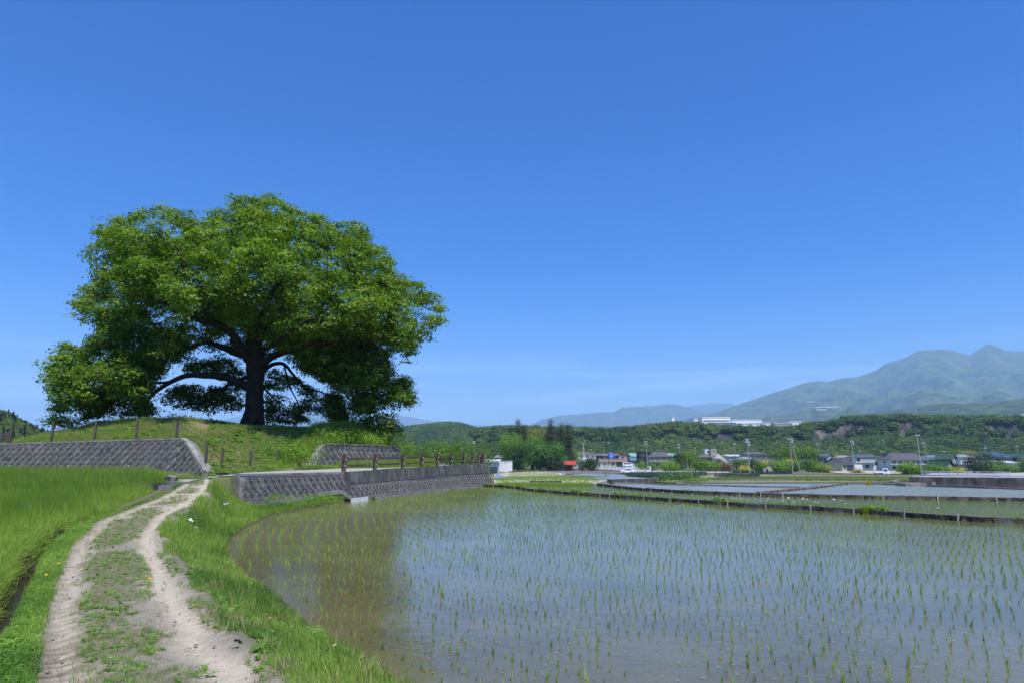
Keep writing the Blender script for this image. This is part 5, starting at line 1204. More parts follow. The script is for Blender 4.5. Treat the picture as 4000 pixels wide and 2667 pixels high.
# leek rows: dark blue-green tufts
lk = leafmat('leek_leaf', (.035, .075, .055), (.07, .125, .085), .15, 'inst', tcol=(1, 1, 1)); lkm = [tuft('leek', lk, 16, .45, .8, .05, .14, .3, seed=200 + i) for i in range(3)]
def leeks(name, pts, label, rowy=1.0):
    W = np.array([G(u, v)[:2] for u, v in pts]); lo, hi = W.min(0), W.max(0); ys = np.arange(lo[1], hi[1], rowy * 1.6); xs = np.arange(lo[0], hi[0], .35); A, Bb = np.meshgrid(xs, ys); x, y = A.ravel(), Bb.ravel(); x = x + SR.normal(size=len(x)) * .1; y = y + SR.normal(size=len(x)) * .12
    k = inpoly(x, y, W); x, y = x[k], y[k]; n = len(x); scatter(name, lkm, np.column_stack([x, y, gz(y) + .1]), np.column_stack([np.zeros(n), np.zeros(n), SR.uniform(0, 6, n)]), SR.uniform(.8, 1.2, n), SR.integers(0, 3, n), SR.uniform(size=n), label)
leeks('leek_rows', [(2470, 1866), (2560, 1868), (2700, 1862), (2762, 1855), (2760, 1849), (2600, 1850), (2480, 1852), (2440, 1855)], 'dense rows of blue green leeks in front of the car park')
leeks('leek_rows', [(2570, 1884), (2700, 1872), (2740, 1868), (2700, 1868), (2590, 1872)], 'small patch of leeks beside the raised pond', .8)
leeks('leek_rows', [(2800, 1873), (2960, 1872), (2975, 1868), (2860, 1865)], 'dark green crop patch on the bank before the sandy track', .8)
leeks('leek_rows', [(2860, 1847), (3090, 1850), (3100, 1846.5), (2870, 1842)], 'distant strip of leeks behind the utility poles', 1.2)
# rough grass tufts on far banks
def far_tufts(name, pts, n, h, label, protos=None, tint=.5):
    W = np.array([G(u, v)[:2] for u, v in pts]); lo, hi = W.min(0), W.max(0); x = SR.uniform(lo[0], hi[0], n * 3); y = SR.uniform(lo[1], hi[1], n * 3); k = inpoly(x, y, W); x, y = x[k][:n], y[k][:n]
    scat(name, protos or mid, x, y, h, label, z=gz(y) + .05, tint=tint)
far_tufts('bank_grass', [(2660, 1884), (2900, 1876), (3400, 1880), (3610, 1884), (3560, 1866), (3300, 1860.5), (3050, 1861), (2760, 1872)], 9000, 1.5, 'rough grass on the far bank', tint=.25)
far_tufts('bank_dry_grass', [(2660, 1884), (2900, 1876), (3400, 1880), (3610, 1884), (3560, 1866), (3300, 1860.5), (3050, 1861), (2760, 1872)], 5000, .9, 'dry grass on the far bank', dryl)
far_tufts('field_grass', [(1935, 1888), (2330, 1888), (2440, 1866), (2200, 1859), (1935, 1862)], 2600, 1.3, 'thin grass over the stubble strip')
far_tufts('field_grass', [(1990, 1864), (2190, 1861), (2180, 1845), (1990, 1847)], 1200, 1.2, 'thin weeds in the pale field')
far_tufts('ridge_side_grass', [(1932, 1896), (2320, 1898), (2300, 1892), (1932, 1893)], 900, 1.1, 'dry grass behind the planted strip', tint=.7)
far_tufts('plot_grass', [(1930, 1842), (2090, 1841), (2080, 1835), (1930, 1830)], 1500, 1.6, 'green plants in the small plot')
plant('shrub', 'round clipped bush standing on the stony point by the small pond', 'shrub', G(2371, 1862), cloud_mesh('foliage', [(0, 0, .75, .75, .75, .75)], 2, .12, lm['shrub'], 31), part='foliage')
plant('shrub', 'leafy bush on the bank between the raised pond and the far kerb', 'shrub', G(2662, 1888), cloud_mesh('foliage', [(-1.2, 0, .6, 1.2, .8, .6), (.6, 0, .8, 1.1, .8, .8), (2, 0, .4, .9, .7, .4)], 2, .14, lm['bright'], 32), part='foliage')
st = MB()
for k in range(46): st.box((SR.uniform(-3, 3), SR.uniform(-.7, .7), SR.uniform(.1, .3)), (SR.uniform(.15, .5), .3, SR.uniform(.15, .3)), rz=SR.uniform(0, 3))
o = st.build('rubble_heap', M['conc'], loc=G(2358, 1867)); tag(o, 'heap of stones under the round clipped bush', 'stones', kind='stuff')
o = st.build('rubble_heap', M['conc'], loc=G(1940, 1847)); tag(o, 'heap of grey stones beside the end of the curved wall', 'stones', kind='stuff')
# ================================================================== wooded bluff, hills and mountains
rock = (.30, .25, .20)
def forest_ground(name, c1, c2, c3, sc1, sc3): return mat(name, c1, c2, sc1, .95, coord='World', c3=c3, s3=sc3)
bl_m = mat('bluff_earth', (.04, .04, .04), (.19, .16, .13), .09, .95, .9, .25, coord='World', c3=(.07, .065, .06), s3=.12, stretch=(1, 1, .25), lo=.50, hi=.62)
def interp_px(pts, u): p = np.array(pts); return np.interp(u, p[:, 0], p[:, 1])
far_trees = leafmat('bluff_tree_leaf', (.034, .076, .022), (.12, .175, .048), .22, 'inst', rough=.8, spec=.1)
def crown_proto(seed, n=300, size=1.15, m=far_trees, rx=3.6, rz=3.0, h0=3.0):
    r = np.random.default_rng(seed); C = []
    nb = 16
    d = r.normal(size=(nb, 3)); d[:, 2] = np.abs(d[:, 2]) * .8; d /= np.linalg.norm(d, axis=1)[:, None]; c = d * [rx * .7, rx * .7, rz * .75] + [0, 0, h0]
    k = r.integers(0, nb, n); p = c[k] + r.normal(size=(n, 3)) * [1.0, 1.0, .7]
    V, Fq = leafcards(p, size, r, up=.6, aspect=.8, out=(d[k] + (p - c[k]) * .5) * 1.3); return npmesh('crown', V, Fq, m)
protoC = [crown_proto(s) for s in range(6)]
conif = leafmat('far_conifer', (.022, .045, .016), (.055, .085, .028), .08, 'inst', rough=.9, spec=.05)
def conifer_proto(seed, m):
    r = np.random.default_rng(seed); n = 420; t = r.uniform(0, 1, n) ** .8; rad = (1 - t) * 2.0 + .15; a = r.uniform(0, 6.28, n); q = np.sqrt(r.uniform(.2, 1, n)); p = np.column_stack([np.cos(a) * rad * q, np.sin(a) * rad * q, t * 9 + .6])
    V, Fq = leafcards(p, .75, r, up=.4, aspect=.7); return npmesh('crown', V, Fq, m)
protoF = [conifer_proto(s, conif) for s in range(3)]
def terrain(name, px, D0, D1, zfoot, back, nu, nt, shape, noise, m, label, u0=None, u1=None, Dvar=None, seed=0, nsc=.01, smooth_=True):
    """a hillside seen from the front: foot line at distance D0, crest at D1 with the crest heights read from the photo"""
    us = np.linspace(u0 if u0 is not None else px[0][0], u1 if u1 is not None else px[-1][0], nu); vsx = interp_px(px, us); ts = np.concatenate([np.linspace(0, 1, nt), 1 + np.linspace(0, 1, 9)[1:] * back])
    U, T = np.meshgrid(us, ts); Vv = np.broadcast_to(vsx, U.shape); Dm = D0 + (D1 - D0) * T if Dvar is None else (D0 + (Dvar(U) - D0) * T)
    ax = (U - 2000) / F; b = -(Vv - 1333.5) / F; dy = CP - b * SP; dz = SP + b * CP
    Dc = (D1 if Dvar is None else Dvar(U)); zc = EYE + dz / dy * Dc
    xx = ax / dy * Dm; t1 = np.clip(T, 0, 1); zf = zfoot(Dm * 0 + D0) if callable(zfoot) else zfoot
    h = shape(t1); nn = noise(xx, Dm, t1)
    zz = zf + (zc - zf) * h + nn
    bk = T > 1; zz = np.where(bk, zc - (zc - zf) * 1.0 * ((T - 1) / back) ** 1.3 * .9, zz)
    n0, n1 = U.shape; V = np.stack([xx, Dm, zz], -1).reshape(-1, 3); i = np.arange(n0 - 1)[:, None] * n1 + np.arange(n1 - 1)[None]; Fq = np.stack([i, i + 1, i + n1 + 1, i + n1], -1).reshape(-1, 4)
    o = obj(name, npmesh(name, V, Fq, m, smooth_)); tag(o, label, kind='structure'); return xx, Dm, zz, T
def trees_on(name, grid, n, protos, label, sc_=(.7, 1.35), band=(.02, 1.05), bare=None, seed=1, nconif=0, zoff=-1.2):
    xx, yy, zz, T = grid; r = np.random.default_rng(seed); n0, n1 = xx.shape
    tmaxrow = np.max(np.where(T[:, 0] <= band[1])[0]); tminrow = np.min(np.where(T[:, 0] >= band[0])[0])
    # area-weighted cells
    a = np.linalg.norm(np.stack([xx[1:, :-1] - xx[:-1, :-1], yy[1:, :-1] - yy[:-1, :-1], zz[1:, :-1] - zz[:-1, :-1]]), axis=0) * np.abs(xx[:-1, 1:] - xx[:-1, :-1]); a = a[tminrow:tmaxrow]
    k = r.choice(a.size, n, p=(a / a.sum()).ravel()); i = k // a.shape[1] + tminrow; j = k % a.shape[1]; fu = r.uniform(size=n)[:, None]; fv = r.uniform(size=n)[:, None]
    G3 = np.stack([xx, yy, zz], -1); p = G3[i, j] * (1 - fu) * (1 - fv) + G3[i + 1, j] * fu * (1 - fv) + G3[i, j + 1] * (1 - fu) * fv + G3[i + 1, j + 1] * fu * fv
    t = T[i, 0] + (T[i + 1, 0] - T[i, 0]) * fu[:, 0]
    if bare is not None: kk_ = ~bare(p, t); p, t = p[kk_], t[kk_]
    n = len(p); p[:, 2] += zoff
    scatter(name, protos, p, np.column_stack([r.normal(size=n) * .06, r.normal(size=n) * .06, r.uniform(0, 6.28, n)]), r.uniform(*sc_, n), r.integers(0, len(protos), n), np.clip(.5 + 1.6 * (fbm(p[:, 0] * .02, p[:, 2] * .03, 4, 5) - .47) + r.normal(size=n) * .22, 0, 1), label)
# right bluff
crest = [(a, b + 17) for a, b in [(1850, 1690), (1990, 1688), (2100, 1686), (2240, 1690), (2400, 1688), (2502, 1680), (2600, 1672), (2672, 1668), (2808, 1682), (3012, 1686), (3100, 1680), (3169, 1666), (3240, 1668), (3305, 1650), (3420, 1646), (3556, 1640), (3760, 1645), (4000, 1646), (4300, 1650), (4700, 1655)]]
cliffs = lambda x, s: vnoise(x / 45.0, x * 0 + s, 9)
grid = terrain('hill', crest, 640, 790, 2.5, .35, 300, 56, lambda t: .40 * smooth(t / .48) + .54 * smooth((t - .50) / .10) + .06 * t, lambda x, y, t: 6.5 * (fbm(x / 60, y / 60, 5, 13) - .48) * np.sin(np.pi * np.clip(t, 0, 1)) , bl_m, 'earth and pale cliffs of the long wooded bluff behind the village')
r_ = lambda n: np.random.default_rng(77).uniform(size=n)
def bare(p, t): return ((t > .47) & (t < .60) & (vnoise(p[:, 0] / 30, p[:, 0] * 0 + 3.3, 91) > .58) & ((t > .52) | (vnoise(p[:, 0] / 6, p[:, 0] * 0, 17) > .45)) & (p[:, 0] > -25)) & (r_(len(p)) < .85)
trees_on('bluff_forest', grid, 7000, protoC, 'dense broad-leaved forest covering the long bluff', bare=bare, sc_=(.9, 1.9))
# plateau behind the crest
# hill at centre left, farther off
crest2 = [(1380, 1735), (1480, 1712), (1538, 1698), (1591, 1681), (1668, 1671), (1744, 1664), (1802, 1668), (1859, 1688), (1898, 1689), (1936, 1681), (1993, 1680), (2100, 1684), (2250, 1690)]
grid2 = terrain('hill', crest2, 1000, 1350, 3.0, .5, 150, 26, lambda t: smooth(t * .95 + .02) ** .8, lambda x, y, t: 16 * (fbm(x / 110, y / 110, 5, 33) - .48) * np.sin(np.pi * np.clip(t, 0, 1)), bl_m, 'rounded wooded hill behind the grove and the fence')
trees_on('hill_forest', grid2, 7500, protoC, 'forest covering the rounded hill beyond the wall', sc_=(1.0, 1.9), bare=lambda p, t: (t > .12) & (t < .24) & (vnoise(p[:, 0] / 40, p[:, 0] * 0 + 1.3, 91) > .6))
# steep dark hill at the far left
crest3 = [(-900, 1480), (-400, 1560), (-120, 1600), (0, 1622), (50, 1644), (100, 1672), (140, 1694), (190, 1716), (260, 1740), (330, 1765)]
grid3 = terrain('hill', crest3, 250, 420, 1.0, .5, 90, 24, lambda t: smooth(t * .9 + .05) ** .9, lambda x, y, t: 5 * (fbm(x / 40, y / 40, 4, 43) - .48) * np.sin(np.pi * np.clip(t, 0, 1)), bl_m, 'steep dark wooded hill at the far left edge')
trees_on('left_hill_forest', grid3, 5200, protoC + protoF[:1], 'dark mixed forest on the left hill', sc_=(.42, .75), zoff=-.6)
# mountains
mt1 = mat('mountain_forest', (.012, .034, .010), (.10, .15, .05), .006, .95, .5, .02, coord='World', c3=(.085, .08, .05), s3=.0009, stretch=(1, 1, 1.5), detail=12)
mt2 = mat('foothill_forest', (.010, .026, .008), (.07, .11, .035), .018, .95, .6, .05, coord='World', c3=(.03, .05, .02), s3=.004, detail=12)
def gully(amp, sc_, seed): 
    def f(x, y, t):
        n = fbm(x / sc_, y / (sc_ * 2.4), 6, seed); r_ = 1 - np.abs(2 * fbm(x / (sc_ * .7) + 3, y / (sc_ * 2.2), 6, seed + 50) - .95)
        return amp * ((n - .48) * 1.2 + (r_ - .75)) * np.sin(np.pi * np.clip(t, 0, 1)) ** .7
    return f
kaya = [(2300, 1690), (2430, 1672), (2550, 1655), (2700, 1632), (2795, 1610), (2876, 1584), (2944, 1560), (3080, 1516), (3148, 1492), (3196, 1485), (3233, 1494), (3291, 1473), (3339, 1475), (3420, 1444), (3461, 1421), (3522, 1402), (3560, 1382), (3584, 1371), (3645, 1366), (3672, 1361), (3713, 1367), (3747, 1379), (3791, 1385), (3815, 1366), (3856, 1346), (3883, 1351), (3924, 1365), (3965, 1374), (4000, 1373), (4150, 1392), (4400, 1440), (4800, 1500)]
kaya = [(a, b + (3 * math.sin(a * .05) if a > 2800 else 0)) for a, b in kaya]
gk = terrain('mountain', kaya, 2300, 8500, 45, .3, 330, 90, lambda t: .13 * t ** .8 + .87 * t ** 2.3, gully(420, 800, 61), mt1, 'blue hazed double peaked mountain at the right')
foot = [(2600, 1690), (2900, 1675), (3100, 1648), (3250, 1628), (3400, 1608), (3550, 1590), (3700, 1575), (3850, 1560), (4000, 1548), (4400, 1530), (4800, 1520)]
terrain('hill', [(a, b + 10) for a, b in foot], 1500, 3400, 40, .4, 200, 50, lambda t: smooth(t * .9 + .04), gully(80, 420, 81), mt2, 'darker green foothills below the double peaked mountain')
far1 = [(2050, 1665), (2087, 1651), (2118, 1637), (2194, 1620), (2252, 1618), (2290, 1614), (2367, 1608), (2397, 1608), (2432, 1589), (2462, 1588), (2500, 1587), (2558, 1584), (2615, 1577), (2646, 1580), (2673, 1588), (2720, 1602), (2800, 1625), (2900, 1650)]
terrain('mountain', far1, 8000, 13000, 40, .4, 120, 40, lambda t: t ** 1.4, gully(260, 1300, 71), mt1, 'pale blue ridge at the centre of the horizon')
far2 = [(2560, 1610), (2640, 1592), (2700, 1584), (2774, 1575), (2849, 1574), (2876, 1581), (2960, 1600), (3100, 1620)]
terrain('mountain', far2, 12000, 17500, 40, .4, 80, 30, lambda t: t ** 1.3, gully(120, 1500, 75), mt1, 'faintest blue ridge behind the shoulder of the double peaked mountain')
yatsu = [(500, 1700), (700, 1680), (840, 1645), (1000, 1610), (1150, 1588), (1240, 1574), (1300, 1570), (1336, 1573), (1420, 1592), (1541, 1622), (1595, 1626), (1668, 1639), (1744, 1650), (1859, 1659), (1974, 1663), (2100, 1668), (2300, 1672)]
terrain('mountain', yatsu, 9000, 17000, 40, .4, 140, 30, lambda t: t ** 1.3, gully(120, 1700, 79), mt1, 'very faint broad volcano slope behind the cherry tree')
# pale greenhouse strips and farm plots on the foot of the mountain
gh = mat('greenhouse_sheet', (.62, .64, .66), (.5, .53, .56), .01, .4)
def zk(u, v, D): return PY(u, v, D)
for k, (u, v, du, dv, D, lb) in enumerate([(3210, 1594, 95, 3.0, 5200, 'long pale greenhouse strip on the mountain foot, middle one'), (3335, 1569, 70, 3.2, 5900, 'upper greenhouse strip at the right end of the farm plots'), (3185, 1605, 42, 2.5, 4900, 'lowest small pale plot below the greenhouse strips'), (3150, 1571, 35, 2.4, 5800, 'small pale plot above the long greenhouse strip'), (3275, 1546, 18, 2.2, 6400, 'highest tiny pale plot on the slope'), (3110, 1614, 30, 2.2, 4700, 'leftmost pale plot among the lower farm patches')]):
    jj = int(np.argmin(np.abs(gk[0][-12] / gk[1][-12] - (u - 2000) / F / CP))); col_ = np.stack([gk[0][:90, jj], gk[1][:90, jj], gk[2][:90, jj]], 1)
    dvv = 1333.5 - F * ((col_[:, 2] - EYE) * CP - col_[:, 1] * SP) / (col_[:, 1] * CP + (col_[:, 2] - EYE) * SP); i_ = int(np.argmin(np.abs(dvv - v) + 1e3 * (np.arange(90) < 8))); sl0 = max(.08, math.atan2(col_[i_ + 2][2] - col_[i_ - 2][2], col_[i_ + 2][1] - col_[i_ - 2][1])); c = col_[i_] + (0, -10, 7); D = c[1]; wx = du / F * D; hz = dv / F * D; mb = MB()
    for j in range(5): mb.box(((j - 2) * wx / 5, 0, j * hz * .12), (wx / 5 * .97, hz / math.sin(sl0), 3), M=Matrix.Rotation(sl0, 4, 'X'))
    o = mb.build('greenhouse', gh, loc=c); tag(o, lb, 'greenhouse', 'greenhouses on the mountain foot'); o['kind'] = 'stuff' if False else 'thing'

# ------------------------------------------------------------------ air
hz = MB(); x0, x1, y0, y1, z0, z1 = -24000, 24000, -1500, 27000, -40, 1650
hz.add([(x0, y0, z0), (x1, y0, z0), (x1, y1, z0), (x0, y1, z0), (x0, y0, z1), (x1, y0, z1), (x1, y1, z1), (x0, y1, z1)], [(0, 3, 2, 1), (4, 5, 6, 7), (0, 1, 5, 4), (1, 2, 6, 5), (2, 3, 7, 6), (3, 0, 4, 7)])
hm = bpy.data.materials.new('air'); hm.use_nodes = True; hm.node_tree.nodes.clear(); ho = hm.node_tree.nodes.new('ShaderNodeOutputMaterial'); hv_ = hm.node_tree.nodes.new('ShaderNodeVolumePrincipled')
hv_.inputs['Color'].default_value = (.42, .68, 1.0, 1); hv_.inputs['Density'].default_value = 0.00009; hv_.inputs['Anisotropy'].default_value = .0
hm.node_tree.links.new(hv_.outputs[0], ho.inputs['Volume']); ho_ = hz.build('haze', hm); tag(ho_, 'thin blue haze filling the valley air', kind='stuff')
# ================================================================== the village
HM = {}
def hm_(name, c1, c2=None, rough=.8, **k):
    if name not in HM: HM[name] = mat(name, c1, c2 or tuple(x * .82 for x in c1), k.pop('scale', .8), rough, coord='World', **k)
    return HM[name]
def tile_mat(name, c1, c2, rough=.55):
    m = mat(name, c1, c2, 1.2, rough, coord='Object'); nt = m.node_tree; n = nt.nodes; l = nt.links.new
    t = n.new('ShaderNodeTexCoord'); w_ = n.new('ShaderNodeTexWave'); w_.wave_type = 'BANDS'; w_.bands_direction = 'X'; w_.inputs['Scale'].default_value = 1.1; l(t.outputs['Object'], w_.inputs[0])
    w2 = n.new('ShaderNodeTexWave'); w2.bands_direction = 'Z'; w2.inputs['Scale'].default_value = 1.6; l(t.outputs['Object'], w2.inputs[0]); a = n.new('ShaderNodeMath'); l(w_.outputs['Fac'], a.inputs[0]); l(w2.outputs['Fac'], a.inputs[1])
    b = n.new('ShaderNodeBump'); b.inputs['Strength'].default_value = .7; b.inputs['Distance'].default_value = .12; l(a.outputs[0], b.inputs['Height']); l(b.outputs[0], n['Principled BSDF'].inputs['Normal']); return m
TM = {'grey': tile_mat('grey_roof_tile', (.125, .13, .145), (.08, .085, .095)), 'lgrey': tile_mat('pale_roof_tile', (.30, .30, .31), (.22, .22, .23)), 'brown': tile_mat('brown_roof_tile', (.17, .15, .13), (.11, .10, .09)), 'dark': tile_mat('dark_roof_tile', (.07, .075, .09), (.04, .045, .055)), 'green': tile_mat('green_roof_tile', (.035, .085, .05), (.02, .05, .03)),
      'rust': tile_mat('rusty_roof', (.20, .175, .155), (.26, .12, .09)), 'maroon': tile_mat('maroon_roof', (.27, .05, .065), (.20, .04, .05)), 'red': tile_mat('red_roof', (.55, .06, .05), (.42, .05, .045)), 'teal': tile_mat('teal_roof', (.22, .46, .38), (.17, .38, .32)), 'white': tile_mat('white_roof', (.62, .64, .66), (.5, .52, .54)), 'solar': tile_mat('solar_roof', (.08, .11, .20), (.05, .07, .13), .25), 'thatch': tile_mat('metal_clad_roof', (.42, .39, .35), (.34, .32, .29)), 'blue': tile_mat('blue_grey_roof', (.16, .22, .27), (.11, .15, .19))}
WMt = {'white': hm_('white_plaster', (.80, .80, .78)), 'cream': hm_('cream_wall', (.50, .46, .36)), 'pink': hm_('pink_siding', (.55, .36, .37)), 'black': hm_('black_siding', (.025, .027, .03)), 'dgreen': hm_('dark_green_siding', (.03, .05, .05)), 'grey': hm_('grey_wall', (.34, .35, .36)), 'blue': hm_('blue_white_wall', (.50, .58, .66)), 'lime': hm_('pale_green_wall', (.50, .58, .40)), 'brownw': hm_('brown_wall', (.16, .12, .09)), 'beige': hm_('beige_wall', (.42, .37, .29))}
GLS = mat('window_glass', (.05, .07, .09), rough=.08, spec=.8); FRM = mat('window_frame', (.20, .20, .20), rough=.5); DOORM = mat('dark_shutter', (.035, .05, .08), (.05, .07, .10), 8, .5)
def win(root, x, z, w_, h, yf, side=0, glass=GLS, frame=FRM):
    """window on the front (side 0) or on the left/right end (side -1/+1): x runs along that face"""
    def P(a, b, c): return (a, b, c) if side == 0 else ((b) * side * -1, a, c)
    mb = MB(); t = .10
    for (cx, cz, sx_, sz_) in ((x, z + h / 2 - t / 2, w_, t), (x, z - h / 2 + t / 2, w_, t), (x - w_ / 2 + t / 2, z, t, h - 2 * t), (x + w_ / 2 - t / 2, z, t, h - 2 * t), (x, z, t * .8, h - 2 * t)):
        if side == 0: mb.box((cx, yf - .04, cz), (sx_, .08, sz_))
        else: mb.box((side * (yf + .04), cx, cz), (.08, sx_, sz_))
    f = mb.build('window', frame, root); g = MB()
    if side == 0: g.box((x, yf - .012, z), (w_ - .2, .02, h - .2))
    else: g.box((side * (yf + .012), x, z), (.02, w_ - .2, h - .2))
    g.build('pane', glass, f)
def roof_mesh(kind, w_, d, rh, ov, z):
    mb = MB(); W, D = w_ / 2 + ov, d / 2 + ov; t = .14
    if kind in ('hip', 'irimoya', 'pyr'):
        rl = 0.01 if kind == 'pyr' else max(W - D, W * .35)
        if kind == 'irimoya': rl = max(W - D * .55, W * .5)
        b = [(-W, -D, z), (W, -D, z), (W, D, z), (-W, D, z)]; b2 = [(x, y, z - t) for x, y, _ in b]; r = [(-rl, 0, z + rh), (rl, 0, z + rh)]
        if kind == 'irimoya':
            q = .45; zi = z + rh * q; Wi = W - (W - rl) * 1.0; Di = D * (1 - q); b_ = [(-rl, -Di, zi), (rl, -Di, zi), (rl, Di, zi), (-rl, Di, zi)]
            V = b + b2 + b_ + r
            mb.add(V, [(0, 1, 9, 8), (1, 2, 10, 9), (2, 3, 11, 10), (3, 0, 8, 11), (8, 9, 13, 12), (10, 11, 12, 13), (4, 5, 1, 0), (5, 6, 2, 1), (6, 7, 3, 2), (7, 4, 0, 3), (7, 6, 5, 4)], 0)
            mb.add([b_[1], b_[2], r[1]], [(0, 1, 2)], 1); mb.add([b_[3], b_[0], r[0]], [(0, 1, 2)], 1)
        else: mb.add(b + b2 + r, [(0, 1, 9, 8), (1, 2, 9), (2, 3, 8, 9), (3, 0, 8), (4, 5, 1, 0), (5, 6, 2, 1), (6, 7, 3, 2), (7, 4, 0, 3), (7, 6, 5, 4)], 0)
    elif kind == 'gable':
        for s_ in (-1, 1): mb.prism([(-W, s_ * D, z - .05), (W, s_ * D, z - .05), (W, 0, z + rh), (-W, 0, z + rh)], (0, 0, t))
    elif kind == 'gablef':
        for s_ in (-1, 1): mb.prism([(s_ * W, -D, z - .05), (s_ * W, D, z - .05), (0, D, z + rh), (0, -D, z + rh)], (0, 0, t))
    elif kind == 'shed': mb.prism([(-W, -D, z), (W, -D, z), (W, D, z + rh), (-W, D, z + rh)], (0, 0, t))
    else: mb.box((0, 0, z + rh / 2), (2 * W, 2 * D, max(rh, .15)))
    return mb
def house(name, label, u0, u1, vtop, vbase, kind, roof, wall, yaw=0, dep=7, storeys=1, rh=None, ov=.6, wins=3, y=None, cat='house', group=None, lower=False, eave=None, side_w=1, door=None, glass=GLS):
    uc = (u0 + u1) / 2
    if y is None: base = G(uc, vbase)
    else: base = PY(uc, vbase, y); base[2] = float(gz(y))
    yy = base[1]; wd = (u1 - u0) * yy * CP / F; cyaw, syaw = abs(math.cos(yaw)), abs(math.sin(yaw))
    w_ = max(2.0, (wd - dep * syaw) / max(cyaw, .3)) - 2 * ov * .7; H = PY(uc, vtop, yy)[2] - base[2]; rh = rh if rh is not None else min(max(.28 * (dep / 2 + ov) if kind != 'gablef' else .45 * (w_ / 2), .8), 2.4); hw = max(H - rh, 1.8)
    root = empty(name, tuple(base + (0, dep / 2, 0)), yaw); tag(root, label, cat, group)
    mb = MB(); mb.box((0, 0, hw / 2 - .4), (w_, dep, hw + .8))
    if kind == 'gable':
        for s_ in (-1, 1): mb.prism([(s_ * (w_ / 2 - .12), -dep / 2, hw), (s_ * (w_ / 2 - .12), dep / 2, hw), (s_ * (w_ / 2 - .12), 0, hw + rh * (dep / 2) / (dep / 2 + ov) - .02)], (s_ * .12, 0, 0))
    if kind == 'gablef': mb.prism([(-w_ / 2, -dep / 2, hw), (w_ / 2, -dep / 2, hw), (0, -dep / 2, hw + rh * (w_ / 2) / (w_ / 2 + ov) - .02)], (0, .15, 0))
    mb.build('wall', WMt[wall], root); roof_mesh(kind, w_, dep, rh, ov, hw).build('roof', [TM[roof], WMt['white']], root)
    if kind in ('hip', 'gable', 'irimoya'):
        W = w_ / 2 + ov; D = dep / 2 + ov; rl = W if kind == 'gable' else (max(W - D, W * .35) if kind == 'hip' else max(W - D * .55, W * .5)); mb = MB(); mb.box((0, 0, hw + rh + .14), (2 * rl, .35, .28)); mb.build('ridge_cap', TM[roof if roof in ('green', 'dark', 'maroon', 'red') else 'grey'], root)
    if kind == 'gablef': mb = MB(); mb.box((0, 0, hw + rh + .14), (.35, dep + 2 * ov, .28)); mb.build('ridge_cap', TM[roof if roof in ('green', 'dark', 'maroon', 'red') else 'grey'], root)
    sh = hw / storeys
    for s_ in range(storeys):
        zc = s_ * sh + sh * .55; wh = min(1.3, sh * .5); ww = min(1.9, w_ / (wins + .8)) if wins else 1
        for k in range(wins):
            if door and s_ == 0 and k == door[0]: continue
            x = (k + .5) / wins * w_ - w_ / 2; win(root, x, zc, ww * (1 if (k + s_) % 2 else .8), wh, -dep / 2, 0, glass)
        if side_w:
            for sd_ in (-1, 1): win(root, 0, zc, 1.2, wh * .8, w_ / 2, sd_, glass)
    if door: mb = MB(); mb.box(((door[0] + .5) / max(wins, 1) * w_ - w_ / 2, -dep / 2 - .04, door[2] / 2), (door[1], .08, door[2])); mb.build('door', DOORM, root)
    if lower or storeys == 2 and lower is not None:
        mb = MB(); mb.prism([(-w_ / 2 - .5, -dep / 2 - 1.2, sh * .92), (w_ / 2 + .5, -dep / 2 - 1.2, sh * .92), (w_ / 2 + .5, -dep / 2, sh * 1.1), (-w_ / 2 - .5, -dep / 2, sh * 1.1)], (0, 0, .12)); mb.build('lower_roof', TM[roof], root)
    return root, w_, hw, dep
VH = 'houses of the village below the bluff'
H = lambda *a, **k: house('house', *a, **dict(dict(group=VH), **k))
H('white two storey house with brown hipped roof right of the shrine hut', 2238, 2330, 1764, 1818, 'hip', 'brown', 'white', storeys=2, dep=8, wins=4)
H('long dark green sided building with low brown roof behind the road sign', 2328, 2424, 1770, 1813, 'gable', 'brown', 'dgreen', storeys=2, dep=9, wins=4, lower=None, rh=1.6)
r_, w_, hw, d_ = H('pink gabled house with maroon roof beside the road sign', 2416, 2462, 1768, 1814, 'gablef', 'maroon', 'pink', storeys=2, dep=9, wins=1, lower=None, yaw=-.25)
house('shed', 'long low shed with rusty grey roof and pale green wall by the car park', 2340, 2446, 1792, 1821, 'gable', 'rust', 'lime', storeys=1, dep=6, wins=3, rh=1.5, cat='shed', yaw=.06, door=(2, 5.5, 2.6))
H('black box shaped wing left of the grey tiled two storey house', 2497, 2560, 1761, 1822, 'flat', 'dark', 'black', storeys=2, dep=8, wins=2, lower=None, rh=.3, ov=.1)
H('grey tiled two storey house with a gable ornament behind shrubs', 2535, 2632, 1762, 1824, 'irimoya', 'grey', 'beige', storeys=2, dep=9, wins=4, rh=2.6, yaw=-.05)
H('teal roofed hall left of the black wing', 2466, 2505, 1768, 1810, 'shed', 'teal', 'grey', y=430, dep=9, wins=0, rh=2.2)
H('teal roofed hall behind the shrubs right of the tiled house', 2596, 2672, 1768, 1806, 'hip', 'teal', 'grey', y=420, dep=10, wins=0, rh=1.8)
house('shed', 'small grey shed with sloping roof left of the black wing', 2466, 2504, 1786, 1820, 'shed', 'blue', 'grey', dep=6, wins=1, rh=1.8, cat='shed')
house('building', 'white and mint green block tower under the bluff, left one', 2756, 2778, 1753, 1800, 'flat', 'white', 'white', y=520, dep=6, wins=1, rh=.3, ov=.05, cat='building', storeys=3, lower=None)
house('building', 'beige and mint green block tower under the bluff, right one', 2779, 2801, 1750, 1800, 'flat', 'teal', 'beige', y=515, dep=6, wins=1, rh=.3, ov=.05, cat='building', storeys=3, lower=None)
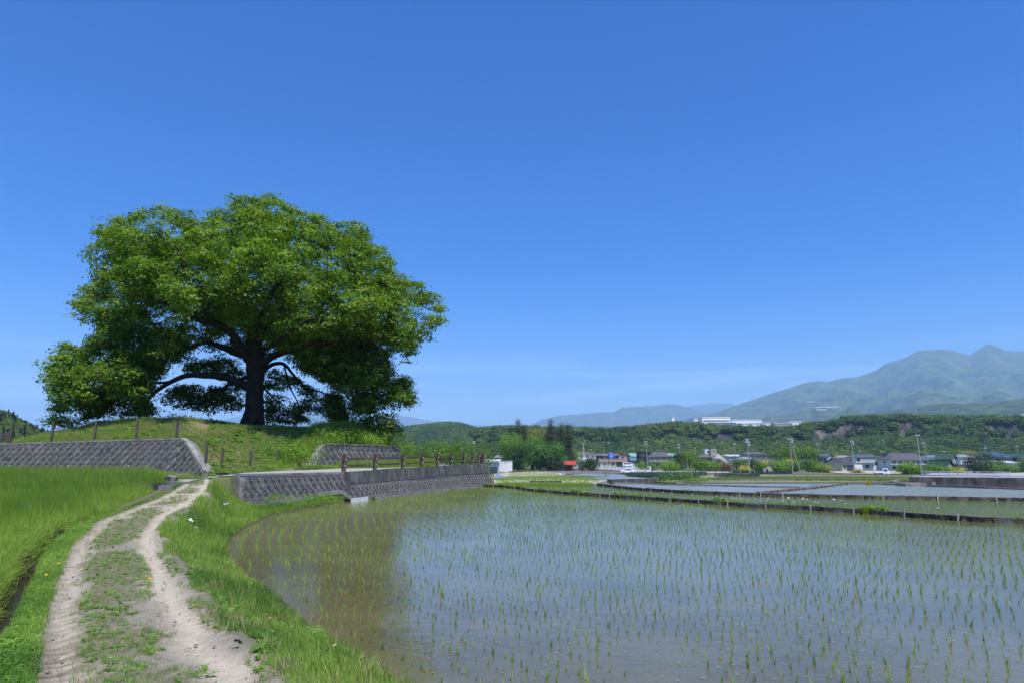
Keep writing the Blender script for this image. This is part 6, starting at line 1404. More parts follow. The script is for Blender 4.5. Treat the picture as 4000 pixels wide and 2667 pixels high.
H('low house with brown sagging roof between the trees and the pale pyramid roof', 2724, 2790, 1773, 1812, 'irimoya', 'brown', 'brownw', y=330, dep=8, wins=2)
H('old farmhouse with a huge pale pyramid roof', 2784, 2858, 1768, 1828, 'pyr', 'thatch', 'brownw', y=320, dep=11, wins=2, rh=5.0)
H('dark tiled small roof before the pale pyramid roof', 2786, 2818, 1792, 1826, 'gable', 'dark', 'brownw', y=290, dep=5, wins=1)
H('long flat white roofed hall beyond the utility pole', 2846, 2924, 1774, 1805, 'shed', 'white', 'blue', y=400, dep=10, wins=3, rh=1.0)
H('two storey house with long grey hipped roof above the hedges', 2908, 3000, 1762, 1806, 'hip', 'grey', 'beige', y=385, dep=9, wins=4, storeys=2)
H('pale tiled low house in front of the long hipped roof', 2886, 2946, 1782, 1818, 'irimoya', 'lgrey', 'white', y=335, dep=8, wins=2)
H('grey tiled low house right of the pale tiled one', 2935, 2996, 1785, 1820, 'hip', 'grey', 'white', y=328, dep=8, wins=2)
H('long storehouse with white ridge line behind the yellow bush', 2955, 3036, 1790, 1822, 'gable', 'grey', 'white', y=310, dep=7, wins=3, rh=1.6)
H('second storehouse with white ridge line, slightly higher, behind the poles', 3034, 3112, 1785, 1822, 'gable', 'grey', 'white', y=320, dep=7, wins=3, rh=1.8)
H('small grey roof peeping over the bushes left of the gabled houses', 3138, 3178, 1791, 1824, 'hip', 'blue', 'grey', y=310, dep=7, wins=1)
H('two storey gabled house with blue grey gable behind the beige garage', 3204, 3284, 1770, 1826, 'gable', 'grey', 'blue', storeys=2, y=300, dep=8, wins=3, yaw=-.75)
house('garage', 'beige garage with slate roof and dark blue shutter', 3243, 3346, 1788, 1839.5, 'gable', 'dark', 'cream', dep=7, wins=2, rh=1.9, yaw=.55, cat='garage', door=(1, 3.8, 2.3), side_w=0)
H('house with pale brown hipped roof behind the leaning pole', 3272, 3342, 1776, 1824, 'hip', 'lgrey', 'beige', y=330, dep=8, wins=2)
H('two storey house with grey hip and gable roof behind the white storehouse', 3342, 3452, 1771, 1826, 'irimoya', 'grey', 'white', y=300, dep=9, wins=4, storeys=2)
house('storehouse', 'small white plaster storehouse with grey tiled roof', 3372, 3448, 1793, 1834, 'gable', 'lgrey', 'white', dep=6, wins=1, rh=1.5, yaw=-.65, cat='storehouse', side_w=1)
house('carport', 'long low white carport roof beside the storehouse', 3404, 3500, 1822, 1834, 'flat', 'white', 'white', dep=4, wins=0, rh=.25, ov=.1, cat='carport', side_w=0)
H('blue tiled low roof between the storehouse and the long house', 3440, 3488, 1789, 1826, 'hip', 'blue', 'white', y=285, dep=7, wins=1)
H('long white two storey house with broad grey roof behind the round bush', 3478, 3634, 1767, 1826, 'irimoya', 'grey', 'white', storeys=2, dep=9, wins=6, y=265, rh=2.5)
H('house with slate blue hipped roof behind the leaning utility pole', 3624, 3690, 1774, 1822, 'hip', 'blue', 'white', y=330, dep=8, wins=2)
H('green roofed two storey gabled house with a wooden balcony', 3676, 3776, 1769, 1832, 'gable', 'green', 'cream', storeys=2, dep=8, wins=3, yaw=-.70, y=262, rh=2.2)
H('low annexe with green gable roof in front of the balcony house', 3662, 3738, 1798, 1838, 'gablef', 'green', 'beige', dep=7, wins=2, y=240, rh=2.2, yaw=.35)
house('carport', 'white flat carport roof right of the green annexe', 3745, 3826, 1809, 1838, 'flat', 'white', 'beige', dep=5, wins=0, rh=.2, ov=.5, cat='carport', y=243, side_w=0, door=(0, 3, 2.2))
H('grey hipped roof house behind the balcony house', 3752, 3812, 1772, 1824, 'hip', 'lgrey', 'white', y=310, dep=8, wins=2)
H('dark roofed low house behind the young trees', 3796, 3842, 1771, 1820, 'gable', 'dark', 'grey', y=340, dep=8, wins=2)
H('low grey roofed house behind the young conifers', 3816, 3924, 1797, 1838, 'gable', 'lgrey', 'grey', y=256, dep=7, wins=4)
H('house carrying solar panels near the right edge', 3886, 3958, 1763, 1826, 'shed', 'solar', 'grey', y=290, dep=8, wins=2, rh=2.4)
H('dark green roofed house at the right edge', 3952, 4040, 1769, 1826, 'gable', 'green', 'beige', y=295, dep=9, wins=4, storeys=2)
house('shed', 'white sided flat shed in front of the solar house', 3914, 3984, 1799, 1833, 'shed', 'white', 'white', y=250, dep=6, wins=0, rh=.7, cat='shed', side_w=0)
H('blue grey roofed house beyond the right edge trees', 4036, 4120, 1775, 1830, 'hip', 'grey', 'white', y=285, dep=9, wins=3)
H('tiled house roof seen over the brown fence', 1826, 1918, 1768, 1806, 'irimoya', 'grey', 'white', y=230, dep=9, wins=3, rh=2.2)
house('shed', 'white steel shed left of the shrine grove', 1893, 1953, 1793, 1828, 'shed', 'white', 'blue', y=215, dep=7, wins=0, rh=.7, cat='shed', side_w=0, door=(0, 3.4, 2.2))
house('shed', 'low white panel building between the steel shed and the grove', 1950, 2002, 1798, 1822, 'flat', 'white', 'white', y=240, dep=6, wins=0, rh=.2, ov=.1, cat='shed', side_w=0)
H('roof of a house just left of the grove', 1930, 1968, 1774, 1812, 'hip', 'lgrey', 'beige', y=300, dep=8, wins=2)
H('small dark roofed house right of the grove behind the red hut', 2204, 2236, 1782, 1818, 'hip', 'grey', 'beige', y=330, dep=8, wins=1)
# factory on the plateau
def block(name, label, u0, u1, v0, v1, y, dep, m, cat='factory building', group='white factory buildings above the bluff', strips=0):
    a = PY(u0, v1, y); b = PY(u1, v0, y); root = empty(name, ((a[0] + b[0]) / 2, y + dep / 2, a[2] - 12)); tag(root, label, cat, group); hgt = b[2] - a[2] + 12
    mb = MB(); mb.box((0, 0, hgt / 2), (b[0] - a[0], dep, hgt)); mb.build('wall', m, root)
    for k in range(strips):
        mb = MB(); mb.box((0, -dep / 2 - .15, hgt - 4 - k * 5), ((b[0] - a[0]) * .92, .3, 1.6)); mb.build('window', FRM, root)
    mb = MB(); mb.box((0, 0, hgt + .4), (b[0] - a[0] + 1, dep + 1, .8)); mb.build('roof_edge', WMt['white'], root); return root
FY = 900
WMt['fwhite'] = hm_('factory_white', (.88, .89, .90), (.84, .85, .86)); WMt['fblue'] = hm_('factory_blue', (.22, .30, .38))
block('factory_building', 'tall white factory hall with a long window band', 2744, 2852, 1630, 1670, FY, 40, WMt['fwhite'], strips=1)
block('factory_building', 'low wide white factory wing at the left end', 2712, 2746, 1635, 1670, FY + 15, 30, WMt['fwhite'], strips=2)
block('factory_building', 'blue grey factory link building', 2786, 2876, 1650, 1682, FY - 30, 20, WMt['fblue'])
block('factory_building', 'long white factory roof at centre right', 2862, 2976, 1640, 1676, FY, 40, WMt['fwhite'])
block('factory_building', 'white factory cube on the bluff edge', 2898, 2928, 1653, 1684, FY - 35, 18, WMt['fwhite'])
block('factory_building', 'white factory cube right of the first one', 2936, 2972, 1652, 1684, FY - 33, 18, WMt['fwhite'])
block('factory_building', 'small white factory cube at the right end', 2978, 3009, 1651, 1680, FY - 33, 18, WMt['fwhite'])
block('factory_building', 'distant low white hall right of the factory', 3086, 3132, 1646, 1664, FY + 60, 20, WMt['fwhite'])
block('apartment_building', 'grey terrace of flats between factory and trees', 3026, 3096, 1652, 1672, FY + 30, 14, WMt['grey'], 'building', strips=2)
block('chimney', 'lone white tower left of the factory above the bluff', 2626, 2635, 1629, 1672, FY, 5, WMt['fwhite'], 'tower')
block('factory_building', 'pale building at the right edge on top of the bluff', 3986, 4060, 1618, 1660, FY, 20, WMt['fwhite'])

# ------------------------------------------------------------------ shrine hut
b = G(2227, 1838.5); r = empty('shrine_hut', tuple(b + (0, 2, 0)), .05); tag(r, 'small open shrine hut with bright red roof beside the grove', 'hut')
wd = 46 * b[1] * CP / F; roof_mesh('gable', wd * .86, 3.4, 1.35, .5, 2.35).build('roof', [TM['red'], WMt['white']], r)
for sx_ in (-.42, -.14, .14, .42):
    for sy_ in (-1.5, 1.5): mb = MB(); mb.box((sx_ * wd * .95, sy_, 1.05), (.16, .16, 2.2)); mb.build('post', M['wood'], r)
mb = MB(); mb.box((0, 1.6, 1.1), (wd * .8, .08, 2.1)); mb.build('back_panel', WMt['brownw'], r); mb = MB(); mb.box((-wd * .15, .2, .45), (1.6, .9, .9)); mb.build('altar', WMt['brownw'], r)
def boxthing(name, label, u, v, w_, d, h, m, cat, yaw=0, y=None, group=None, zoff=0):
    q = G(u, v) if y is None else PY(u, v, y); mb = MB(); mb.box((0, 0, h / 2), (w_, d, h)); mb.box((0, 0, h + .02), (w_ * 1.04, d * 1.04, .05)); o = mb.build(name, m, loc=q + (0, 0, zoff)); o.rotation_euler = (0, 0, yaw); tag(o, label, cat, group); return o
boxthing('notice_board', 'white notice board at the left end of the shrine hut', 2199, 1838, 1.0, .12, 2.0, M['white'], 'notice board')
for k, (u, lb) in enumerate([(2238, 'small white stone lantern in front of the shrine hut'), (2252, 'second small pale stone lantern right of the shrine hut')]):
    q = G(u, 1840); mb = MB(); mb.box((0, 0, .1), (.6, .6, .2)); mb.tube([(0, 0, .2), (0, 0, 1.0)], .12, 8); mb.box((0, 0, 1.2), (.4, .4, .4)); mb.tube([(0, 0, 1.4), (0, 0, 1.65)], [.42, .08], 6); o = mb.build('stone_lantern', M['lot'], loc=q); tag(o, lb, 'lantern')

# ------------------------------------------------------------------ shrine grove and garden trees
GG = 'trees of the shrine grove'
def tree_at(name, label, u, v, vtop, wpx, m, seed, y=None, kind='round', group=None, size=.55, dens=5.0, cat='tree', trunkr=.3, base=None):
    q = G(u, v) if y is None else np.array([PY(u, v, y)[0], y, float(gz(y))]); H_ = PY(u, vtop, q[1])[2] - q[2]; W = wpx * q[1] * CP / F / 2; r = np.random.default_rng(seed)
    if kind == 'round':
        E = [(0, 0, H_ * .55, W * .62, W * .6, H_ * .36)]
        for k in range(11):
            a = r.uniform(0, 6.28); e = r.uniform(-.1, .9); rr = W * .72 * math.sqrt(1 - e * e * .6); E.append((math.cos(a) * rr, math.sin(a) * rr * .8, H_ * (.50 + .30 * e), W * .32, W * .32, H_ * .17))
        if group == GG:
            for k in range(7): a = r.uniform(0, 6.28); rr = W * .75; E.append((math.cos(a) * rr, math.sin(a) * rr * .8, H_ * r.uniform(.2, .38), W * .36, W * .34, H_ * .17))
    elif kind == 'low':
        E = []
        for k in range(9): a = r.uniform(0, 6.28); rr = W * .66 * math.sqrt(r.uniform()); E.append((math.cos(a) * rr, math.sin(a) * rr * .6, H_ * r.uniform(.30, .68), W * .40, W * .35, H_ * .32))
        E.append((0, 0, H_ * .5, W * .6, W * .5, H_ * .48))
    elif kind == 'cedar':
        E = []
        for k in range(20):
            t = k / 19; z = H_ * (.16 + .80 * t); rad = W * (1 - t) ** .7 * .95 + .35; 
            for j in range(2): a = r.uniform(0, 6.28); E.append((math.cos(a) * rad * .38, math.sin(a) * rad * .38, z + r.normal() * .3, rad * .70, rad * .70, H_ * .048))
    elif kind == 'pine':
        E = []
        for k in range(9):
            t = k / 8; z = H_ * (.40 + .56 * t); a = k * 2.4; rad = W * (.75 - .4 * t); E.append((math.cos(a) * rad * .6, math.sin(a) * rad * .6, z, rad * .6, rad * .6, H_ * .045))
    tr = MB(); hh = H_ * (.9 if kind in ('cedar', 'pine') else .55)
    tr.tube([(0, 0, -.3), (r.normal() * .1, 0, hh * .5), (0, r.normal() * .2, hh)], [trunkr * 1.3, trunkr, trunkr * .25], 8)
    if kind == 'round':
        for k in range(4): a = r.uniform(0, 6.28); tr.tube([(0, 0, hh * .35), (math.cos(a) * W * .25, math.sin(a) * W * .25, hh * .7), (math.cos(a) * W * .5, math.sin(a) * W * .5, hh * 1.0)], [trunkr * .6, trunkr * .4, .08], 6)
    if kind == 'cedar' and size > .5: size, dens = .34, 3.4
    return plant(name, label, cat, q, cloud_mesh('crown', E, dens, size, lm[m], seed), group=group, trunk=tr.mesh('trunk', bark))
GG = 'trees of the shrine grove'
tree_at('cedar_tree', 'tall dark cedar with ragged top at the left of the grove', 2024, 1834, 1634, 54, 'cedar', 51, 301, 'cedar', GG, trunkr=.4)
tree_at('cedar_tree', 'dark cedar just right of the ragged one, in front of the yellow green crown', 2046, 1834, 1654, 46, 'cedar', 52, 293, 'cedar', GG, trunkr=.35)
tree_at('cedar_tree', 'tall layered cedar standing free in the middle right of the grove', 2152, 1834, 1635, 60, 'cedar', 53, 279, 'cedar', GG, trunkr=.4)
tree_at('cedar_tree', 'thin topped cedar between the layered one and the right edge', 2193, 1834, 1652, 44, 'cedar', 54, 279, 'cedar', GG, trunkr=.35)
tree_at('cedar_tree', 'dense pointed cedar forming the right edge of the grove', 2220, 1830, 1655, 56, 'cedar', 55, 279, 'cedar', GG, trunkr=.45)
tree_at('cedar_tree', 'small cedar tip behind the left broad tree of the grove', 1992, 1834, 1664, 30, 'cedar', 56, 301, 'cedar', GG)
tree_at('broadleaf_tree', 'bright green tree on the left flank of the grove', 1998, 1834, 1676, 92, 'bright', 57, 277, 'round', GG, trunkr=.5)
tree_at('broadleaf_tree', 'tall yellow green crowned tree at the back of the grove', 2098, 1834, 1652, 84, 'olive', 58, 303, 'round', GG, trunkr=.5)
tree_at('broadleaf_tree', 'wide dark green dome in the front of the grove, left half', 2080, 1836, 1706, 120, 'zelk', 59, 268, 'round', GG, trunkr=.6, dens=6.0)
tree_at('broadleaf_tree', 'wide dark green dome in the front of the grove, right half', 2146, 1836, 1716, 128, 'zelk', 60, 266, 'round', GG, trunkr=.6, dens=6.0)
tree_at('broadleaf_tree', 'green tree filling the middle of the grove behind the domes', 2110, 1834, 1690, 110, 'shrub', 61, 284, 'round', GG, trunkr=.5)
tree_at('broadleaf_tree', 'olive brown tree between the layered cedar and the pointed cedar', 2188, 1834, 1690, 70, 'cedar', 62, 288, 'round', GG, trunkr=.4)
tree_at('broadleaf_tree', 'low shaded tree under the left flank of the grove', 2025, 1836, 1745, 90, 'dark', 63, 272, 'low', GG, trunkr=.4)
tree_at('broadleaf_tree', 'low shaded tree under the right dome of the grove', 2160, 1837, 1760, 90, 'dark', 64, 264, 'low', GG, trunkr=.4)
mb = MB(); mb.box((0, 0, .4), (24, 5, 1.0)); 
SHR = 'garden trees and hedges among the houses'
specs = [(3068, 1806, 1733, 92, 'shrub', 300, 'round', 'big round green tree behind the white ridged storehouses'), (3150, 1806, 1736, 96, 'shrub', 302, 'round', 'broad green tree right of the big round one'), (2694, 1838, 1757, 84, 'shrub', 262, 'round', 'tall leafy tree behind the thin pole in the roadside hedge'), (2650, 1838, 1772, 50, 'dark', 262, 'cedar', 'dark pointed tree left of the tall leafy one'),
         (2740, 1840, 1785, 80, 'shrub', 255, 'low', 'leafy green bush mass right of the tall roadside tree'), (2780, 1842, 1800, 60, 'bright', 250, 'low', 'bright green bush near the right end of the roadside hedge'), (2620, 1836, 1800, 70, 'bright', 250, 'low', 'light green round shrub before the tiled two storey house'), (2600, 1832, 1795, 40, 'bright', 262, 'low', 'upright light green shrub left of the round one'), (2545, 1830, 1806, 34, 'shrub', 258, 'low', 'small bush right of the vending machine'), (2505, 1822, 1794, 24, 'bright', 290, 'low', 'light green shrub against the black wing'),
         (2816, 1840, 1806, 30, 'red', 255, 'low', 'reddish brown shrub beside the dark roof'), (2842, 1842, 1808, 46, 'red', 250, 'low', 'brown and red shrub group left of the thin pole'), (2822, 1838, 1790, 34, 'dark', 270, 'low', 'round dark clipped tree before the pyramid roof'), (2880, 1842, 1786, 74, 'shrub', 252, 'round', 'green tree between the thin pole and the concrete pole'), (2912, 1844, 1816, 34, 'yellow', 240, 'low', 'low yellow bush at the foot of the concrete pole'), (2950, 1844, 1796, 60, 'dark', 250, 'low', 'dark green tree right of the concrete pole'),
         (2988, 1844, 1794, 62, 'yellow', 256, 'low', 'yellow topped tree in the hedge'), (2990, 1846, 1808, 74, 'shrub', 247, 'low', 'green bush below the yellow topped tree'), (3050, 1846, 1797, 84, 'bright', 246, 'low', 'wide light green bush left of the twin poles'), (3082, 1846, 1783, 36, 'yellow', 256, 'low', 'small yellow crown behind the twin poles'), (3105, 1846, 1800, 80, 'shrub', 247, 'low', 'green bush mass behind the twin poles'), (3178, 1848, 1790, 84, 'shrub', 246, 'low', 'large green shrub left of the beige garage'), (3205, 1848, 1812, 60, 'bright', 238, 'low', 'light green shrub below the large one by the garage'), (3232, 1848, 1822, 28, 'olive', 235, 'low', 'small yellow green shrub at the garage corner'),
         (3350, 1845, 1838, 18, 'olive', 220, 'low', 'tiny round bush in the mown field'), (3545, 1855, 1806, 96, 'bright', 205, 'low', 'round bright green bush mass left of the tall pole'), (3590, 1855, 1812, 50, 'shrub', 205, 'low', 'green bush behind the foot of the tall pole'), (3655, 1845, 1815, 84, 'shrub', 225, 'low', 'green hedge left part behind the guardrail'), (3712, 1845, 1824, 60, 'bright', 225, 'low', 'low bush in front of the green annexe'), (3745, 1846, 1831, 26, 'yellow', 222, 'low', 'small yellow bush behind the guardrail'),
         (3804, 1848, 1784, 34, 'cedar', 225, 'pine', 'thin young conifer left of the white carport end'), (3840, 1850, 1770, 40, 'dark', 222, 'pine', 'tall young conifer behind the guardrail'), (3872, 1850, 1766, 46, 'dark', 224, 'pine', 'tallest young conifer near the solar house'), (3832, 1850, 1800, 66, 'dark', 222, 'low', 'dark bush among the young conifers'), (3872, 1850, 1805, 60, 'shrub', 222, 'low', 'green bush right of the young conifers'), (3940, 1850, 1812, 90, 'shrub', 228, 'low', 'wide bush before the white flat shed'), (3990, 1850, 1820, 50, 'dark', 232, 'low', 'dark bush at the right edge'), (3912, 1850, 1782, 30, 'dark', 240, 'pine', 'slim conifer left of the white shed'),
         (3725, 1815, 1748, 70, 'shrub', 420, 'round', 'tree crown rising behind the green roofed house'), (3610, 1806, 1770, 60, 'dark', 400, 'round', 'dark tree behind the long white house'), (3400, 1806, 1772, 60, 'dark', 420, 'round', 'dark tree behind the hip and gable roof'), (3270, 1806, 1762, 60, 'olive', 460, 'round', 'pale bamboo like tree at the bluff foot'), (3500, 1806, 1762, 50, 'olive', 450, 'low', 'pale green thicket at the bluff foot left of the long house'), (2200, 1812, 1745, 60, 'shrub', 380, 'round', 'green tree behind the shrine hut'), (2248, 1812, 1756, 40, 'bright', 380, 'round', 'light green tree between grove and white house'), (2310, 1822, 1792, 24, 'dark', 262, 'cedar', 'conical garden tree before the white two storey house'), (2276, 1822, 1800, 40, 'dark', 265, 'low', 'dark garden hedge of the white two storey house'),
         (1862, 1815, 1770, 90, 'shrub', 160, 'low', 'bushes behind the brown fence before the tiled roof'), (1945, 1812, 1770, 50, 'dark', 330, 'round', 'dark tree left of the grove behind the white sheds'), (2830, 1806, 1776, 90, 'olive', 470, 'low', 'yellowish bamboo thicket behind the pyramid roof'), (2985, 1806, 1776, 40, 'dark', 360, 'round', 'dark tree at the end of the long hipped roof'), (2570, 1806, 1762, 70, 'dark', 480, 'round', 'dark trees behind the teal roof'), (2720, 1806, 1765, 80, 'dark', 440, 'round', 'dark tree mass beyond the roadside trees'), (3330, 1806, 1770, 60, 'olive', 460, 'low', 'pale shrubs behind the leaning pole'), (3790, 1806, 1756, 150, 'olive', 480, 'low', 'brownish bamboo strip at the bluff foot at right'), (4040, 1850, 1790, 90, 'shrub', 235, 'round', 'tree just outside the right edge')]
for k, (u, v, vt, wp, m_, y_, kd, lb) in enumerate(specs): tree_at('conifer_tree' if kd in ('pine', 'cedar') else ('shrub' if kd == 'low' else 'garden_tree'), lb, u, v, vt, wp, m_, 400 + k, y_, kd, SHR, size=.46 if y_ < 300 else .6, dens=4.0, trunkr=.16, cat='tree' if kd != 'low' else 'shrub')

# ------------------------------------------------------------------ utility poles and wires
concp = mat('concrete_pole', (.36, .355, .34), (.27, .265, .255), 2, .8)
def pole(label, ub, vb, ut, vt, y=None, r=.17, arms=(), m=concp, name='utility_pole', group='utility poles in the village', cat='utility pole', extra=None):
    b_ = G(ub, vb) if y is None else PY(ub, vb, y); t_ = PY(ut, vt, b_[1]); root = empty(name, tuple(b_)); tag(root, label, cat, group); d = t_ - b_
    mb = MB(); mb.tube([(0, 0, -.6), tuple(d)], [r, r * .62], 10); mb.build('pole', m, root); sc1 = b_[1] / 2667
    for fr_, wpx, kind in arms:
        c = d * fr_; wdt = wpx * b_[1] * CP / F; mb = MB(); mb.box(tuple(c + (0, -.15, 0)), (wdt, .12, .12)); arm = mb.build('crossarm', M['galv'], root)
        for q in (-.45, -.15, .15, .45): mb = MB(); mb.tube([tuple(c + (q * wdt, -.15, .05)), tuple(c + (q * wdt, -.15, .35))], .09, 6); mb.build('insulator', M['white'], arm)
        if kind == 'drum': mb = MB(); mb.tube([tuple(c + (.45, -.2, -1.2)), tuple(c + (.45, -.2, -.1))], .32, 10); mb.build('transformer', M['galv'], root)
    return t_, root
PT = {}
PT['a'] = pole('concrete utility pole leaning slightly by the vending machine', 2531, 1827, 2523, 1721, r=.2, arms=((.97, 13, ''), (.86, 15, '')))[0]
PT['b'] = pole('tall concrete utility pole at the edge of the sandy track', 2930, 1851, 2917, 1713, r=.2, arms=((.97, 14, ''), (.90, 18, 'drum')))[0]
PT['c'] = pole('upright pole of the twin poles near the hedge', 3097, 1850, 3085, 1711, r=.17, arms=((.97, 24, 'drum'),))[0]
pole('diagonal bracing pole leaning against the twin pole', 3131, 1849.5, 3087, 1716, y=PT['c'][1], r=.15)
PT['d'] = pole('tall bare pole at the left end of the white guardrail', 3600, 1852, 3582, 1699, r=.2, arms=((.99, 18, ''),))[0]
PT['e'] = pole('leaning pole behind the beige garage', 3339, 1832, 3324, 1715, y=250, r=.18, arms=((.93, 14, 'drum'),))[0]
PT['f'] = pole('steeply leaning pole behind the long white house', 3627, 1806, 3605, 1721, y=290, r=.2, arms=((.90, 16, ''),))[0]
PT['g'] = pole('pole rising behind the dark tree at centre right', 3199, 1806, 3193, 1725, y=330, r=.18, arms=((.9, 10, ''),))[0]
PT['h'] = pole('pole behind the young conifers at right', 3857, 1812, 3847, 1736, y=290, r=.18, arms=((.82, 12, ''),))[0]
PT['i'] = pole('pole near the right edge behind the green roof', 3977, 1808, 3972, 1740, y=330, r=.18, arms=((.95, 12, ''),))[0]
PT['j'] = pole('distant pole behind the flat white hall', 2875, 1806, 2869, 1728, y=330, r=.18, arms=((.93, 9, ''),))[0]
PT['k'] = pole('pole with two crossarms behind the teal roof', 2655, 1812, 2651, 1726, y=330, r=.18, arms=((.88, 10, ''), (.75, 8, '')))[0]
PT['l'] = pole('distant pole left of the block towers', 2717, 1806, 2714, 1745, y=400, r=.18, arms=((.93, 8, ''),))[0]
PT['m'] = pole('pole in front of the rounded hill left of the grove', 1852, 1806, 1852, 1722, y=280, r=.18, arms=((.9, 13, ''), (.97, 6, '')))[0]
pole('thin grey pole in the roadside hedge', 2689, 1840, 2685, 1786, r=.10); pole('thin grey pole by the red shrub', 2860, 1843, 2855, 1790, r=.10); pole('short pale pole before the pyramid roof', 2834, 1836, 2833, 1785, y=265, r=.09)
pole('white tipped stick leaning right by the concrete pole', 2889, 1853.5, 2898, 1812, r=.07, m=M['stake'], name='marker_stick', cat='stick', group='white tipped sticks by the farm track'); pole('white tipped stick leaning left right of the concrete pole', 2952, 1851, 2941, 1813, r=.07, m=M['stake'], name='marker_stick', cat='stick', group='white tipped sticks by the farm track')
pole('tall slim white pole with a ring of small lamps at its top', 2284, 1828, 2279, 1730, r=.14, arms=((1.0, 18, ''),), m=M['white'], name='lamp_mast', cat='mast'); pole('plain grey pole left of the blue road sign', 2361, 1829, 2357, 1746, r=.15); pole('short pole left of the road sign', 2371, 1832, 2368, 1768, r=.14)
pole('dark pole with white loudspeakers above the road sign', 2379, 1812, 2377, 1722, y=330, r=.13, m=M['woodg'], arms=((.92, 6, ''),), name='speaker_mast', cat='mast'); pole('thin pole in front of the black wing', 2512, 1851, 2509, 1785, r=.07); pole('pole right of the road sign before the green shed', 2403, 1828, 2401, 1773, r=.12)
pole('small antenna pole on the roof behind the storehouse', 3338, 1790, 3338, 1762, y=320, r=.08); pole('steel goal shaped frame pole beyond the roofs', 3357, 1800, 3357, 1759, y=330, r=.10, arms=((.98, 6, ''),)); pole('antenna mast above the hip and gable roof', 3445, 1795, 3444, 1760, y=320, r=.08, arms=((.9, 12, ''),)); pole('power fittings pole above the slate blue roof', 3692, 1800, 3688, 1760, y=340, r=.12, arms=((.95, 8, ''),))
# street lamp with a curved arm
b_ = G(2322, 1830); t_ = PY(2322, 1765, b_[1]); hh = t_[2] - b_[2]; e_ = PY(2305, 1754, b_[1]) - b_; root = empty('street_lamp', tuple(b_)); tag(root, 'tall street lamp with curved arm left of the road sign', 'street lamp')
mb = MB(); mb.tube([(0, 0, 0), (0, 0, hh * .8), (-.1, 0, hh * .97), (e_[0] * .35, 0, hh * 1.08), (e_[0] * .8, 0, e_[2])], [.13, .1, .09, .08, .07], 8); mb.build('pole', M['galv'], root); mb = MB(); mb.box((e_[0] * .9, 0, e_[2]), (.9, .3, .16)); mb.build('lamp_head', M['white'], root)
def wire(a, b2, label, sag=.6, r=.035, m=None):
    a = np.array(a); b2 = np.array(b2); n = 14; mb = MB(); mb.tube([a + (b2 - a) * k / n - np.array([0, 0, 4 * sag * (k / n) * (1 - k / n)]) for k in range(n + 1)], r, 4); o = mb.build('power_line', m or M['wire']); tag(o, label, 'power line', 'power lines over the village')
R_ = PY(4200, 1672, 190)
wire(PT['c'], PT['d'], 'dark power line from the twin poles to the tall bare pole', 1.2); wire(PT['d'], R_, 'dark power line rising from the tall bare pole to the right edge', 1.0); wire(PT['b'], PT['c'], 'dark power line between the concrete pole and the twin poles', .8); wire(PT['j'] - (0, 0, 1), PT['b'] - (0, 0, 1), 'power line from the concrete pole back to the distant pole', 1.0)
wire(PT['k'], PT['l'], 'thin line between the two distant poles left of the towers', 1.2, .03); wire(PT['l'], PT['j'], 'thin line crossing before the block towers', 1.5, .03); wire(PT['j'], PT['g'], 'thin line crossing before the dark round trees', 2.2, .03); wire(PT['g'], PT['e'], 'thin line from the centre right pole to the garage pole', 1.0, .03); wire(PT['e'] - (0, 0, 1), PT['f'] - (0, 0, 1.5), 'thin line over the hip and gable roof', 2.0, .03)
wire(PT['f'], PT['h'], 'thin line over the slate blue and green roofs', 1.6, .03); wire(PT['h'], PT['i'], 'thin line between the two right hand poles', 1.0, .03); wire(PT['f'] + (0, 0, .2), PY(4150, 1720, 260), 'thin blue line climbing from the steeply leaning pole to the right edge', 1.2, .03); wire(PT['a'], PT['k'], 'thin line from the vending machine pole to the double crossarm pole', .8, .03)
o = None
# pylons far away on the foothill
for k, (u, v0, v1, y_, lb) in enumerate([(3579, 1592, 1622, 2300, 'faint steel pylon on the foothills, second from left'), (3765, 1602, 1622, 2300, 'faint steel pylon on the foothills above the bluff, third'), (3852, 1583, 1606, 2500, 'faint steel pylon at right on the foothills'), (3387, 1602, 1628, 2300, 'faint steel pylon farthest left on the foothills')]):
    a = PY(u, v1, y_); b2 = PY(u, v0, y_); hh = b2[2] - a[2]; mb = MB()
    for sx_ in (-1, 1):
        for sy_ in (-1, 1): mb.tube([(sx_ * 3, sy_ * 3, -6), (sx_ * .5, sy_ * .5, hh)], .35, 4)
    for q in (.6, .75, .9): mb.box((0, 0, hh * q), (10 - 4 * q, .5, .5))
    o = mb.build('pylon', M['galv'], loc=a); tag(o, lb, 'pylon', 'steel pylons on the foothills'); o['kind'] = 'thing'

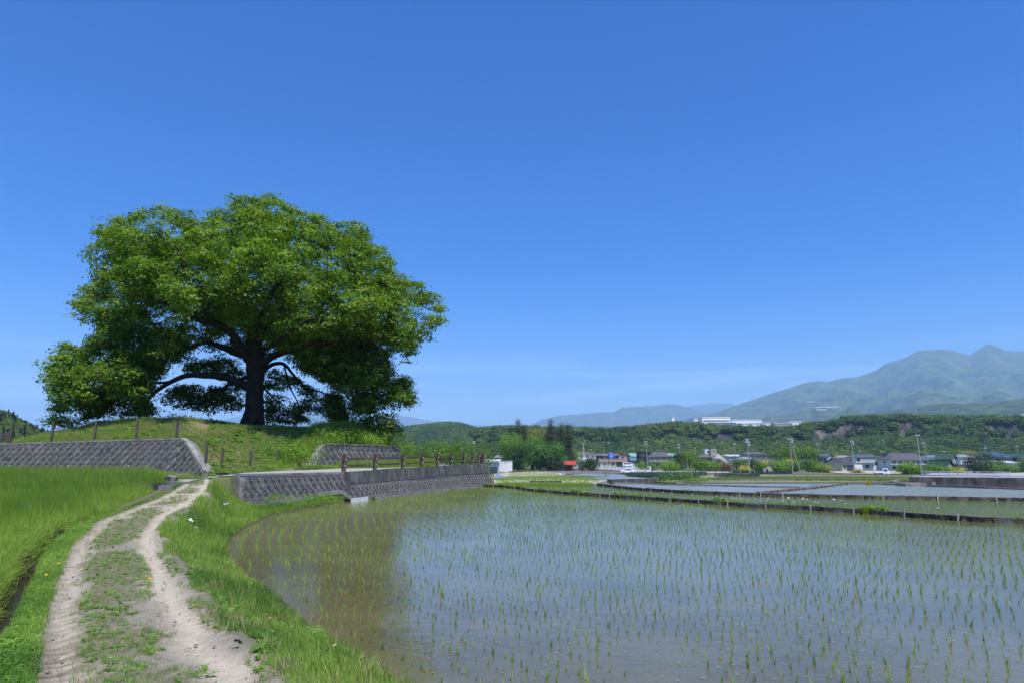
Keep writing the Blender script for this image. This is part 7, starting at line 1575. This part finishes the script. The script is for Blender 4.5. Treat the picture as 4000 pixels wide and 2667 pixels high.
# ------------------------------------------------------------------ road sign, vending machine, fences, guardrail
b_ = G(2388, 1826); y_ = b_[1]; s0 = PY(2377, 1786.5, y_); s1 = PY(2398.5, 1766, y_); root = empty('road_sign', tuple(b_)); tag(root, 'large blue direction sign with white arrows on a grey post', 'road sign'); bl = mat('sign_blue', (.01, .13, .62), rough=.4)
wd, hh = s1[0] - s0[0], s1[2] - s0[2]; cx, cz = (s0[0] + s1[0]) / 2 - b_[0], (s0[2] + s1[2]) / 2 - b_[2]
mb = MB(); mb.tube([(cx, .1, 0), (cx, .1, cz)], .12, 8); mb.build('post', M['galv'], root); mb = MB(); mb.box((cx, 0, cz), (wd, .06, hh)); pn = mb.build('sign_panel', bl, root)
mb = MB()
for (x, z, w_, h_) in ((-.05, -.05, .07, .62), (0, -.28, .52, .07), (-.30, .34, .10, .03), (-.30, .42, .10, .03), (-.30, .30, .03, .16), (-.20, .36, .05, .16), (-.02, .36, .05, .16), (.08, .36, .08, .03), (.08, .43, .08, .03), (.08, .30, .03, .14), (.20, .02, .03, .10), (.26, .02, .08, .03), (.34, .0, .10, .03), (.28, .07, .12, .03), (.40, .03, .03, .08)): mb.box((cx + x * wd, -.045, cz + z * hh), (w_ * wd, .02, h_ * hh))
mb.add([(cx - .05 * wd - .06 * wd, -.05, cz + .20 * hh), (cx - .05 * wd + .06 * wd, -.05, cz + .20 * hh), (cx - .05 * wd, -.05, cz + .30 * hh)], [(0, 1, 2)]); mb.build('lettering', M['white'], pn)
b_ = G(2536, 1842); root = empty('vending_machine', tuple(b_), -.5); tag(root, 'white vending machine at the foot of the leaning utility pole', 'vending machine'); mb = MB(); mb.box((0, 0, .98), (1.25, .8, 1.9)); mb.build('cabinet', M['white'], root); mb = MB(); mb.box((-.1, -.41, 1.3), (.95, .03, .95)); mb.build('display_window', GLS, root)
mb = MB(); [mb.box((-.1, -.43, 1.0 + .3 * k), (.9, .02, .08)) for k in range(3)]; mb.build('shelf', M['white'], root)
b_ = G(2468, 1838); root = empty('pylon_sign', tuple(b_)); tag(root, 'tall narrow white sign slab behind the white hatchback', 'sign'); hh = PY(2468, 1808, b_[1])[2] - b_[2]; mb = MB(); mb.box((0, 0, hh / 2), (.75, .3, hh)); mb.build('slab', M['white'], root)
mb = MB(); [mb.box((0, -.16, hh * (.25 + .2 * k)), (.3, .02, .25)) for k in range(4)]; mb.build('lettering', M['galv'], root)
def rail_line(name, label, px, h, npost, rails, m, pr=.05, rr=.035, group=None):
    P = catmull([G(u, v) for u, v in px], 6); seg = np.concatenate([[0], np.cumsum(np.linalg.norm(np.diff(P, axis=0), axis=1))]); root = empty(name, (0, 0, 0)); tag(root, label, 'fence', group); pp = []
    for k in range(npost):
        s = seg[-1] * k / (npost - 1); p = np.array([np.interp(s, seg, P[:, j]) for j in range(3)]); pp.append(p); mb = MB(); mb.tube([(0, 0, -.1), (0, 0, h)], pr, 6); mb.build('post', m, root, loc=p)
    for fz in rails:
        for k in range(npost - 1):
            a, c = pp[k] + (0, 0, h * fz), pp[k + 1] + (0, 0, h * fz); mb = MB(); mb.tube([a, c], rr, 5); mb.build('rail', m, root)
rail_line('guardrail', 'white tubular guardrail along the road at right', [(3602, 1855), (3700, 1857), (3800, 1859), (3949, 1861)], 1.15, 9, (.95, .66, .38, .12), M['white'], .06, .05)
rail_line('rail_fence', 'thin black rail fence between the tilled field and the car park', [(2335, 1836), (2400, 1841), (2440, 1845)], 1.6, 9, (.95, .4), M['black'], .05, .03); rail_line('rail_fence', 'black rail fence along the road before the green shed', [(2300, 1825), (2400, 1828), (2480, 1832)], 1.3, 12, (.95, .5), M['black'], .05, .03)
rail_line('rail_fence', 'dark rail fence in front of the roadside hedge', [(2540, 1838), (2640, 1840), (2750, 1842), (2860, 1845), (2890, 1849)], 1.2, 17, (.92, .45), M['wood'], .07, .04); rail_line('rail_fence', 'second dark fence line nearer the leek field', [(2690, 1848), (2780, 1848.5), (2900, 1849)], 1.3, 9, (.92, .5), M['black'], .06, .04)
rail_line('bird_net_stakes', 'row of thin stakes at the back of the leek field', [(2490, 1853), (2600, 1853), (2720, 1852)], 1.5, 11, (), M['black'], .04)
# thin turquoise hoops standing in the pond
root = empty('net_frame', (0, 0, 0)); tag(root, 'row of thin turquoise rods sticking out of the far flooded paddy', 'rods')
for k in range(8):
    a = PZ(3167 + k * 6.4, 1897 - k * .3, 0); c = PY(3160 + k * 6.6, 1888 - k * .6, a[1]); mb = MB(); mb.tube([a, c], .03, 5); mb.build('rod', lm['bright'] if False else TM['teal'], root)

# ------------------------------------------------------------------ vehicles
tyre = mat('tyre', (.02, .02, .02), rough=.8); rim = mat('rim', (.55, .55, .56), rough=.35, metal=.6); carw = mat('white_car_paint', (.78, .79, .80), rough=.25, spec=.6); lampm = mat('lamp_glass', (.8, .8, .78), rough=.1); cblack = mat('black_trim', (.02, .02, .022), rough=.5); redm = mat('red_lamp', (.5, .02, .02), rough=.2)
def vehicle(name, label, u, v, yaw, prof, wd, wheels, wr, glass, cat, extra=None, y=None, zoff=.15, sc_=1.0, cab=None):
    """prof: side outline (x forward, z); glass: list of side window outlines; body is narrowed towards the roof"""
    q = G(u, v) if y is None else PY(u, v, y); root = empty(name, tuple(q + (0, 0, zoff)), yaw); tag(root, label, cat); root.scale = (sc_,) * 3
    zt = max(p[1] for p in prof); n = len(prof); V = []
    for s_ in (-1, 1):
        for x, z in prof: k = 1 - .16 * max(0, (z - .55 * zt) / (.45 * zt)); V.append((x, s_ * wd / 2 * k, z))
    mb = MB(); mb.add(V, [tuple(range(n))[::-1], tuple(range(n, 2 * n))] + [(i, (i + 1) % n, n + (i + 1) % n, n + i) for i in range(n)]); o = mb.build('body', carw, root); md = o.modifiers.new('b', 'BEVEL'); md.width = .04; md.segments = 2; md.limit_method = 'ANGLE'
    for (pts, kind) in glass:
        for s_ in ((-1, 1) if kind == 'side' else (0,)):
            mb = MB()
            if kind == 'side': P = [(x, s_ * (wd / 2 * (1 - .16 * max(0, (z - .55 * zt) / (.45 * zt))) + .012), z) for x, z in pts]; mb.add(P, [tuple(range(len(P)))])
            else:
                (xa, za), (xb, zb) = pts; ka = 1 - .16 * max(0, (za - .55 * zt) / (.45 * zt)); kb = 1 - .16 * max(0, (zb - .55 * zt) / (.45 * zt)); nx = .02 * (1 if kind == 'front' else -1)
                mb.add([(xa + nx, -wd / 2 * ka * .86, za + .015), (xa + nx, wd / 2 * ka * .86, za + .015), (xb + nx, wd / 2 * kb * .86, zb + .015), (xb + nx, -wd / 2 * kb * .86, zb + .015)], [(0, 1, 2, 3)])
            mb.build('window', GLS, root)
    for x in wheels:
        for s_ in (-1, 1):
            mb = MB(); mb.tube([(x, s_ * (wd / 2 - .17), wr - .0), (x, s_ * (wd / 2 + .015), wr)], wr, 18); w_ = mb.build('wheel', tyre, root); mb = MB(); mb.tube([(x, s_ * (wd / 2 + .01), wr), (x, s_ * (wd / 2 + .03), wr)], wr * .62, 14); mb.build('rim', rim, w_)
    xf_ = max(p[0] for p in prof); xr = min(p[0] for p in prof)
    for s_ in (-1, 1):
        mb = MB(); mb.box((xf_ - .02, s_ * wd * .37, zt * .45), (.08, .28, .16)); mb.build('headlight', lampm, root); mb = MB(); mb.box((xr + .02, s_ * wd * .40, zt * .5), (.06, .2, .16)); mb.build('taillight', redm, root)
    if extra: extra(root)
    return root
def truck_bed(root):
    mb = MB(); mb.box((-.75, 0, .62), (1.95, 1.36, .06)); [mb.box((-.75, s_ * .69, .78), (1.95, .04, .30)) for s_ in (-1, 1)]; mb.box((-1.71, 0, .78), (.04, 1.38, .30)); mb.box((.24, 0, .9), (.04, 1.38, .6)); mb.build('cargo_bed', carw, root)
    mb = MB(); mb.box((-.7, 0, .42), (2.0, .8, .22)); mb.build('chassis', cblack, root)
# yaw: local +x is the front
vehicle('kei_truck', 'small white pickup truck driving right on the far road', 3445, 1857.5, -.35, [(.26, .32), (1.62, .32), (1.68, .55), (1.66, .95), (1.28, 1.62), (1.10, 1.74), (.34, 1.74), (.26, 1.6)], 1.42, (-1.05, 1.0), .27, [([(.42, 1.02), (1.30, 1.02), (1.14, 1.55), (.42, 1.55)], 'side'), ([(1.62, 1.0), (1.26, 1.62)], 'front'), ([(.26, 1.1), (.26, 1.55)], 'rear')], 'truck', truck_bed, zoff=.16)
hatch = [(-2.1, .28), (2.15, .28), (2.22, .5), (2.12, .72), (1.35, .95), (.55, 1.42), (-.45, 1.48), (-1.75, 1.18), (-2.15, .95), (-2.2, .5)]
vehicle('parked_car', 'white hatchback parked on the pale yard facing left', 2450, 1849, math.pi + .12, hatch, 1.70, (-1.3, 1.38), .31, [([(-1.45, .98), (1.05, .95), (.48, 1.34), (-.4, 1.40), (-1.2, 1.22)], 'side'), ([(1.25, .98), (.60, 1.40)], 'front'), ([(-1.98, 1.06), (-1.4, 1.29)], 'rear')], 'car', zoff=.18, sc_=.98)
van = [(-1.75, .3), (1.7, .3), (1.78, .7), (1.5, 1.0), (1.05, 1.62), (-1.55, 1.70), (-1.75, 1.3)]
vehicle('parked_car', 'white boxy car parked behind the tall sign slab', 2463, 1832, -.5, van, 1.5, (-1.15, 1.15), .28, [([(-1.5, 1.02), (1.3, 1.02), (1.0, 1.5), (-1.45, 1.55)], 'side'), ([(1.48, 1.03), (1.10, 1.55)], 'front')], 'car', zoff=.18); vehicle('parked_car', 'white car half hidden behind the boxy one by the pink house', 2450, 1824, .1, van, 1.5, (-1.15, 1.15), .28, [([(-1.5, 1.02), (1.3, 1.02), (1.0, 1.5), (-1.45, 1.55)], 'side')], 'car', y=262, zoff=.2)
# dark farm trailer and red cone by the junction
b_ = G(2294, 1829); root = empty('trailer', tuple(b_ + (0, 0, .2))); tag(root, 'dark open farm trailer standing before the white house', 'trailer'); mb = MB(); mb.box((0, 0, 1.1), (3.0, 1.6, .9)); mb.build('box', cblack, root)
for x in (-1, 1): mb = MB(); mb.tube([(x, -.85, .35), (x, -.65, .35)], .35, 14); mb.build('wheel', tyre, root)
mb = MB(); mb.prism([(-.4, 0, .6), (.4, 0, .6), (.5, 0, 1.8), (0, 0, 2.0)], (0, .1, 0)); mb.box((0, .05, .3), (.08, .08, .7)); o = mb.build('flag_sign', mat('red_panel', (.55, .05, .08)), loc=G(2306, 1828)); tag(o, 'small red panel right of the dark trailer', 'sign')
for k, (u, v, s_, lb) in enumerate([(2993, 1847, 1.0, 'pale standing stone in the hedge, left of a pair'), (3006, 1847, 1.3, 'larger pale standing stone in the hedge, right of a pair')]):
    mb = MB(); mb.prism([(-.9, 0, 0), (.9, 0, 0), (.5, 0, 1.5), (0, 0, 1.7), (-.7, 0, 1.2)], (0, .5, 0)); o = mb.build('standing_stone', M['lot'], loc=G(u, v)); o.scale = (s_,) * 3; tag(o, lb, 'stone')
mb = MB(); mb.prism([(-1.8, 0, 0), (1.8, 0, 0), (1.6, 0, 2.4), (-1.4, 0, 2.5)], (0, 2.5, 0)); o = mb.build('covered_stack', M['white'], loc=G(3353, 1838)); tag(o, 'white sheeted stack beside the beige garage', 'covered stack')
